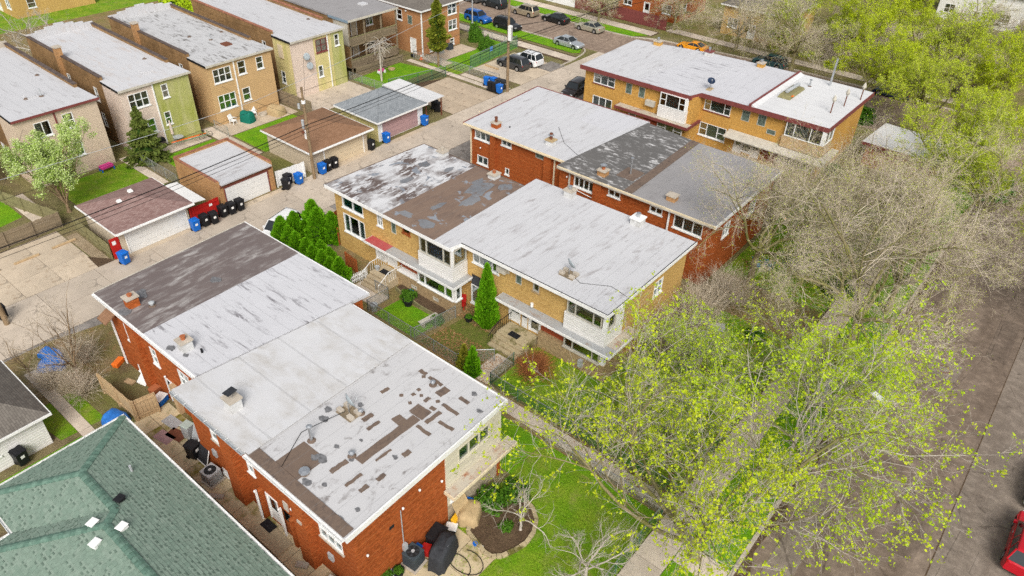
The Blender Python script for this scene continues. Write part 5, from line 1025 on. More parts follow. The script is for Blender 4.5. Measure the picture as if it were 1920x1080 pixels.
# buildings beyond the cross street
r = thing('commercial_building', 'flat building with white wall beyond the cross street', 'building', (-76, 115, 0)); S = south(106.8)
wall(r, S, -96, -73.4, 0, 4.2, 'white', [door(r, S, -84, -83, .1, 2.2, 'steel', None)]); wall(r, east(-73.4), 106.8, 124, 0, 4.2, 'white'); wall(r, west(-96), 106.8, 124, 0, 4.2, 'white'); wall(r, north(124), -96, -73.4, 0, 4.2, 'white'); MB().box(-96.1, -73.2, 106.6, 124.2, 4.2, 4.4).build('roof', 'roofgrey', r)
t = thing('board_fence', 'dark red solid fence beside the white wall across the street', 'fence', (-64, 106.6, 0))
me = MB().box(-.34, .34, -.03, .03, .05, 2.).build('board', 'maroon'); d = me.data; bpy.data.objects.remove(me)
for i in range(25): piece(d, t, (-72.9+.7*i, 106.6, random.uniform(-.02, .02)))
for i in range(8): MB().box(-73.3+2.5*i, -73.2+2.5*i, 106.64, 106.74, 0, 2.1).build('post', 'rust', t)
for lb, x, y, wx, wy, hh, mt, rf in (('tan brick bungalow across the far left street', -136, 47, 11, 12, 4.5, 'yelbrick', 'shdark'), ('pale frame house with grey roof far beyond the trees', -20, 152, 12, 12, 5.5, 'sidwhite', 'shgrey'), ('brown brick house behind the red fence', -62, 116, 11, 10, 5.5, 'redbrick', 'shdark'), ('tan brick bungalow across the cross street by the bare trees', -44, 118, 10, 12, 4.5, 'yelbrick', 'shdark')):
    r = thing('frame_house', lb, 'house', (x, y, 0)); x0, x1, y0, y1 = x-wx/2, x+wx/2, y-wy/2, y+wy/2
    S = south(y0); wall(r, S, x0, x1, 0, hh, mt, [window(r, S, x0+1, x0+2.6, 1.2, 2.6, 2), window(r, S, x1-2.6, x1-1, 1.2, 2.6, 2), door(r, S, x-.5, x+.5, .1, 2.2)]); wall(r, east(x1), y0, y1, 0, hh, mt, [window(r, east(x1), y0+2, y0+3.2, 1.2, 2.6, 1)]); wall(r, west(x0), y0, y1, 0, hh, mt); wall(r, north(y1), x0, x1, 0, hh, mt)
    hip(r, x0-.5, x1+.5, y0-.5, y1+.5, hh, hh+2.2, rf); fascia(r, [(x0-.5, y0-.5), (x1+.5, y0-.5), (x1+.5, y1+.5)], hh-.15, hh+.03, 'white', .05)

# ------------------------------------------------------------------ green shingled house
def clip_rect(poly, x0, x1, y0, y1):
    for ax, val, sg in ((0, x0, 1), (0, x1, -1), (1, y0, 1), (1, y1, -1)):
        out = []; n = len(poly)
        for i in range(n):
            a, b = poly[i], poly[(i+1) % n]; da, db = sg*(a[ax]-val), sg*(b[ax]-val)
            if da >= 0: out.append(a)
            if da*db < 0:
                t = da/(da-db); out.append((a[0]+(b[0]-a[0])*t, a[1]+(b[1]-a[1])*t))
        poly = out
        if len(poly) < 3: return []
    return poly
def green_house():
    r = thing('shingled_house', 'house with green shingled cross-hipped roof and white gutters', 'house', (-28, 5, 0)); ze, s = 3.2, .37
    X0, Y1, X1, d1, d2 = -36.73, 9.47, -12., 3.78, 4.57; xb = -29.42; ys1 = Y1-2*d1; ys2 = Y1-2*d2; xi = -33.2
    for f, a, b in ((north(Y1-.4), X0+.45, X1), (west(X0+.45), ys1+.4, Y1-.4), (south(ys1+.4), X0+.45, xi+.4), (west(xi+.4), ys2+.4, ys1+.4), (south(ys2+.4), xi+.4, X1), (east(X1), ys2+.4, Y1-.4)): wall(r, f, a, b, 0, ze, 'sidpale', (), .15)
    A, B, C = (X0+d1, Y1-d1), (xb, Y1-d1), (xb+d2-d1, Y1-d2)
    planes = [([(X0, Y1), A, B, C, (X1, C[1]), (X1, Y1)], lambda x, y: ze+s*(Y1-y), 'y', Y1, -1), ([(X0, Y1), (X0, ys1), A], lambda x, y: ze+s*(x-X0), 'x', X0, 1), ([A, (X0, ys1), (xi, ys1), B], lambda x, y: ze+s*(y-ys1), 'y', ys1, 1),
              ([B, (xi, ys1), (xi, ys2), C], lambda x, y: ze+s*(x-xi), 'x', xi, 1), ([(xi, ys2), (X1, ys2), (X1, C[1]), C], lambda x, y: ze+s*(y-ys2), 'y', ys2, 1)]
    deck = MB(); tabs = []; ce = 1/math.sqrt(1+s*s); ex, tw = .2*ce, .32
    for poly, z, ax, e0, sg in planes:
        deck.poly([(x, y, z(x, y)-.03) for x, y in poly])
        run = d2+.2; rows = int(run/ex)+1
        us = [p[0] if ax == 'y' else p[1] for p in poly]; ua, ub = min(us), max(us)
        for k in range(rows):
            va, vb = e0+sg*ex*k, e0+sg*(ex*(k+1)); u = ua-random.uniform(0, tw)
            while u < ub:
                w = tw*random.choice((.8, 1, 1.15)); q = clip_rect(poly, *((u, u+w-.012, min(va, vb), max(va, vb)) if ax == 'y' else (min(va, vb), max(va, vb), u, u+w-.012)))
                u += w
                if len(q) < 3: continue
                area = abs(sum(q[i][0]*q[(i+1) % len(q)][1]-q[(i+1) % len(q)][0]*q[i][1] for i in range(len(q))))/2
                if area < .004: continue
                cx, cy = sum(p[0] for p in q)/len(q), sum(p[1] for p in q)/len(q)
                if sum(q[i][0]*q[(i+1) % len(q)][1]-q[(i+1) % len(q)][0]*q[i][1] for i in range(len(q))) < 0: q = q[::-1]
                lift = random.choice((.012, .016, .03))
                def top(p): c = p[1] if ax == 'y' else p[0]; t = abs(c-va)/ex; return z(*p)+lift*(1-t)+.002
                tabs.append((area*(1 if -31 < cx < -21 and cy > 2.2 else .01), q, [z(*p)-.025 for p in q], [top(p) for p in q], random.choice((0, 0, 1, 1, 2)), ax, sg, z))
    deck.build('roof_deck', 'shgreen3', r)
    tabs.sort(key=lambda t: -t[0]); ms = ('shgreen', 'shgreen2', 'shgreen3')
    for t in tabs[:300]: MB().prism(t[1], t[2], t[3]).build('shingle', ms[t[4]], r)
    mb = MB(); mi = []
    for t in tabs[300:]:
        n0 = len(mb.f); mb.prism(t[1], t[2], t[3]); mi += [t[4]]*(len(mb.f)-n0)
    for t in tabs:  # dark strips drawn in colour for the shade under raised tab edges
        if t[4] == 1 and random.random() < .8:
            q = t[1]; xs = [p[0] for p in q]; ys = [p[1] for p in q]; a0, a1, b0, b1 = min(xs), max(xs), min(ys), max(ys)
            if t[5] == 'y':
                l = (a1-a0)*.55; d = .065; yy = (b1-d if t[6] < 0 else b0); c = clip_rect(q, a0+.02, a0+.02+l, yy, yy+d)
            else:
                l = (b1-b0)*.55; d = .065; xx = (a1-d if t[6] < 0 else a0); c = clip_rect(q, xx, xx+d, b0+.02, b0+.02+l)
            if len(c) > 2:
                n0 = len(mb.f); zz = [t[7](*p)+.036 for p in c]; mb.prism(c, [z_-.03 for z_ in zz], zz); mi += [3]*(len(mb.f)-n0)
    o = mb.build('shingles', 'shgreen', r); o.data.materials.append(M['shgreen2']); o.data.materials.append(M['shgreen3']); o.data.materials.append(M['shshade']); o.data.polygons.foreach_set('material_index', mi); o['kind'] = 'stuff'
    def caps(p, q, w=.21):
        p, q = Vector(p), Vector(q); d = (q-p); n = max(2, int(d.length/.3)); side = Vector((-d.y, d.x, 0)).normalized()*w; drop = Vector((0, 0, -w*s*.75))
        for i in range(n):
            a, b = p.lerp(q, i/n), p.lerp(q, min(1, (i+1.12)/n)); l0, l1 = Vector((0, 0, .05)), Vector((0, 0, .03)); m = MB()
            A_, B_ = a+l0*1.5, b+l1*.8; q1 = [A_+side+drop, A_+side*.3, A_-side*.3, A_-side+drop]; q2 = [B_+side+drop, B_+side*.3, B_-side*.3, B_-side+drop]; t = Vector((0, 0, -.035))
            for j in range(3): m.poly([q1[j], q2[j], q2[j+1], q1[j+1]]); m.poly([q1[j]+t, q1[j+1]+t, q2[j+1]+t, q2[j]+t]); m.poly([q1[j], q1[j+1], q1[j+1]+t, q1[j]+t])
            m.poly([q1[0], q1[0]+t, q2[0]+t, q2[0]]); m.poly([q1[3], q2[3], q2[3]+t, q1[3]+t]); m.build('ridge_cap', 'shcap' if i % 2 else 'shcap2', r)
    h1, h2 = ze+s*d1, ze+s*d2
    caps((X0, Y1, ze), (*A, h1)); caps((X0, ys1, ze), (*A, h1)); caps((*B, h1), (*A, h1)); caps((*B, h1), (*C, h2)); caps((xi, ys2, ze), (*C, h2)); caps((X1, C[1], h2), (*C, h2))
    gutter(r, north(Y1), X0-.1, X1, ze+.01, 'white', 0, .15); gutter(r, west(X0), ys1, Y1+.15, ze+.01, 'white', 0, .15); gutter(r, south(ys1), X0, xi, ze+.01, 'white', 0, .15); gutter(r, west(xi), ys2, ys1-.15, ze+.01, 'white', 0, .15)
    def on(x, y, base): return base
    for x, y, m in ((-29.3, 4.55, 'white'), (-27.95, 5.35, 'white'), (-28.15, 4.1, 'white'), (-29.9, 6.15, 'black')):
        z = (ze+s*(Y1-y) if y > 4.9 else ze+s*min(y-ys2, x-xi))
        v = MB().rbox(x, y, .36, .42, z-.03, z+.2, .3, .85).build('roof_vent', m, r); MB().rbox(x, y, .44, .5, z+.2, z+.23, .3, .9).build('vent_lid', m, v)
    z = ze+s*(Y1-7.6); MB().tube([(-31.75, 7.6, z-.05), (-31.75, 7.6, z+.45)], .07, 10).build('vent_pipe', 'steel', r)
    return r
green_house()
# ------------------------------------------------------------------ trees and plants
def np_mesh(name, V, F, mat):
    """V (n,3), F (m,k) with one face size"""
    me = bpy.data.meshes.new(name); V = np.asarray(V, np.float32); F = np.asarray(F, np.int32); m, k = F.shape
    me.vertices.add(len(V)); me.vertices.foreach_set('co', V.ravel()); me.loops.add(m*k); me.loops.foreach_set('vertex_index', F.ravel())
    me.polygons.add(m); me.polygons.foreach_set('loop_start', np.arange(m, dtype=np.int32)*k); me.polygons.foreach_set('loop_total', np.full(m, k, np.int32)); me.update(); me.materials.append(M[mat]); return me
def tubes(P, R, sides):
    """P (m,n,3) polylines, R (m,n) radii -> V,F"""
    m, n, _ = P.shape; d = np.gradient(P, axis=1); d /= np.linalg.norm(d, axis=2, keepdims=True)+1e-9
    ref = np.where(np.abs(d[:, :1, 2:3]) > .9, np.array([1., 0, 0]), np.array([0, 0, 1.])); a = np.cross(d, np.broadcast_to(ref, d.shape)); a /= np.linalg.norm(a, axis=2, keepdims=True)+1e-9; b = np.cross(d, a)
    t = np.arange(sides)*2*np.pi/sides; V = P[:, :, None]+R[:, :, None, None]*(np.cos(t)[:, None]*a[:, :, None]+np.sin(t)[:, None]*b[:, :, None]); V = V.reshape(-1, 3)
    i = np.arange(m)[:, None, None]*n*sides+np.arange(n-1)[None, :, None]*sides; j = np.arange(sides); k = (j+1) % sides
    F = np.stack([i+j, i+k, i+sides+k, i+sides+j], -1).reshape(-1, 4); return V, F
def grow(rng, P, R, L, k, t0, ang, ratio, n, wander, trop, rr, droop=0., rmin=.004):
    """k children on each parent polyline"""
    m, N, _ = P.shape; t = rng.uniform(t0, 1, (m, k)); t[:, 0] = .98; x = t*(N-1); i = np.minimum(x.astype(int), N-2); f = (x-i)[..., None]; mi = np.arange(m)[:, None]
    p = P[mi, i]*(1-f)+P[mi, i+1]*f; d = P[mi, i+1]-P[mi, i]; d /= np.linalg.norm(d, axis=2, keepdims=True)+1e-9; r0 = (R[mi, i]*(1-f[..., 0])+R[mi, i+1]*f[..., 0])*rr
    q = rng.normal(size=d.shape); q -= (q*d).sum(2, keepdims=True)*d; q /= np.linalg.norm(q, axis=2, keepdims=True)+1e-9
    a = rng.normal(ang, ang*.25, (m, k))[..., None]; a[:, 0] *= .4; d = d*np.cos(a)+q*np.sin(a); l = L[:, None]*ratio*rng.uniform(.65, 1.2, (m, k))*(1.15-.45*t)
    p, d, l, r0 = p.reshape(-1, 3), d.reshape(-1, 3), l.ravel(), np.maximum(r0.ravel(), rmin)
    C = np.empty((len(p), n, 3)); C[:, 0] = p; w = rng.normal(size=d.shape)*wander
    for s in range(1, n):
        w = w*.6+rng.normal(size=d.shape)*wander; d = d+w; d[:, 2] += trop-droop*s/n; d /= np.linalg.norm(d, axis=1, keepdims=True)+1e-9; C[:, s] = C[:, s-1]+d*(l/(n-1))[:, None]
    return C, r0[:, None]*np.linspace(1, .45, n)[None], l
def leaves(rng, P, k, size, spread, up=.4, clump=1, t0=.45):
    """small bent leaf faces scattered along twig polylines"""
    m, N, _ = P.shape; t = rng.uniform(t0, 1, (m, k))*(N-1); i = np.minimum(t.astype(int), N-2); f = (t-i)[..., None]; mi = np.arange(m)[:, None]
    c = (P[mi, i]*(1-f)+P[mi, i+1]*f).reshape(-1, 3); c = np.repeat(c, clump, 0); c = c+rng.normal(size=c.shape)*spread; n = len(c)
    nr = rng.normal(size=(n, 3)); nr[:, 2] = np.abs(nr[:, 2])+up; nr /= np.linalg.norm(nr, axis=1, keepdims=True); a = np.cross(nr, rng.normal(size=(n, 3))); a /= np.linalg.norm(a, axis=1, keepdims=True); b = np.cross(nr, a)
    s = size*rng.uniform(.6, 1.35, (n, 1)); V = np.stack([c-a*s*.5, c+b*s*.32-nr*s*.08, c+a*s*.5, c-b*s*.32-nr*s*.08], 1).reshape(-1, 3); F = np.arange(n*4).reshape(-1, 4); return V, F
def merge(parts):
    V, F, o = [], [], 0
    for v, f in parts: V.append(v); F.append(f+o); o += len(v)
    return np.concatenate(V), np.concatenate(F)
def tree_meshes(key, seed, H, trunk_h=.28, tr=.2, limbs=6, lang=.75, lratio=.75, lv=((7, .62, .6), (8, .6, .55), (7, .6, .5)), wander=.12, trop=.05, leaf=None, lean=(0, 0), droop=0., forks=1, twig='twig', bark='bark', tmin=.008):
    rng = np.random.default_rng(seed); n = 7; s = np.linspace(0, 1, n)
    tp = np.stack([lean[0]*H*trunk_h*s**1.5+rng.normal(0, .04, n)*s, lean[1]*H*trunk_h*s**1.5+rng.normal(0, .04, n)*s, H*trunk_h*s], 1)[None]; trd = (tr*(1.35-.55*np.sqrt(s)))[None]; trd[0, 0] *= 1.25
    C, R, L = grow(rng, tp, trd, np.array([H*(1-trunk_h)/lratio]), limbs, .72, lang, lratio, 9, wander*.8, trop+.04, .62)
    big = [tubes(tp, trd, 10), tubes(C, R, 7)]; fine = []; P2, R2, L2 = C, R, L
    for q, (k, ra, an) in enumerate(lv):
        P2, R2, L2 = grow(rng, P2, R2, L2, k, .2, an, ra, 6 if q == 0 else (5 if q == 1 else 4), wander*1.1, trop*(.8 if q else 1), .55, droop, tmin)
        (big if q == 0 else fine).append(tubes(P2, R2, 5 if q == 0 else 3))
    out = dict(trunk=np_mesh(key+'_trunk', *merge(big), bark), twigs=np_mesh(key+'_twigs', *merge(fine), twig))
    if leaf: out['leaf'] = np_mesh(key+'_leaves', *leaves(rng, P2, leaf[1], leaf[2], leaf[3], clump=leaf[4]), leaf[0])
    return out
def put_tree(ms, name, label, x, y, rz=0, sc=1., group=None, cat='tree', sz=None, swap=None):
    t = thing(name, label, cat, (x, y, 0), group); t.rotation_euler.z = rz; t.scale = (sc, sc, sz or sc)
    def part(nm, me, par):
        o = bpy.data.objects.new(nm, me); COL.objects.link(o); o.parent = par; return o
    part('trunk', ms['trunk'], t); c = part('branches', ms['twigs'], t)
    if 'leaf' in ms: part('crown', ms['leaf'], t)
    return t
LV = ((7, .62, .62), (8, .6, .6), (7, .58, .55))
T_maple = tree_meshes('maple', 3, 12.5, .12, .24, 7, .8, .74, ((7, .72, .8), (8, .62, .8), (8, .55, .7)), wander=.15, trop=.01, leaf=('leafyg', 1, .13, .07, 6), bark='bark', twig='barkpale', tmin=.0065)
T_maple2 = tree_meshes('maple_b', 8, 11.5, .14, .17, 7, .85, .74, ((7, .72, .8), (8, .62, .8), (8, .55, .7)), wander=.15, trop=.01, leaf=('leafbr', 1, .13, .07, 6), bark='barkpale', twig='barkpale', tmin=.0065)
T_bare = tree_meshes('bare', 11, 13, .22, .3, 7, 1.0, .7, ((7, .72, .8), (8, .62, .8), (9, .55, .75), (3, .6, .7)), wander=.17, trop=.01, droop=.04, leaf=('leafol', 1, .07, .05, 1), tmin=.006)
T_bare2 = tree_meshes('bare_b', 21, 12, .28, .24, 7, 1.05, .72, ((7, .72, .8), (8, .62, .8), (9, .55, .75), (3, .6, .7)), wander=.18, trop=.005, droop=.04, leaf=('leafol', 1, .06, .05, 1), tmin=.006)
T_olive = tree_meshes('olive', 31, 12, .28, .24, 7, .95, .68, ((8, .62, .66), (9, .55, .62), (8, .52, .6)), trop=.03, leaf=('leafol', 3, .14, .09, 2), twig='twigolive')
T_lime = tree_meshes('lime', 41, 11, .26, .2, 7, .95, .7, ((8, .62, .66), (9, .55, .62), (8, .52, .6)), trop=.03, leaf=('leafyg', 4, .145, .11, 2), twig='twigolive')
T_syc = tree_meshes('sycamore', 77, 13, .25, .25, 6, 1.0, .7, ((7, .62, .7), (8, .5, .65), (6, .5, .6)), wander=.17, trop=.01, bark='barkpale', twig='barkpale')
put_tree(T_syc, 'sycamore_tree', 'pale bare sycamore at the far end of the left two-flats', -103, 34, .5, .95)
T_small = tree_meshes('small', 51, 4.4, .3, .09, 5, .85, .7, ((6, .62, .6), (6, .6, .6)), wander=.2, bark='barkpale', twig='barkpale', tmin=.012)
T_left = tree_meshes('left_bare', 61, 8, .18, .13, 4, .5, .8, ((6, .6, .5), (6, .55, .5), (4, .6, .5)), wander=.1, trop=.1, twig='twigbrownpale' if False else 'twig', bark='polewood', tmin=.007)
# near, along the street and in the yards on the right
for ms, nm, lb, x, y, rz, sc in (
    (T_maple, 'maple_tree', 'tall leafing maple with mossy forked trunk beside the pavement', -6.8, 25.4, .4, 1.1),
    (T_maple2, 'maple_tree', 'leafing tree with pale branches over the dark street', -5.2, 33.0, 2.1, 1.12),
    (T_maple2, 'maple_tree', 'yellow-green young tree in the yard at the end of the tan row house', -13.2, 36.4, 4.0, .62),
    (T_syc, 'sycamore_tree', 'small pale bare tree at the front lawn fence near the round bed', -10.6, 20.4, 1.2, .42),
    (T_maple2, 'maple_tree', 'leafing tree in the lawn beside the green chain-link fence', -11.4, 31.0, 5.2, .6),
    (T_maple, 'maple_tree', 'leafing tree between the street lamp and the big bare tree', -6.4, 40.6, 3.5, .68),
    (T_bare, 'bare_tree', 'big tan bare tree over the curving pavement and street', -6.6, 49.0, .6, 1.02),
    (T_bare2, 'bare_tree', 'bare tree spreading over the grey roof of the back red row house', -15.8, 51.6, 2.2, 1.12),
    (T_bare, 'bare_tree', 'bare tree with pale twigs between the two big row houses and the street', -13.2, 63.5, 3.9, .82),
    (T_bare2, 'bare_tree', 'wide bare tree beside the street beyond the curving pavement', -5.6, 61.0, 5.0, 1.2),
    (T_bare2, 'bare_tree', 'bare tree between the big bare trees of the street', -5.8, 55.5, 3.1, 1.0),
    (T_bare, 'bare_tree', 'bare tree leaning over the street at the picture edge', 10.6, 62.5, 1.7, 1.2)):
    put_tree(ms, nm, lb, x, y, rz, sc, 'trees along the street')
# beyond the golden row house
far = ((T_olive, 'olive-leafed tree behind the low speckled garage', -8.5, 79, 0, 1.0), (T_lime, 'bright green tree crowding the speckled garage', -7.0, 88.5, 1, .8), (T_olive, 'olive tree at the street corner', -3.5, 73, 2, .85), (T_olive, 'olive tree beside the golden house end wall', -14.5, 93, 3, .95),
       (T_lime, 'lime green tree behind the tall roof vent', -22, 97, 4, .9), (T_bare2, 'bare brown tree behind the golden house near the yellow car', -43, 105, 5, .9), (T_bare, 'bare tree behind the golden house near the teal car', -34, 104, 1.5, .85), (T_lime, 'lime tree between bare trees beyond the cross street', -38.5, 109, 2.5, .75),
       (T_lime, 'lime tree in the middle of the far wooded block', -27, 112, .7, 1.05), (T_olive, 'olive tree in the middle of the far wooded block', -17, 110, 3.7, 1.05), (T_lime, 'lime tree on the right of the far wooded block', -8, 106, 5.2, .9), (T_bare2, 'thin bare tree in front of the pale frame house', -17.5, 134, .2, .8),
       (T_lime, 'lime tree left of the pale frame house', -29, 130, 2.9, 1.1), (T_olive, 'olive tree at the far top edge behind the yellow car', -41, 124, 4.4, 1.0), (T_olive, 'olive tree right of the pale frame house', -6, 124, 1.1, 1.05), (T_bare, 'bare tree beside the dark red fence', -55, 108, 3.3, .75),
       (T_lime, 'lime tree at the far right corner of the wooded block', 5, 112, 2.2, 1.0), (T_olive, 'olive tree on the far street kerb', 11.5, 86, 4.1, 1.0), (T_lime, 'small lime tree over the sidewalk behind the dark blue car', -18.5, 104, .5, .65), (T_olive, 'tall olive tree at the top edge beyond the frame house', -34, 145, .9, 1.1), (T_lime, 'tall lime tree at the top right corner', -2, 145, 1.9, 1.1), (T_bare, 'bare tree by the white wall across the street', -66, 103, 4.9, .55))
for ms, lb, x, y, rz, sc in far: put_tree(ms, 'leafing_tree' if ms in (T_lime, T_olive) else 'bare_tree', lb, x, y, rz*1.3, sc, 'trees of the wooded block')
put_tree(T_small, 'bare_tree', 'small pale bare tree in the round stone-edged bed', -15.2, 20.6, .3, .85)
put_tree(T_left, 'bare_tree', 'slender bare tree behind the white garage', -45.6, 10.2, .3, .9)
put_tree(T_left, 'bare_tree', 'small bare sapling in front of the white garage roof', -48.6, 8.2, 2.3, .5)
# pollarded tree with drooping shoots
rng = np.random.default_rng(5); s = np.linspace(0, 1, 8); tp = np.stack([s*.1, s*0, 5.2*s], 1)[None]; trr = (.15-.04*s)[None]
C, R, L = grow(rng, tp, trr, np.array([2.6]), 60, .72, 1.15, 1.0, 8, .07, .0, .42, .5); T_weep = dict(trunk=np_mesh('weeping_trunk', *tubes(tp, trr, 9), 'barkpale'), twigs=np_mesh('weeping_shoots', *tubes(C, np.maximum(R*.6, .02), 4), 'barkpale'))
put_tree(T_weep, 'pollarded_tree', 'pollarded bare tree with drooping shoots on the small lawn', -71.9, 61.7)
T_pear = tree_meshes('pear', 71, 7.2, .12, .12, 9, .42, .9, ((7, .5, .5), (6, .5, .5), (4, .5, .5)), wander=.07, trop=.14, leaf=('blossom', 9, .12, .12, 3), twig='twigolive', bark='polewood')
put_tree(T_pear, 'pear_tree', 'pale green blossoming pear tree behind the mauve-roofed garage', -68.4, 20.0, 2.4, 1.25, sz=1.08)

def spray_cone(key, seed, H, rad, n, size, mat, prof=lambda t: (1-t)**.75*(.35+.65*min(1, t*6)), lobes=5, amp=.14, up=1.4, core=True, gap=0.):
    """dense evergreen: sprays packed over an uneven tapering surface, dark inner mass"""
    rng = np.random.default_rng(seed); t = rng.uniform(0, 1, n)**1.25; th = rng.uniform(0, 2*np.pi, n)
    ph = rng.uniform(0, 6.28, 8); lob = 1+amp*(np.sin(lobes*th+ph[0]+t*9)+.7*np.sin((lobes+3)*th-t*17+ph[1])+.5*np.sin(26*t+3*th+ph[2]))
    pr = np.array([prof(q) for q in t])*rad*lob*rng.uniform(.86, 1.05, n); c = np.stack([np.cos(th)*pr, np.sin(th)*pr, t*H+.03], 1)
    out = np.stack([np.cos(th), np.sin(th), np.full(n, up)], 1)+rng.normal(size=(n, 3))*.35; out /= np.linalg.norm(out, axis=1, keepdims=True); sd = np.cross(out, rng.normal(size=(n, 3))*.6+np.stack([np.cos(th), np.sin(th), 0*th], 1)); sd /= np.linalg.norm(sd, axis=1, keepdims=True)+1e-9
    s = size*rng.uniform(.6, 1.4, (n, 1)); V = np.stack([c-out*s*.5, c+sd*s*.34, c+out*s*.75, c-sd*s*.34], 1).reshape(-1, 3); r = dict(leaf=np_mesh(key+'_sprays', V, np.arange(4*n).reshape(-1, 4), mat))
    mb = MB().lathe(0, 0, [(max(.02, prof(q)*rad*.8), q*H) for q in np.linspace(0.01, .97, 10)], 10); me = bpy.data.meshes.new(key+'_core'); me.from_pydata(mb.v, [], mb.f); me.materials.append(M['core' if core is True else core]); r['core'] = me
    tm = MB().cyl(0, 0, -.05, H*.5, .07); m2 = bpy.data.meshes.new(key+'_trunk'); m2.from_pydata(tm.v, [], tm.f); m2.materials.append(M['polewood']); r['trunk'] = m2; return r
def setmat(t, m):
    for o in t.children:
        if o.name.startswith('crown'): o.material_slots[0].link = 'OBJECT'; o.material_slots[0].material = M[m]
def put_bush(ms, name, label, x, y, sc=1., rz=0, group=None, cat='shrub', z=0, core=True):
    t = thing(name, label, cat, (x, y, z), group); t.rotation_euler.z = rz; t.scale = sc if isinstance(sc, tuple) else (sc,)*3
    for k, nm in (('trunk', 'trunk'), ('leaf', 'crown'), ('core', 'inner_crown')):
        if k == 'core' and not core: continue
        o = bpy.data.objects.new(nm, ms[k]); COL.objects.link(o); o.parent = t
    return t
BUL = lambda t: (1-t**1.5)**.72*(.74+.26*min(1, t*4))
A1 = spray_cone('arborvitae', 1, 2.75, .82, 4600, .2, 'arb', prof=BUL, amp=.18); A2 = spray_cone('arborvitae_b', 2, 2.75, .8, 4600, .2, 'arb', prof=BUL, lobes=4, amp=.2)
A3 = spray_cone('column_arborvitae', 3, 5.7, .95, 9000, .24, 'arb', amp=.12); A4 = spray_cone('golden_arborvitae', 4, 2.3, .55, 1800, .2, 'arbgold', core='core')
hedge = [(-48.9, 29.5, 1.1), (-47.6, 29.3, 1.0), (-46.4, 29.1, 1.0), (-45.2, 29.2, .95), (-44.1, 29.0, .9), (-43.0, 29.15, .9), (-41.9, 29.0, .85), (-40.8, 29.05, 1.0), (-49.2, 31.0, 1.0), (-48.6, 32.6, 1.25), (-47.4, 32.1, 1.2), (-46.6, 33.0, 1.05), (-43.2, 30.0, .8), (-44.6, 30.2, .8)]
names = ['nearest the alley', 'second from the alley', 'third from the alley', 'fourth from the alley', 'in the middle of the front row', 'just past the middle of the front row', 'second from the porch end', 'nearest the porch steps', 'behind the alley end of the row', 'tallest, beside the cedar fence', 'second tallest beside the cedar fence', 'tucked against the brick wall corner', 'behind the middle of the row', 'short one behind the fourth']
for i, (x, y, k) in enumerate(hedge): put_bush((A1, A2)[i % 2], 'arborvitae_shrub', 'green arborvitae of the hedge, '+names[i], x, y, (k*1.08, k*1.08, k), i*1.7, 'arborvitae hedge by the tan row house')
put_bush(A3, 'arborvitae_tree', 'tall columnar arborvitae against the tan row house wall', -28.6, 33.0, 1., .4, cat='tree')
put_bush(A4, 'arborvitae_shrub', 'small golden arborvitae at the fence corner', -26.6, 28.3, 1., 1); setmat(put_bush(A4, 'arborvitae_shrub', 'small pointed green arborvitae at the fence corner', -25.7, 28.2, 1.15, 2.5), 'arb')
SP = spray_cone('spruce', 6, 6, 2.1, 6500, .3, 'spruce', prof=lambda t: (1-t)**.9*(.75+.25*math.sin(t*38)), lobes=7, amp=.2, up=-.25, core='core')
put_bush(SP, 'spruce_tree', 'olive green spruce beside the pink and green two-flat', -73.0, 30.3, .95, 1, cat='tree')
JU = spray_cone('juniper', 7, 6.8, 1.6, 6000, .3, 'cypress', prof=lambda t: (1-t)**.7*(.3+.7*min(1, t*5))*(.75+.25*math.sin(t*24)), lobes=4, amp=.28, up=.3, core='core')
t = put_bush(JU, 'juniper_tree', 'shaggy olive conifer in front of the orange brick house', -70.3, 70.6, 1, .6, cat='tree', z=2.2, core=True)
o = MB().tube([(-70.3, 70.6, 0), (-70.3, 70.6, 2.6)], .13, 8).build('lower_trunk', 'polewood'); o.parent = t; o.location = (70.3, -70.6, -2.2)
def blob(key, seed, rx, rz, n, size, mat, core='core', up=.3):
    rng = np.random.default_rng(seed); d = rng.normal(size=(n, 3)); d /= np.linalg.norm(d, axis=1, keepdims=True); d[:, 2] = np.abs(d[:, 2])*1.0; rr = 1+.13*np.sin(d[:, 0]*7+d[:, 1]*5)+.1*np.sin(d[:, 2]*11+d[:, 0]*6)
    c = d*np.array([rx, rx, rz])*(rr*rng.uniform(.78, 1.05, n))[:, None]; nr = d+rng.normal(size=(n, 3))*.7; nr /= np.linalg.norm(nr, axis=1, keepdims=True); a = np.cross(nr, rng.normal(size=(n, 3))); a /= np.linalg.norm(a, axis=1, keepdims=True); b = np.cross(nr, a); s = size*rng.uniform(.6, 1.4, (n, 1))
    V = np.stack([c-a*s*.5, c+b*s*.3, c+a*s*.5, c-b*s*.3], 1).reshape(-1, 3); r = dict(leaf=np_mesh(key+'_leaves', V, np.arange(4*n).reshape(-1, 4), mat))
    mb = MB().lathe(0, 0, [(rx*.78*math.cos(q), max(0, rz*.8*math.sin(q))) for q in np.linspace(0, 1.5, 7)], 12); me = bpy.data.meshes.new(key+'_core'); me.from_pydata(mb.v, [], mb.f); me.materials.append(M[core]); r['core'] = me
    tm = MB().cyl(0, 0, -.05, rz*.5, .05); m2 = bpy.data.meshes.new(key+'_trunk'); m2.from_pydata(tm.v, [], tm.f); m2.materials.append(M['polewood']); r['trunk'] = m2; return r
BL = blob('round_bush', 1, 1.35, 2.0, 3500, .2, 'leafdk'); BS = blob('low_bush', 2, .8, .8, 1100, .17, 'leafdk')
put_bush(BL, 'round_bush', 'clipped round green bush on the corner lawn', -70.4, 80.5, .9); put_bush(BL, 'round_bush', 'tall dark bush at the corner of the orange brick house', -74.0, 82.2, (.8, .8, 1.3))
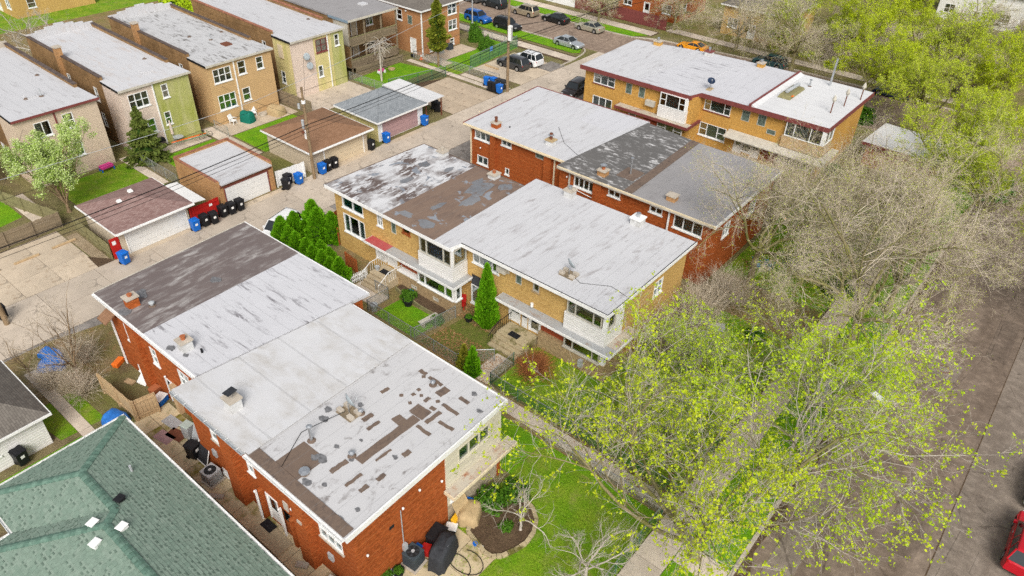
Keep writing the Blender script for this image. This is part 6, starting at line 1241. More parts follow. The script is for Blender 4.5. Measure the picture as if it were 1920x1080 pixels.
for x, y, k, lb in ((-35.6, 31.6, .9, 'leafy green shrub beside the garden pots'), (-31.9, 30.9, .7, 'small green shrub at the chain-link corner'), (-15.9, 20.2, .55, 'small bright green clump in the stone-edged bed'), (-17.7, 20.9, 1.2, 'dense low shrub against the pale corner bay'), (-17.0, 22.3, 1.1, 'low shrub in front of the pale corner bay'), (-11, 88.4, 2.2, 'green bush by the speckled garage'), (-4.2, 83, 2.6, 'dark green bush near the street corner'), (-20.6, 93, 2., 'green bush under the lime trees'), (-17.9, 76.5, 1.3, 'green bush at the golden house end wall'), (-13.5, 57, 1.6, 'dark green bush under the bare trees'), (-9.6, 55.5, 1.5, 'green bush by the curving pavement'), (-12.5, 45.5, .9, 'low bush behind the tan row house'), (-15, 41, 1.0, 'leafy bush at the tan row house end wall')):
    put_bush(BS, 'green_bush', lb, x, y, k, x)
# bare, reddish shrubs
def twig_shrub(key, seed, n, h, sp, mat, k2=8):
    rng = np.random.default_rng(seed); m = n; th = rng.uniform(0, 6.28, m); a = np.abs(rng.normal(0, sp, m)); p = np.zeros((m, 6, 3)); d = np.stack([np.cos(th)*np.sin(a), np.sin(th)*np.sin(a), np.cos(a)], 1); p[:, 0] = d*[.3, .3, 0]
    for i in range(1, 6):
        d = d+rng.normal(size=d.shape)*.1; d[:, 2] -= .05; d /= np.linalg.norm(d, axis=1, keepdims=True); p[:, i] = p[:, i-1]+d*h/5*rng.uniform(.7, 1.1, (m, 1))
    R = np.full((m, 6), .016)*np.linspace(1, .5, 6); C, R2, _ = grow(rng, p, R, np.full(m, h*.5), k2, .2, .7, 1., 4, .15, 0., .7, 0, .007)
    return dict(trunk=np_mesh(key+'_stems', *tubes(p, R, 4), mat), twigs=np_mesh(key+'_twigs', *tubes(C, R2, 3), mat))
S1 = twig_shrub('brown_shrub', 1, 240, 1.5, .75, 'twigbrown', 9); S2 = twig_shrub('bare_shrub', 2, 120, 2.6, .55, 'twig'); 
put_tree(S1, 'twiggy_shrub', 'rounded rusty brown twiggy shrub by the front steps', -22.6, 31.4, 0, 1., cat='shrub')
for x, y, k, lb in ((-16.9, 39.6, 1.2, 'bare tan shrub against the end wall of the tan row house'), (-16.6, 43.6, 1.35, 'tall bare shrub at the back corner of the tan row house'), (-16.2, 47.6, 1.2, 'bare shrub between the two row house ends'), (-47.2, 11.2, .8, 'bare scrub behind the brick row house alley end'), (-44.2, 9.6, .75, 'scrubby bare shrub by the tan board fence'), (-46.2, 8.6, .7, 'bare scrub along the white garage'), (-24.5, 66.5, 1.4, 'bare shrub in front of the golden row house door'), (-29.5, 66, 1.2, 'bare shrub between the back row houses'), (-20.2, 67.5, 1.5, 'tall bare shrub at the golden row house corner')):
    put_tree(S2, 'bare_shrub', lb, x, y, x, k, 'bare shrubs', 'shrub')

for x, y, k, lb in ((-108, 52, 2.2, 'green bush beyond the roof of the pink and green two-flat'), (-111, 58, 2.6, 'larger green bush beyond the streaked white roof'), (-118, 60, 3, 'green bush across the far left street')): setmat(put_bush(BS, 'green_bush', lb, x, y, k, x), 'leafbr')
def undergrowth():
    """brush under the far trees: reads as one mass"""
    rg = np.random.default_rng(5)
    def arr(me): v = np.empty(len(me.vertices)*3, np.float32); me.vertices.foreach_get('co', v); return v.reshape(-1, 3)
    for nm, lb, me, mat, k, lo, hi in (('undergrowth', 'leafing brush under the far trees', BS['leaf'], 'leafyg', 4, 1.4, 2.6), ('undergrowth', 'bare brush under the far trees', S2['twigs'], 'twig', 4, 1., 1.6)):
        base = arr(me); F = np.empty(len(me.loops), np.int32); me.loops.foreach_get('vertex_index', F); F = F.reshape(-1, k); parts = []
        for x, y in zip(rg.uniform(-36, -9.8, 46), rg.uniform(109, 140, 46)):
            s, a = rg.uniform(lo, hi), rg.uniform(0, 6.28); c, sn = np.cos(a)*s, np.sin(a)*s; parts.append((np.stack([base[:, 0]*c-base[:, 1]*sn+x, base[:, 0]*sn+base[:, 1]*c+y, base[:, 2]*s], 1), F))
        o = bpy.data.objects.new(nm, np_mesh(nm, *merge(parts), mat)); COL.objects.link(o); tag(o, lb, 'undergrowth', kind='stuff')
undergrowth()
# ------------------------------------------------------------------ vehicles
def paint(name, c, rough=.28, metal=0.):
    g = G(name); g.b.inputs['Coat Weight'].default_value = .6; g.b.inputs['Coat Roughness'].default_value = .06
    return g.done(g.mix(g.rng(g.noise(2.), .3, .7), tuple(q*.93 for q in c), c), rough, metal)
def car(label, x, y, ang, kind, col, cat='car', name='parked_car', metal=0., rack=False):
    """lofted body with wheel arches, glasshouse, wheels, lamps; +X is the front"""
    K = dict(sedan=(4.7, 1.82, 1.46, .92, .98), suv=(4.65, 1.88, 1.72, 1.08, 1.08), box=(4.5, 1.9, 1.82, 1.12, 1.12), sport=(4.5, 1.86, 1.25, .8, .85), van=(4.9, 1.9, 1.85, 1.1, 1.1))[kind]
    L, W, H, zh, zb = K; h = L/2; hw = W/2; t = thing(name, label, cat, (0, 0, 0)); pm = paint(label.split()[0]+'_paint_%d' % len(bpy.data.materials), col, metal=metal)
    wr = .34 if kind in ('suv', 'box', 'van') else .32; xf, xr = h*.62, -h*.60
    if kind in ('suv', 'box', 'van'): hood, ws0, ws1, rf1, rg0 = .86*zh, h*.40, h*.14, -h*.80, -h*.96
    elif kind == 'sport': hood, ws0, ws1, rf1, rg0 = .8*zh, h*.30, -h*.05, -h*.40, -h*.80
    else: hood, ws0, ws1, rf1, rg0 = .86*zh, h*.38, h*.08, -h*.42, -h*.72
    deck = zb if kind in ('suv', 'box', 'van') else .96*zb
    ns = 56; mb = MB(); secs = []
    for i in range(ns+1):
        q = -1+2*i/ns; X = q*h; e = max(0, (abs(q)-.82)/.18); w = hw*(1-.16*e**2.2); zl = .2+.16*e**2
        for xc in (xf, xr):
            dx = abs(X-xc)
            if dx < wr+.07: zl = max(zl, wr+math.sqrt(max(0, (wr+.07)**2-dx*dx)))
        if X > ws0: zt = hood+(zb-hood)*max(0, 1-(X-ws0)/(h-ws0)*2.2)*.6-.22*max(0, (q-.8)/.2)**2
        elif X > rg0: zt = zb
        else: zt = deck-.12*max(0, (-q-.9)/.1)**2
        zl = min(zl, zt-.12); secs.append((X, w, zl, zt))
    for X, w, zl, zt in secs:
        pts = [(w*.93, zl), (w, zl+.06), (w*1.0, (zl+zt)/2+.03), (w*.97, zt-.1), (w*.88, zt-.015), (w*.55, zt+.015)]
        mb.v += [(X, a, b) for a, b in pts] + [(X, -a, b) for a, b in reversed(pts)]
    m = 12
    for i in range(ns):
        for j in range(m): mb.f.append((i*m+j, i*m+(j+1) % m, (i+1)*m+(j+1) % m, (i+1)*m+j))
    mb.f.append(tuple(range(m))); mb.f.append(tuple(ns*m+j for j in reversed(range(m)))); mb.f = [f[::-1] for f in mb.f]
    body = mb.build('body', pm, t, smooth=False); bv = body.modifiers.new('bevel', 'BEVEL'); bv.width = .02; bv.segments = 2
    # glasshouse
    bl, tl = hw*.9, hw*.72; z0, z1 = zb-.02, H
    LB = [(ws0, -bl), (ws0, bl), (rg0, bl), (rg0, -bl)]; LT = [(ws1, -tl), (ws1, tl), (rf1, tl), (rf1, -tl)]
    MB().prism(LB[::-1], z0-.25, z1-.05, [(a*1.0, b) for a, b in LT[::-1]]).build('cabin', 'dark', t)
    def quad(nm, a, b, c, d, mat, off):
        a, b, c, d = map(Vector, (a, b, c, d)); n = (b-a).cross(d-a).normalized()*off; MB().poly([a+n, b+n, c+n, d+n]).build(nm, mat, t)
    P0 = lambda k: (*LB[k], z0); P1 = lambda k: (*LT[k], z1-.04)
    quad('windshield', P0(0), P0(1), P1(1), P1(0), 'carglass', .012); quad('rear_window', P0(2), P0(3), P1(3), P1(2), 'carglass', .012)
    quad('side_window', P0(1), P0(2), P1(2), P1(1), 'carglass', .012); quad('side_window', P0(3), P0(0), P1(0), P1(3), 'carglass', .012)
    mr = MB(); k = 10
    for i in range(k+1):
        f = i/k; X = ws1+.06+(rf1-.06-ws1-.06)*f; z = z1-.05+.06*math.sin(math.pi*(.12+.76*f)); mr.v += [(X, -tl-.03, z1-.07), (X, -tl*.8, z), (X, 0, z+.025), (X, tl*.8, z), (X, tl+.03, z1-.07)]
    for i in range(k):
        for j in range(4): mr.f.append((i*5+j, i*5+j+1, (i+1)*5+j+1, (i+1)*5+j))
    ro = mr.build('roof', pm, t, smooth=True); ro.modifiers.new('thick', 'SOLIDIFY').thickness = .03
    mp = MB()
    for k_ in range(4): mp.tube([P0(k_), P1(k_)], .045, 5)
    for sgn in (-1, 1):
        xm = (ws0+rg0)/2*.6+(ws1+rf1)/2*.4; mp.tube([((ws0+rg0)/2+.05, sgn*(bl+.005), z0), ((ws1+rf1)/2+.05, sgn*(tl+.005), z1-.05)], .035, 4)
        if kind in ('suv', 'box', 'van'): mp.tube([(rg0*.62, sgn*(bl+.003), z0), (rf1*.68, sgn*(tl+.003), z1-.05)], .04, 4)
    mp.build('pillars', pm, t)
    for xc in (xf, xr):
        for sgn in (-1, 1):
            yc = sgn*(hw-.1); ty = MB().tube([(xc, yc-.1, wr), (xc, yc-.085, wr), (xc, yc+.085, wr), (xc, yc+.1, wr)], [wr-.04, wr, wr, wr-.04], 18).build('tyre', 'rubber', t)
            MB().tube([(xc, yc+sgn*.09, wr), (xc, yc+sgn*.106, wr)], wr*.64, 14).build('rim', 'metal', ty)
        MB().box(xc-wr-.05, xc+wr+.05, -hw+.22, hw-.22, .15, wr*2).build('wheel_well', 'dark', t)
    for sgn in (-1, 1):
        MB().rbox(h*.93, sgn*hw*.62, .22, .34, hood-.28, hood-.12, -sgn*.35).build('headlight', 'lamp', t); MB().rbox(-h*.955, sgn*hw*.72, .14, .3, zb-.32, zb-.1, sgn*.2).build('tail_light', 'taillamp', t)
        MB().rbox(ws0-.25, sgn*(hw+.07), .16, .16, zb-.02, zb+.13, 0).build('mirror', pm, t); MB().box(.0, .16, sgn*hw*.985-.01, sgn*hw*.985+.02, zb-.22, zb-.19).build('door_handle', 'metal', t)
    MB().box(h*.93, h*.985, -hw*.6, hw*.6, .3, .5).build('grille', 'black', t); MB().box(-h*.985, -h*.94, -.26, .26, .55, .68).build('number_plate', 'white', t); MB().box(-h*.99, -h*.93, -hw*.8, hw*.8, .28, .42).build('bumper', 'black', t)
    if rack:
        for sgn in (-1, 1): MB().tube([(ws1-.1, sgn*tl*.85, z1+.07), (rf1+.1, sgn*tl*.85, z1+.07)], .025, 5).build('roof_rail', 'black', t)
        for q in (.3, .7): X = ws1+(rf1-ws1)*q; MB().tube([(X, -tl*.85, z1+.09), (X, tl*.85, z1+.09)], .025, 5).build('cross_bar', 'black', t)
    t.location = (x, y, .012); t.rotation_euler.z = ang; return t
M['lamp'] = plain('lamp_glass', (.6, .62, .62), .1, .05); M['taillamp'] = plain('tail_lamp', (.35, .01, .01), .15, .1)
PI = math.pi
car('blue compact crossover parked beside the corner house lawn', -79.9, 89.5, 0, 'suv', (.008, .1, .38), metal=.2)
car('black hatchback with roof bars parked next to the blue crossover', -74.1, 89.8, 0, 'suv', (.012, .013, .016), rack=True)
car('silver sedan parked near the street corner', -62.4, 89.9, 0, 'sedan', (.45, .48, .5), metal=.5)
car('black boxy off-roader parked across the cross street', -83.3, 97.4, PI, 'box', (.018, .022, .024))
car('tan crossover parked across the cross street', -76.8, 97.6, PI, 'suv', (.38, .32, .22), metal=.4)
car('black sedan parked across the cross street', -70.9, 98.0, PI, 'sedan', (.012, .013, .013))
car('champagne sedan parked across the cross street', -64.4, 98.2, PI, 'sedan', (.42, .4, .31), metal=.4)
car('grey car cut by the top picture edge', -88.6, 97.2, PI, 'suv', (.1, .1, .1), metal=.4)
car('white boxy off-roader with black roof bars on the concrete pad', -62.2, 79.9, PI, 'box', (.75, .76, .76), rack=True)
car('dark grey crossover next to the white off-roader on the concrete pad', -62.7, 77.4, PI, 'suv', (.06, .062, .066), metal=.4)
car('dark brown crossover in the alley beside the golden row house', -50.9, 75.4, -PI/2+.15, 'suv', (.035, .028, .026), metal=.3)
car('white car mostly hidden behind the golden row house corner', -49.4, 80.4, -PI/2, 'sedan', (.7, .7, .7))
car('yellow-orange sports car behind the golden row house', -48.3, 101.6, PI, 'sport', (.75, .3, .01))
car('dark teal car behind the golden row house', -36.8, 103.0, PI, 'suv', (.015, .05, .055))
car('dark blue car under the trees behind the golden row house', -20.2, 103.6, PI, 'sedan', (.012, .02, .07))
car('white van beside the arborvitae hedge', -50.6, 30.3, -PI/2+.25, 'van', (.75, .75, .74), 'van', 'parked_van')
car('red hatchback at the kerb, cut by the picture edge', 7.25, 38.1, PI/2, 'suv', (.5, .008, .02))
car('pale grey car ahead of the red one at the kerb', 7.35, 43.6, PI/2, 'sedan', (.5, .53, .5))

# ------------------------------------------------------------------ wheeled bins
def bin_proto(mat, lidmat):
    t = thing('wheeled_bin', 'bin', 'bin')
    MB().rbox(0, 0, .52, .52, .12, 1.02, 0, 1.18).build('body', mat, t, bevel=.02)
    MB().prism([(-.33, -.33), (.36, -.33), (.36, .33), (-.33, .33)], 1.025, [1.06]*4, [(-.31, -.31), (.33, -.31), (.33, .31), (-.31, .31)]).build('lid', lidmat, t, bevel=.015); MB().rbox(0, 0, .5, .4, 1.06, 1.1, 0, .8).build('lid_ridge', lidmat, t)
    for s in (-1, 1): MB().tube([(-.27, s*.24-.03, .13), (-.27, s*.24+.03, .13)], .13, 12).build('wheel', 'rubber', t)
    MB().tube([(-.38, -.22, 1.0), (-.38, .22, 1.0)], .025, 6).build('handle', mat, t); MB().box(.285, .3, -.1, .1, .6, .78).build('sticker', 'white', t)
    return t
BP = {}
def bin_(c, label, x, y, a, tilt=None):
    if c not in BP:
        BP[c] = bin_proto(*dict(blue=('blue', 'blue'), black=('black', 'black'), mixed=('charcoal', 'charcoal'))[c]); o = BP[c]; o.location = (x, y, .03); o.rotation_euler.z = a; o['label'] = label; o['group'] = 'wheeled bins along the alley'
    else: o = copy_tree(BP[c], (x, y, .03), a, label); o['group'] = 'wheeled bins along the alley'
    o.scale = (1.12,)*3
    if c == 'blue' and not o.get('x'): pass
    return o
for c, lb, x, y, a in (
    ('blue', 'blue recycling bin at the red side door of the mauve-roofed garage', -56.6, 19.2, .2), ('blue', 'blue recycling bin left of the black ones before the red fence', -56.9, 25.9, 0), ('black', 'black bin next to the blue one before the red fence', -57.0, 26.9, .1), ('black', 'second black bin from the blue one before the red fence', -56.8, 27.7, -.1),
    ('black', 'black bin by the maroon door frame, nearest the red fence', -57.2, 28.9, .1), ('black', 'middle black bin of three by the maroon door frame', -57.1, 29.7, -.05), ('black', 'black bin farthest from the red fence of the three by the white door', -57.1, 30.6, .05),
    ('black', 'low black bin in front of the white gate', -57.2, 35.9, .5), ('black', 'black bin against the white gate', -57.9, 36.6, .2), ('blue', 'blue recycling bin at the end of the white gate', -57.2, 37.4, .1), ('blue', 'blue recycling bin behind the utility pole', -57.2, 40.3, 0), ('black', 'black bin right beside the utility pole', -57.3, 41.1, .1), ('black', 'second black bin from the utility pole', -57.3, 41.95, -.1),
    ('black', 'black bin at the far corner of the brown-roofed garage', -57.7, 47.3, .1), ('blue', 'blue recycling bin left of the mauve door', -57.8, 49.6, 0), ('blue', 'blue recycling bin right of the mauve door', -58.0, 55.7, .1),
    ('black', 'black bin under the carport edge', -59.6, 59.6, .3), ('mixed', 'grey lidded bin under the carport edge', -60.4, 59.8, .2), ('blue', 'rear blue bin of the cluster by the far pole', -60.9, 69.9, .2), ('blue', 'second blue bin of the cluster by the far pole', -60.1, 70.3, 0), ('black', 'black bin at the front left of the cluster by the far pole', -59.4, 68.9, 0), ('black', 'black bin in the middle of the cluster by the far pole', -58.8, 69.0, .1), ('blue', 'blue bin at the front of the cluster by the far pole', -58.0, 69.0, 0), ('mixed', 'charcoal bin at the back of the cluster by the far pole', -59.3, 70.4, 0), ('mixed', 'charcoal bin touching the far pole', -58.5, 70.5, 0),
    ('black', 'black bin with white stickers beside the small white garage', -41.0, 4.6, .2), ('black', 'black bin with scrawled lid in the passage beside the brick row house', -33.7, 11.6, .3), ('black', 'black bin behind the pole at the image edge', -56.4, 9.6, 0)): bin_(c, lb, x, y, a)
# ------------------------------------------------------------------ poles, wires, lamps
M['signblue'] = plain('blue_sign', (.1, .25, .6), .5, .05)
def pole(label, x, y, h, r=.17):
    t = thing('utility_pole', label, 'utility pole', (x, y, 0)); MB().cyl(x, y, 0, h, r, r*.65, 12).build('post', 'polewood', t); return t
p1 = pole('wooden utility pole with cable boxes by the brown-roofed garage', -57.0, 39.1, 9.6); MB().tube([(-57.1, 38.6, 7.6), (-57.1, 38.6, 8.1)], .12, 8).build('insulator', 'steel', p1)
MB().lathe(-57.3, 38.9, [(.05, 5.4), (.14, 5.45), (.14, 6.3), (.05, 6.35)], 10).build('splice_case', 'steel', p1); MB().box(-57.25, -57.05, 38.85, 38.95, 4.4, 5.3).build('cable_box', 'white', p1); MB().lathe(-57.25, 38.75, [(.12, 5.0), (.18, 5.1), (.12, 5.25)], 10).build('cable_loop', 'rust', p1); MB().cyl(-57, 39.1, 8.0, 8.3, .19, .19).build('band', 'white', p1)
p2 = pole('tall wooden utility pole beside the bin cluster', -57.7, 70.2, 11.5, .2); MB().box(-57.6, -57.2, 69.95, 70.35, 6.6, 8.4).build('transformer', 'white', p2); MB().tube([(-57.6, 70, 7.9), (-57, 70, 8.3), (-57, 70, 6.8)], .05).build('bracket', 'metal', p2)
p3 = pole('wooden utility pole at the left picture edge', -55.6, 9.5, 9.6, .2)
def wire(label, pts, r=.022, sag=.35, mat='rubber', name='overhead_wire', g=None):
    mb = MB()
    for a, b in zip(pts[:-1], pts[1:]):
        a, b = Vector(a), Vector(b); n = 12; mb.tube([tuple(a.lerp(b, i/n)-Vector((0, 0, sag*4*(i/n)*(1-i/n)))) for i in range(n+1)], r, 5)
    return tag(mb.build(name, mat), label, 'wire', g)
for i, (dz, dx, r_, lb) in enumerate(((5.9, .15, .04, 'thickest black cable strung along the alley poles'), (5.55, .18, .022, 'thin wire just below the thick alley cable'), (5.2, .25, .018, 'lowest thin wire along the alley poles'), (9.2, 0, .015, 'top wire between the alley pole heads'))):
    wire(lb, [(-54.6+dx, -20, dz+.2), (-55.6+dx, 9.5, dz+.2), (-57+dx, 39.1, dz), (-57.7+dx, 70.2, dz+.6), (-58.2+dx, 101, dz+.6)], r_, .3, g='wires along the alley')
wire('pale service cable sagging across the back yards', [(-66.5, 5, 6.4), (-65.2, 22, 6.2), (-63.2, 38, 6.9), (-67.5, 62, 7.3), (-72, 90, 8.6)], .02, .1, 'steel')
wire('black service wire from the far pole over the corner lawn', [(-57.7, 70.2, 6.5), (-70, 84, 6.0)], .02, .3); wire('black service wires from the far pole across the cross street', [(-57.7, 70.2, 8.2), (-49, 108, 8.4)], .035, .6)
wire('thin service wire from the pole to the tan sided two-flat', [(-57.0, 39.1, 6.6), (-74.7, 41, 4.4)], .014, .4); wire('thin service wire from the pole to the yellow two-flat', [(-57.0, 39.1, 7.2), (-75, 52.4, 5.0)], .014, .4)
wire('thin service wire from the near pole to the beige two-flat', [(-55.6, 9.5, 6.6), (-74.7, 20.6, 6.0)], .014, .5); wire('thin service wire from the near pole across the pad', [(-55.6, 9.5, 7.0), (-76.6, 13, 5.6)], .014, .5)
wire('black cable across the end roof to its eave', [(-24.6, 16.6, 6.3), (-25.3, 14.2, 6.14), (-23.9, 11.6, 6.12)], .018, -.02, name='roof_cable'); wire('loose thin cable lying on the white roof', [(-23.1, 35.6, 6.16), (-22, 35.2, 6.13), (-20.2, 36.3, 6.13), (-18.7, 36.0, 6.13)], .014, -.0, name='roof_cable'); wire('thin cable lying across the back roof', [(-38.5, 54.8, 6.13), (-36, 52.3, 6.13), (-32, 50.3, 6.17)], .014, -.0, name='roof_cable')
t = thing('street_lamp', 'street lamp with pale cobra head over the dark street', 'street lamp', (-5.2, 36.6, 0))
MB().cyl(-5.2, 36.6, 0, 7.6, .1, .07).build('pole', 'steel', t); MB().tube([(-5.2, 36.6, 7.5), (-4.4, 36.2, 7.9), (-2.9, 35.5, 8.0)], .05, 6).build('arm', 'steel', t)
mb = MB().rbox(-2.4, 35.25, 1.1, .38, 7.88, 8.06, -.45, .7); mb.build('lamp_head', 'white', t, bevel=.05); MB().rbox(-2.2, 35.15, .5, .26, 7.82, 7.88, -.45).build('lens', 'lamp', t)
t = thing('street_light_pole', 'slim grey light pole by the blue crossover', 'light pole', (-79.7, 87.9, 0)); MB().cyl(-79.7, 87.9, 0, 8, .1, .08).build('pole', 'steel', t); MB().cyl(-79.7, 87.9, .1, .4, .2, .12).build('base', 'steel', t)

# ------------------------------------------------------------------ fences
def chain_fence(label, pts, h=1.15, mat='linkgrey', post=2.4, green=False):
    t = thing('chain_link_fence', label, 'fence', (*pts[0], 0)); pm = 'linkpost' if not green else 'linkpostg'
    for a, b in zip(pts[:-1], pts[1:]):
        a, b = Vector(a), Vector(b); L = (b-a).length; n = max(1, round(L/post)); d = (b-a)/n; nn = Vector((-d.y, d.x)).normalized()*.004
        MB().tube([(a.x, a.y, h), (b.x, b.y, h)], .03, 6).build('top_rail', 'metal', t)
        for i in range(n+1): q = a+d*i; MB().cyl(q.x, q.y, -.02, h+.04, .035, n=8).build('post', pm, t)
        for i in range(n):
            p, q = a+d*i, a+d*(i+1); MB().poly([(p.x+nn.x, p.y+nn.y, .03), (q.x+nn.x, q.y+nn.y, .03), (q.x+nn.x, q.y+nn.y, h), (p.x+nn.x, p.y+nn.y, h)]).build('wire_mesh', mat, t)
    return t
M['linkpost'] = plain('fence_post', (.3, .32, .31), .5, .1, metal=.4); M['linkpostg'] = plain('green_fence_post', (.05, .14, .08), .5, .1)
chain_fence('chain-link fence round the small garden plots', [(-38.2, 30.4), (-36.7, 30.4), (-36.7, 28.25), (-27.2, 28.25), (-27.2, 28.9), (-25.6, 30.4)])
chain_fence('short chain-link fence dividing the two garden plots', [(-31.6, 28.3), (-31.1, 32.2)])
chain_fence('green chain-link fence beside the front path', [(-24.3, 31.0), (-24.2, 28.35), (-9.6, 28.35)], 1.2, 'linkgreen', green=True)
chain_fence('low chain-link fence on the far side of the front path', [(-18.2, 26.8), (-9.7, 26.8)], .9)
chain_fence('green chain-link fence along the pavement', [(-9.6, 12), (-9.6, 26.7)], 1.25, 'linkgreen', green=True); chain_fence('chain-link fence along the pavement past the front path', [(-9.6, 28.5), (-9.6, 47)], 1.25, 'linkgreen', green=True)
chain_fence('green mesh fence between the corner lawn and the parked cars', [(-66.6, 73.0), (-67.6, 84.2)], 1.7, 'slatgreen', green=True); chain_fence('chain-link fence along the corner house sidewalk', [(-67.6, 84.3), (-92, 84.3)], 1.1)
chain_fence('green mesh fence behind the stained concrete apron', [(-68.9, 60.2), (-67.0, 68.6)], 1.4, 'linkgreen', green=True); chain_fence('chain-link fence between the patio and the pollarded tree lawn', [(-75.2, 59.2), (-66.2, 59.6)], 1.1); chain_fence('chain-link fence between the path and the corner house lawn', [(-75, 70.5), (-60.5, 71.9)], 1.1)
chain_fence('chain-link fence between the two-flat yards near the spruce', [(-74.6, 29.3), (-65.6, 29.3)], 1.2); chain_fence('chain-link kennel gate behind the tan sided two-flat', [(-74.2, 38.9), (-71.6, 38.9)], 1.2)
def board_fence(label, pts, h, mat, w=.15, gap=.015, post=2.4, pm=None, jag=.03, th=.025, rails=True, name='board_fence', pick=False, lean=0.):
    t = thing(name, label, 'fence', (*pts[0], 0))
    def mk():
        mb = MB().prism([(-w/2+gap/2, -th/2), (w/2-gap/2, -th/2), (w/2-gap/2, th/2), (-w/2+gap/2, th/2)], .04, h) if not pick else MB().poly([(-w/2+gap/2, -th/2, .1), (w/2-gap/2, -th/2, .1), (w/2-gap/2, -th/2, h-.07), (0, -th/2, h), (-w/2+gap/2, -th/2, h-.07)]).poly([(-w/2+gap/2, th/2, .1), (-w/2+gap/2, th/2, h-.07), (0, th/2, h), (w/2-gap/2, th/2, h-.07), (w/2-gap/2, th/2, .1)]).box(-w/2+gap/2, w/2-gap/2, -th/2, th/2, .1, h-.07)
        o = mb.build('board', mat); d = o.data; bpy.data.objects.remove(o); d.name = 'board'; return d
    d_ = mk()
    for a, b in zip(pts[:-1], pts[1:]):
        a, b = Vector(a), Vector(b); L = (b-a).length; n = max(1, round(L/w)); d = (b-a)/n; ang = math.atan2(d.y, d.x); nn = Vector((-d.y, d.x)).normalized()
        for i in range(n): q = a+d*(i+.5); o = piece(d_, t, (q.x, q.y, random.uniform(-jag, jag)), ang); o.rotation_euler.x = lean+random.uniform(-.01, .01)
        np_ = max(1, round(L/post))
        for i in range(np_+1): q = a+(b-a)*i/np_-nn*.08; MB().box(q.x-.05, q.x+.05, q.y-.05, q.y+.05, 0, h+.05).build('post', pm or mat, t)
        if rails:
            for z in (.35, h-.3):
                p, q = a-nn*.045, b-nn*.045; MB().prism([(p.x-nn.x*.02, p.y-nn.y*.02), (q.x-nn.x*.02, q.y-nn.y*.02), (q.x+nn.x*.02, q.y+nn.y*.02), (p.x+nn.x*.02, p.y+nn.y*.02)], z, z+.09).build('rail', pm or mat, t)
    return t
board_fence('weathered grey board fence behind the concrete parking pad', [(-66.3, 7), (-66.3, 18.4)], 1.5, 'wood', .17); board_fence('olive treated board fence beside the mauve-roofed garage', [(-64.6, 19.0), (-58.1, 18.9)], 1.4, 'olivewood', .2, .01); board_fence('weathered fence between the white house and beige two-flat yards', [(-76.4, 16.2), (-66.4, 18.6)], 1.4, 'olivewood', .2)
board_fence('brown board fence between the tan and yellow two-flats', [(-76, 48.5), (-69.6, 48.8)], 1.7, 'wood', .18); board_fence('olive board fence below the wooden porches', [(-75.9, 60.9), (-75.3, 68.6)], 1.0, 'wood', .18)
board_fence('tan board fence in the passage behind the brick row house', [(-43.2, 10.75), (-39.2, 10.85)], 1.75, 'tanwood', .28, .012, jag=.02); board_fence('open tan board gate with dog-eared tops', [(-39.2, 10.9), (-38.9, 12.2)], 1.75, 'tanwood', .22, .012, jag=.03, name='board_gate'); 
board_fence('orange cedar privacy fence behind the arborvitae hedge', [(-46.1, 36.2), (-48.3, 35.6), (-48.0, 33.2), (-45.7, 33.0)], 1.7, 'cedar', .2, .008); board_fence('small cedar lattice screen beside the steps', [(-42.6, 31.2), (-41.0, 31.0)], 1.5, 'cedar', .12, .05)
board_fence('red board fence beside the mauve-roofed garage', [(-57.95, 26.2), (-57.95, 29.0)], 1.75, 'red', .2, .006, rails=True); t = board_fence('white leaning gate panel beside the brick garage', [(-58.3, 35.6), (-58.0, 38.7)], 1.7, 'white', .25, .006, rails=False, name='board_gate')
board_fence('white picket fence beside the front steps', [(-40.35, 29.2), (-40.2, 31.1)], 1.0, 'white', .17, .07, pick=True, name='picket_fence', rails=True)
tag(MB().box(-57.92, -57.9, 28.1, 28.4, 1.2, 1.45).build('notice_board', 'white'), 'small white notice on the red fence', 'sign')
tag(MB().rbox(-67.0, 77.8, .04, .6, 1.2, 1.8, .1).build('parking_sign', 'signblue'), 'small blue sign on the green mesh fence', 'sign'); 
# ------------------------------------------------------------------ steps, yard things
def steps(label, x0, x1, yb, yf, zt, n, mat='stepconc', rail=None):
    t = thing('front_steps', label, 'steps', ((x0+x1)/2, yb, 0)); MB().box(x0, x1, yb-1.6, yb, 0, zt).build('landing', mat, t, bevel=.02); run = .36; rise = zt/(n+1)
    for i in range(n): MB().box(x0+.004*i, x1-.004*i, yb-1.6-run*(i+1), yb-1.6-run*i-.003, 0, zt-rise*(i+1)).build('step', mat, t, bevel=.015)
    if rail:
        for x in rail[1]:
            mb = MB(); e = yb-1.6-run*n
            mb.tube([(x, yb, zt+.9), (x, yb-1.5, zt+.9), (x, e, .9)], .03, 6)
            for k in range(7):
                f = k/6; y = yb-.1-1.4*f; mb.tube([(x, y, zt), (x, y, zt+.9)], .014, 5)
            for k in range(4):
                f = (k+1)/4; y = yb-1.6-run*n*f; mb.tube([(x, y, max(0, zt*(1-f))), (x, y, zt+.9-zt*f)], .014, 5)
            mb.build('handrail', rail[0], t)
    return t
steps('concrete front steps with white rails and black mat', -39.9, -37.6, 32.9, 0, .72, 3, 'stepconc', ('white', (-39.85, -37.65))); steps('mossy concrete front steps beside the columnar arborvitae', -27.2, -24.5, 34.1, 0, .66, 3, 'mossconc', ('black', (-27.1,)))
steps('concrete stoop at the golden row house', -28.2, -24.9, 73.1, 0, .5, 2)
st = thing('stoop', 'low concrete stoop with white door on the brick row house passage', 'stoop', (-25.4, 11.2, 0)); MB().box(-26.75, -24.1, 10.62, 11.68, .03, .14).build('slab', 'stepconc', st, bevel=.01)
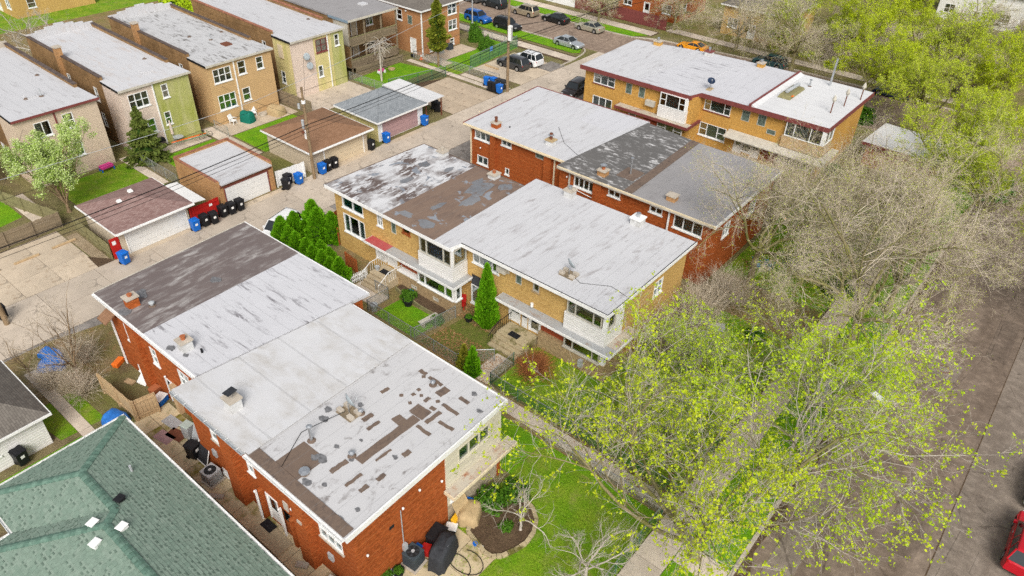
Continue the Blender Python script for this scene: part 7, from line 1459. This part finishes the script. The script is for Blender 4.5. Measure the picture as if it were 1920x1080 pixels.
for lb, x, y, z, a in (('black door mat on the steps with white rails', -38.9, 32.1, .722, .05), ('black and brown mats on the mossy steps', -25.9, 33.0, .662, 0), ('black door mat on the low stoop by the brick house', -26.1, 11.5, .142, 0)): tag(MB().rbox(x, y, .9, .55, z, z+.015, a).build('door_mat', 'black'), lb, 'door mat')
for lb, x, y, m, a in (('grey patterned mat in the brick house passage', -37.4, 12.2, 'steel', .1), ('dark brown mat in the brick house passage', -36.2, 11.8, 'rust', .2), ('mauve mat in the brick house passage', -36.6, 11.2, 'pinkdoor', .15)): tag(MB().rbox(x, y, 1.3, .75, .05, .065, a).build('floor_mat', m), lb, 'mat')
M['bluechair'] = plain('teal_sling', (.03, .2, .33), .6, .1); M['darkunit'] = plain('dark_unit', (.05, .065, .075), .5, .1)
def aircon(label, x, y, s=.8, h=.85, body='steel', a=0, slab=True):
    t = thing('air_conditioner', label, 'air conditioner', (x, y, .04))
    if slab: MB().rbox(x, y, s+.2, s+.2, .04, .14, a).build('pad', 'kerb', t)
    MB().rbox(x, y, s, s, .14, h+.1, a).build('casing', body, t, bevel=.03); MB().rbox(x, y, s+.02, s+.02, h+.1, h+.14, a).build('top_cover', 'steel' if body == 'steel' else body, t, bevel=.02)
    MB().cyl(x, y, h+.14, h+.15, s*.42, n=20).build('fan_well', 'dark', t)
    mb = MB()
    for i in range(6): q = i*1.047; mb.prism([(x+.06*math.cos(q), y+.06*math.sin(q)), (x+s*.38*math.cos(q-.25), y+s*.38*math.sin(q-.25)), (x+s*.38*math.cos(q+.2), y+s*.38*math.sin(q+.2))], h+.152, h+.165)
    mb.build('fan', 'charcoal', t); MB().cyl(x, y, h+.165, h+.19, .1, n=10).build('hub', 'steel', t)
    mb = MB()
    for k in range(7): mb.rbox(x, y, s+.012, s+.012, .2+.1*k, .215+.1*k, a)
    mb.build('louvres', 'charcoal', t)
    return t
aircon('grey air conditioner unit in the brick house passage', -31.3, 11.3, .85, .85, 'steel', .1); aircon('dark air conditioner unit at the brick end wall', -18.25, 15.2, .85, 1.0, 'darkunit', .1)
aircon('grey air conditioner unit at the orange brick house', -73.9, 74.6, .9, .8, 'steel'); aircon('darker air conditioner unit at the orange brick house', -73.9, 76.5, .9, .75, 'darkunit')
# covered grill at the end wall
def covered(name, label, x, y, lx, ly, h, a, mat, cat, seed, bump=.12, taper=.75):
    """draped cover: sagging folds over a hidden body"""
    rng = random.Random(seed); t = thing(name, label, cat, (x, y, .03)); mb = MB(); n = 28; c, s = math.cos(a), math.sin(a); prof = ((1.08, 0), (1.05, .3), (1.0, .62), (.93, .85), (taper, .97), (taper*.5, 1.02)); ph = rng.uniform(0, 6)
    for k, (f, zf) in enumerate(prof):
        for i in range(n):
            th = 6.2832*i/n; sx, sy = abs(math.cos(th))**.45*math.copysign(1, math.cos(th)), abs(math.sin(th))**.45*math.copysign(1, math.sin(th)); w = 1+bump*.5*math.sin(9*th+ph+k*.5)*(1-zf*.7)
            px, py = sx*lx/2*f*w, sy*ly/2*f*w; z = h*zf*(1+(bump*.6*math.sin(2*th+ph) if zf > .8 else 0))-(.02*math.sin(11*th) if k == 0 else 0)
            mb.v.append((x+c*px-s*py, y+s*px+c*py, max(.03, z+.03)))
    for k in range(len(prof)-1):
        for i in range(n): j = (i+1) % n; mb.f.append((k*n+i, k*n+j, (k+1)*n+j, (k+1)*n+i))
    mb.f.append(tuple((len(prof)-1)*n+i for i in range(n))); mb.build('cover', mat, t, smooth=True); return t
g = covered('barbecue_grill', 'barbecue grill under a black cover on the patio', -17.3, 16.5, 1.0, 2.0, 1.35, .3, 'charcoal', 'grill', 1); MB().cyl(-17.0, 16.5, 1.395, 1.405, .09, n=14).build('badge', 'steel', g)
covered('covered_furniture', 'tan tarp-covered heap beside the round bed', -18.0, 19.4, 1.2, 1.5, .75, .5, 'tancover', 'covered heap', 2); covered('covered_furniture', 'dark green covered grill behind the tan sided two-flat', -73.6, 42.7, 1.5, 1.1, 1.2, .3, 'green', 'covered grill', 3); covered('covered_furniture', 'tan covered patio furniture behind the tan sided two-flat', -73.0, 46.2, 1.9, 1.5, 1.0, .2, 'tancover', 'covered furniture', 4)
covered('tarp_heap', 'blue tarp heap behind the bare tree, upper one', -49.6, 10.0, 1.5, .9, .5, .4, 'tarp', 'tarp', 5, .2); covered('tarp_heap', 'blue tarp heap behind the bare tree, lower one', -48.4, 9.6, 1.7, 1.1, .5, .9, 'tarp', 'tarp', 6, .2); covered('tarp_heap', 'bright blue tarp bundle by the green roof corner', -40.1, 9.9, 1.3, 1.2, .7, .3, 'tarp', 'tarp', 7, .2)
def tub(label, x, y, lx, ly, h, a, mat, cat='tub', name='storage_tub', lid=None):
    t = thing(name, label, cat, (x, y, .04)); MB().rbox(x, y, lx, ly, .04, .04+h, a, 1.08).build('body', mat, t, bevel=.02); MB().rbox(x, y, lx*1.14, ly*1.14, .04+h, .1+h, a, .94).build('lid', lid or mat, t, bevel=.02); return t
tub('large black lidded tub against the brick end wall', -18.25, 17.0, .75, 1.0, .85, .2, 'black'); tub('red crate beside the black tub', -18.2, 16.1, .45, .5, .45, .4, 'red', 'crate'); tub('blue crate beside the dark air conditioner', -18.55, 15.75, .4, .5, .5, .1, 'blue', 'crate'); tub('white cooler box in the brick house passage', -39.6, 12.7, .6, .8, .45, .4, 'blue', 'cooler', 'cooler_box', 'white'); tub('salmon red box in the brick house passage', -40.6, 12.9, .5, .6, .5, .2, 'terra', 'box', 'storage_box'); tub('upturned orange tub behind the brick house', -45.2, 12.7, .4, .8, .3, .5, 'orange'); tub('blue bag of rubbish under the cardboard at the end wall', -18.4, 19.9, .7, .6, .4, .3, 'blue', 'bag', 'storage_bag'); tub('grey box of magazines at the foot of the brick end wall', -18.2, 18.1, .6, .5, .2, .5, 'black', 'box', 'storage_box', 'white'); tub('small yellow tool case at the foot of the brick end wall', -18.35, 18.6, .3, .5, .4, .2, 'yellow', 'case', 'tool_case'); tub('low pale box on the passage near the brick corner', -20.3, 11.4, .9, .7, .5, .2, 'trimgrey', 'box', 'storage_box')
def leaning(label, x, y, a, w, h, mat, name='leaning_panel', cat='panel', tilt=.35, fr='white'):
    t = thing(name, label, cat, (x, y, .04)); c, s = math.cos(a), math.sin(a); n = (-s, c)
    def P(u, v, o): return (x+c*u+n[0]*(v*math.sin(tilt)+o), y+s*u+n[1]*(v*math.sin(tilt)+o), .05+v*math.cos(tilt))
    mb = MB(); f = [P(-w/2, 0, 0), P(w/2, 0, 0), P(w/2, h, 0), P(-w/2, h, 0)]; b = [P(-w/2, 0, .05), P(w/2, 0, .05), P(w/2, h, .05), P(-w/2, h, .05)]; mb.poly(f).poly(b[::-1])
    for i in range(4): j = (i+1) % 4; mb.poly([f[i], b[i], b[j], f[j]])
    mb.build('sheet', mat, t); mb = MB()
    for i in range(4): mb.tube([f[i], f[(i+1) % 4]], .035, 4)
    mb.build('edge_frame', fr, t); return t
leaning('dark screen panel with white frame leaning on the brick wall', -33.0, 11.6, 0, 1.1, 1.8, 'charcoal'); leaning('grey door leaf leaning behind the screen panel', -34.2, 11.9, 0, .9, 2.0, 'steel', fr='steel'); leaning('cardboard sheet leaning by the pale corner bay', -18.0, 19.2, 1.57, 1.0, 1.4, 'tancover', tilt=.5, fr='tancover')
leaning('pale board lying against the brick wall by the alley', -42.2, 12.7, .2, .8, .9, 'white', tilt=.9)
# mobility: green lidded cart in the passage
tub('pale green lidded cart beside the brick wall', -35.4, 12.3, .6, .55, 1.1, .2, 'steel', 'cart', 'utility_cart', 'blind')
def pot(label, x, y, r, h, mat, plant=True, z=0.):
    t = thing('plant_pot', label, 'plant pot', (x, y, z)); MB().lathe(x, y, [(r*.75, z), (r, z+h*.9), (r*1.1, z+h*.9), (r*1.1, z+h), (r*.9, z+h), (r*.88, z+h*.85)], 14).build('pot', mat, t)
    if plant: o = bpy.data.objects.new('foliage', BS['leaf']); COL.objects.link(o); o.parent = t; o.location = (0, 0, h*.8); o.scale = (r*1.1, r*1.1, r*1.1)
    return t
pot('black barrel planter in the fenced garden', -35.0, 30.9, .38, .55, 'black'); pot('blue pot against the stone base', -35.9, 32.0, .3, .3, 'blue', False); pot('black pot near the window box', -30.1, 32.6, .32, .4, 'black'); pot('terracotta pot of flowers at the brick end wall', -18.4, 14.2, .32, .4, 'black'); pot('wide wire-hooped planter at the brick end wall', -18.7, 13.6, .42, .4, 'steel'); pot('grey urn at the chain-link corner', -36.5, 28.7, .28, .6, 'steel', False); pot('white small pot on the stone edging', -16.1, 18.25, .14, .15, 'white', False); pot('blue small pot on the stone edging', -16.5, 18.2, .13, .2, 'blue', False); pot('white barrel pot at the front steps', -39.6, 31.9, .2, .35, 'steel', False, .725); pot('black fire bowl at the corner house door', -75.6, 70.9, .3, .35, 'black', False)
# stone-edged garden bed
bed = thing('garden_bed', 'round garden bed with mossy stone edging', 'garden bed', (-16.1, 20, 0)); pts = [(-17.6, 19.0), (-17.35, 18.55), (-16.8, 18.4), (-16.3, 18.3), (-15.8, 18.15), (-15.3, 18.2), (-14.9, 18.6), (-14.6, 19.3), (-14.4, 20.1), (-14.5, 20.9), (-14.9, 21.7), (-15.6, 22.2), (-16.5, 22.4)]
MB().prism(pts+[(-17.6, 22.2)], 0, .1).build('soil', 'soil', bed)
for a, b in zip(pts[:-1], pts[1:]):
    a, b = Vector(a), Vector(b); n = max(1, round((b-a).length/.35))
    for i in range(n): q = a.lerp(b, (i+.5)/n); MB().rbox(q.x, q.y, (b-a).length/n*.93, .24, 0, .2+random.uniform(-.02, .03), math.atan2(b.y-a.y, b.x-a.x)).build('edging_stone', 'mossconc', bed, bevel=.02)
# raised timber planter, bench, chairs
pl = thing('raised_planter', 'raised timber planter along the stone base wall', 'planter', (-34, 31.3, 0))
for a, b in (((-37.2, 31.6), (-34.0, 31.2)), ((-34.0, 31.2), (-32.2, 31.2))): MB().prism([(a[0], a[1]-.05), (b[0], b[1]-.05), (b[0], b[1]+.05), (a[0], a[1]+.05)], 0, .35).build('timber', 'olivewood', pl)
MB().prism([(-37.2, 31.66), (-34, 31.26), (-32.2, 31.26), (-32.2, 32.25), (-37.2, 32.25)], 0, .25).build('soil', 'soil', pl)
def chair(label, x, y, a, mat, name='garden_chair', w=.6, h=.42):
    t = thing(name, label, 'chair', (x, y, .04)); c, s = math.cos(a), math.sin(a)
    def R(u, v): return (x+c*u-s*v, y+s*u+c*v)
    def bx(nm, u0, u1, v0, v1, z0, z1, sh=0): q = [R(u0, v0), R(u1, v0), R(u1, v1), R(u0, v1)]; MB().prism(q, z0+.04, z1+.04, [R(u0-sh, v0), R(u1-sh, v0), R(u1-sh, v1), R(u0-sh, v1)]).build(nm, mat, t)
    bx('seat', -w/2, w/2, -w/2, w/2, h-.05, h); bx('backrest', -w/2, -w/2+.06, -w/2, w/2, h, h+.6, .18)
    for u in (-w/2+.02, w/2-.08):
        for v in (-w/2, w/2-.06): bx('leg', u, u+.06, v, v+.06, 0, h-.05)
    for v in (-w/2-.06, w/2): bx('armrest', -w/2, w/2, v, v+.06, h+.2, h+.25)
    return t
chair('white plastic garden chair left of the green cover', -74.2, 41.2, .3, 'white'); chair('white plastic garden chair right of the green cover', -74.5, 44.1, -.3, 'white'); chair('red garden chair near the window box', -31.6, 33.4, .5-1.6, 'red'); chair('pale wooden chair against the tan brick wall', -32.4-.2, 33.7, -1.57, 'tancover'); chair('blue folding chair at the back red house yard', -16.4, 54.2, .5, 'bluechair'); chair('teal folding chair at the back red house yard', -15.6, 55.0, 1.4, 'bluechair')
b = thing('garden_bench', 'weathered pale bench at the dividing fence', 'bench', (-32.2, 30.4, 0)); MB().rbox(-32.2, 30.4, .5, 1.7, .4, .46, -.1).build('seat', 'trimgrey', b)
for y in (29.75, 31.05): MB().box(-32.4, -32.0, y-.05, y+.05, 0, .4).build('leg', 'trimgrey', b)
t = thing('folded_parasol', 'folded pale pink parasol on a round base', 'parasol', (-74.7, 34.2, 0)); MB().cyl(-74.7, 34.2, 0, .1, .35).build('base', 'steel', t); MB().cyl(-74.7, 34.2, .1, 2.5, .03).build('pole', 'steel', t); MB().lathe(-74.7, 34.2, [(.06, .9), (.16, 1.0), (.13, 1.8), (.05, 2.55)], 10).build('canopy', 'sidcream', t)
t = thing('patio_table', 'round patio table under the folded parasol', 'table', (-74.2, 34.5, 0)); MB().cyl(-74.2, 34.5, .7, .74, .55, n=18).build('top', 'steel', t)
for q in (0, 2.1, 4.2): MB().tube([(-74.2+.4*math.cos(q), 34.5+.4*math.sin(q), 0), (-74.2+.3*math.cos(q), 34.5+.3*math.sin(q), .7)], .025).build('leg', 'steel', t)
t = thing('kettle_grill', 'black barbecue grill beside the pink siding', 'grill', (-74.4, 32.6, 0)); MB().rbox(-74.4, 32.6, .6, 1.0, .75, 1.15, 0, .85).build('hood', 'black', t, bevel=.05)
for dx, dy in ((-.2, -.35), (.2, -.35), (-.2, .35), (.2, .35)): MB().box(-74.4+dx-.03, -74.4+dx+.03, 32.6+dy-.03, 32.6+dy+.03, 0, .75).build('leg', 'black', t)
t = thing('extension_ladder', 'aluminium ladder lying with orange rails behind the brick garage', 'ladder', (-73.4, 35.3, 0))
for s in (-.22, .22): MB().prism([(-73.5+s-.04, 33.4), (-73.5+s+.04, 33.4), (-73.0+s+.04, 37.2), (-73.0+s-.04, 37.2)], .5, .6).build('rail', 'orange' if s < 0 else 'metal', t)
for i in range(12): q = i/11; MB().tube([(-73.72+.5*q, 33.5+3.6*q, .55), (-73.28+.5*q, 33.5+3.6*q, .55)], .025).build('rung', 'metal', t)
t = thing('toy_bench', 'pink and purple play table on the beige house patio', 'toy', (-73.8, 26.3, 0)); MB().rbox(-73.8, 26.3, .7, 1.2, .3, .6, .1).build('top', 'pink', t, bevel=.04)
for dx, dy in ((-.3, -.6), (.3, -.6), (-.3, .6), (.3, .6)): MB().box(-73.85+dx, -73.75+dx, 26.25+dy, 26.35+dy, 0, .3).build('leg', 'blue', t)
t = thing('traffic_cone', 'orange traffic cone beside the corner house downspout', 'cone', (-73.9, 70.9, 0)); MB().rbox(-73.9, 70.9, .45, .45, .05, .1).build('base', 'orange', t); MB().lathe(-73.9, 70.9, [(.18, .1), (.13, .45)], 12).build('lower_cone', 'orange', t); MB().lathe(-73.9, 70.9, [(.128, .452), (.09, .75)], 12).build('band', 'white', t); MB().lathe(-73.9, 70.9, [(.088, .752), (.04, 1.0)], 12).build('tip', 'orange', t)
t = thing('toy_ride', 'pink plastic ride-on toy on the small lawn', 'toy', (-74.0, 63.6, 0)); MB().rbox(-74.0, 63.6, .5, 1.0, .25, .6, .2, .8).build('body', 'pink', t, bevel=.05)
for y in (63.2, 64.0): MB().tube([(-74.2, y, .22), (-73.8, y, .22)], .22, 12).build('wheel', 'white', t)
t = thing('toy_ride', 'small white play ring on the small lawn', 'toy', (-74.0, 65.4, 0)); MB().lathe(-74, 65.4, [(.45, .02), (.5, .2), (.35, .22), (.33, .04)], 16).build('ring', 'tancover', t)
t = thing('fire_ring', 'pale stone ring beside the tan cover', 'fire ring', (-73.8, 44.9, 0)); MB().lathe(-73.8, 44.9, [(.45, .03), (.47, .3), (.3, .3), (.28, .06)], 16).build('ring', 'kerb', t)
t = thing('bicycle', 'small bicycle leaning behind the ladder', 'bicycle', (-73.2, 37.0, 0))
for y in (36.6, 37.6):
    mb = MB(); mb.tube([(-73.2+0*math.cos(i*.4488), y+.3*math.cos(i*.4488), .33+.3*math.sin(i*.4488)) for i in range(15)], .025, 5); mb.build('wheel', 'rubber', t)
MB().tube([(-73.2, 36.6, .33), (-73.2, 36.85, .8), (-73.2, 37.35, .8), (-73.2, 37.6, .33)], .025).tube([(-73.2, 36.85, .8), (-73.2, 37.1, .35), (-73.2, 37.35, .8)], .025).build('frame', 'leafdk', t); MB().box(-73.3, -73.1, 36.75, 37.0, .88, .93).build('saddle', 'black', t); MB().tube([(-73.45, 37.4, .98), (-72.95, 37.4, .98)], .02).build('handlebar', 'steel', t)
wire('black garden hose curling on the patio', [(-16.4+.9*math.cos(q*.42)+.25*q*.1, 16.5+.55*math.sin(q*.42)+.04*q, .08) for q in range(22)], .025, 0, name='garden_hose')
# loose clutter: planks, debris
for i, (x, y, lx, ly, a, m, lb) in enumerate(((-42.9, 12.3, .7, .4, .3, 'tanwood', 'short tan offcut board on the dirt behind the brick house'), (-30.1, 10.75, .9, .3, .6, 'kerb', 'broken concrete block in the passage by the pilaster'), (-22.7, 11.2, .7, .35, .5, 'kerb', 'pale splash block at the brick pilaster'), (-13.2, 39.5, .12, 3.4, 1.2, 'rust', 'long rusty angle iron lying in the yard'), (-15.4, 44.6, 1.6, .9, .4, 'steel', 'grey metal box by the end of the tan row house'), (-12.8, 58.6, 1.1, .4, .5, 'white', 'white plank near the bare trees'))):
    tag(MB().rbox(x, y, lx, ly, .03, .16, a).build('loose_plank', m, bevel=.01), lb, 'debris')
tag(MB().rbox(-9.2, 62.0, .05, .05, 0, 2.4).build('sign_post', 'green'), 'thin green sign post by the pavement', 'post')
M['litter'] = leafmat('dead_leaves', (.26, .12, .05), (.42, .25, .12), .1)
def scatter(name, label, n, x0, x1, y0, y1, size, mat, z=.03, seed=1, up=2.):
    rng = np.random.default_rng(seed); c = np.stack([rng.uniform(x0, x1, n), rng.uniform(y0, y1, n), np.full(n, z)+rng.uniform(0, .03, n)], 1); nr = rng.normal(size=(n, 3)); nr[:, 2] = np.abs(nr[:, 2])+up; nr /= np.linalg.norm(nr, axis=1, keepdims=True); a = np.cross(nr, rng.normal(size=(n, 3))); a /= np.linalg.norm(a, axis=1, keepdims=True); b = np.cross(nr, a); s = size*rng.uniform(.5, 1.4, (n, 1))
    o = bpy.data.objects.new(name, np_mesh(name, np.stack([c-a*s*.5, c+b*s*.3, c+a*s*.5, c-b*s*.3], 1).reshape(-1, 3), np.arange(4*n).reshape(-1, 4), mat)); COL.objects.link(o); tag(o, label, 'leaves', kind='stuff'); return o
scatter('leaf_litter', 'brown fallen leaves along the garden fence', 2600, -31, -24.4, 27.2, 31, .12, 'litter'); scatter('leaf_litter', 'fallen leaves scattered in the yards on the right', 5000, -18, -9.6, 27, 70, .14, 'litter', seed=2); scatter('leaf_litter', 'leaf litter along the tan row house base', 700, -32, -28, 32.4, 34.0, .12, 'litter', seed=3)
def tufts(name, label, polys, dens, h, mat, seed):
    """upright grass blades"""
    rng = np.random.default_rng(seed); P_ = []
    for x0, x1, y0, y1 in polys: n = int((x1-x0)*(y1-y0)*dens); P_.append(np.stack([rng.uniform(x0, x1, n), rng.uniform(y0, y1, n), np.full(n, .01)], 1))
    c = np.concatenate(P_); n = len(c); k = np.sin(c[:, 0]*1.9)+np.sin(c[:, 1]*2.3+c[:, 0])+rng.normal(size=n)*.7; c = c[k > -.6]; n = len(c); th = rng.uniform(0, 6.28, n); a = np.stack([np.cos(th), np.sin(th), 0*th], 1)*.035; tip = np.stack([rng.normal(0, .05, n), rng.normal(0, .05, n), h*rng.uniform(.5, 1.3, n)], 1)
    o = bpy.data.objects.new(name, np_mesh(name, np.stack([c-a, c+a, c+tip], 1).reshape(-1, 3), np.arange(3*n).reshape(-1, 3), mat)); COL.objects.link(o); tag(o, label, 'grass', kind='stuff')
M['blade'] = leafmat('grass_blade', (.14, .32, .005), (.28, .42, .02), .35)
tufts('grass', 'green grass of the yards on the right', [(-18, -9.7, 12.5, 26), (-24, -9.7, 28.7, 33.5), (-18, -9.7, 33.7, 46)], 45, .1, 'blade', 1); tufts('grass', 'green grass of the small fenced plot', [(-36, -32, 28.5, 31), (-36.4, -28, 26.1, 28)], 60, .12, 'blade', 2); tufts('grass', 'grass of the parkway strip', [(-7.6, -4.95, 14, 60)], 30, .18, 'blade', 3)
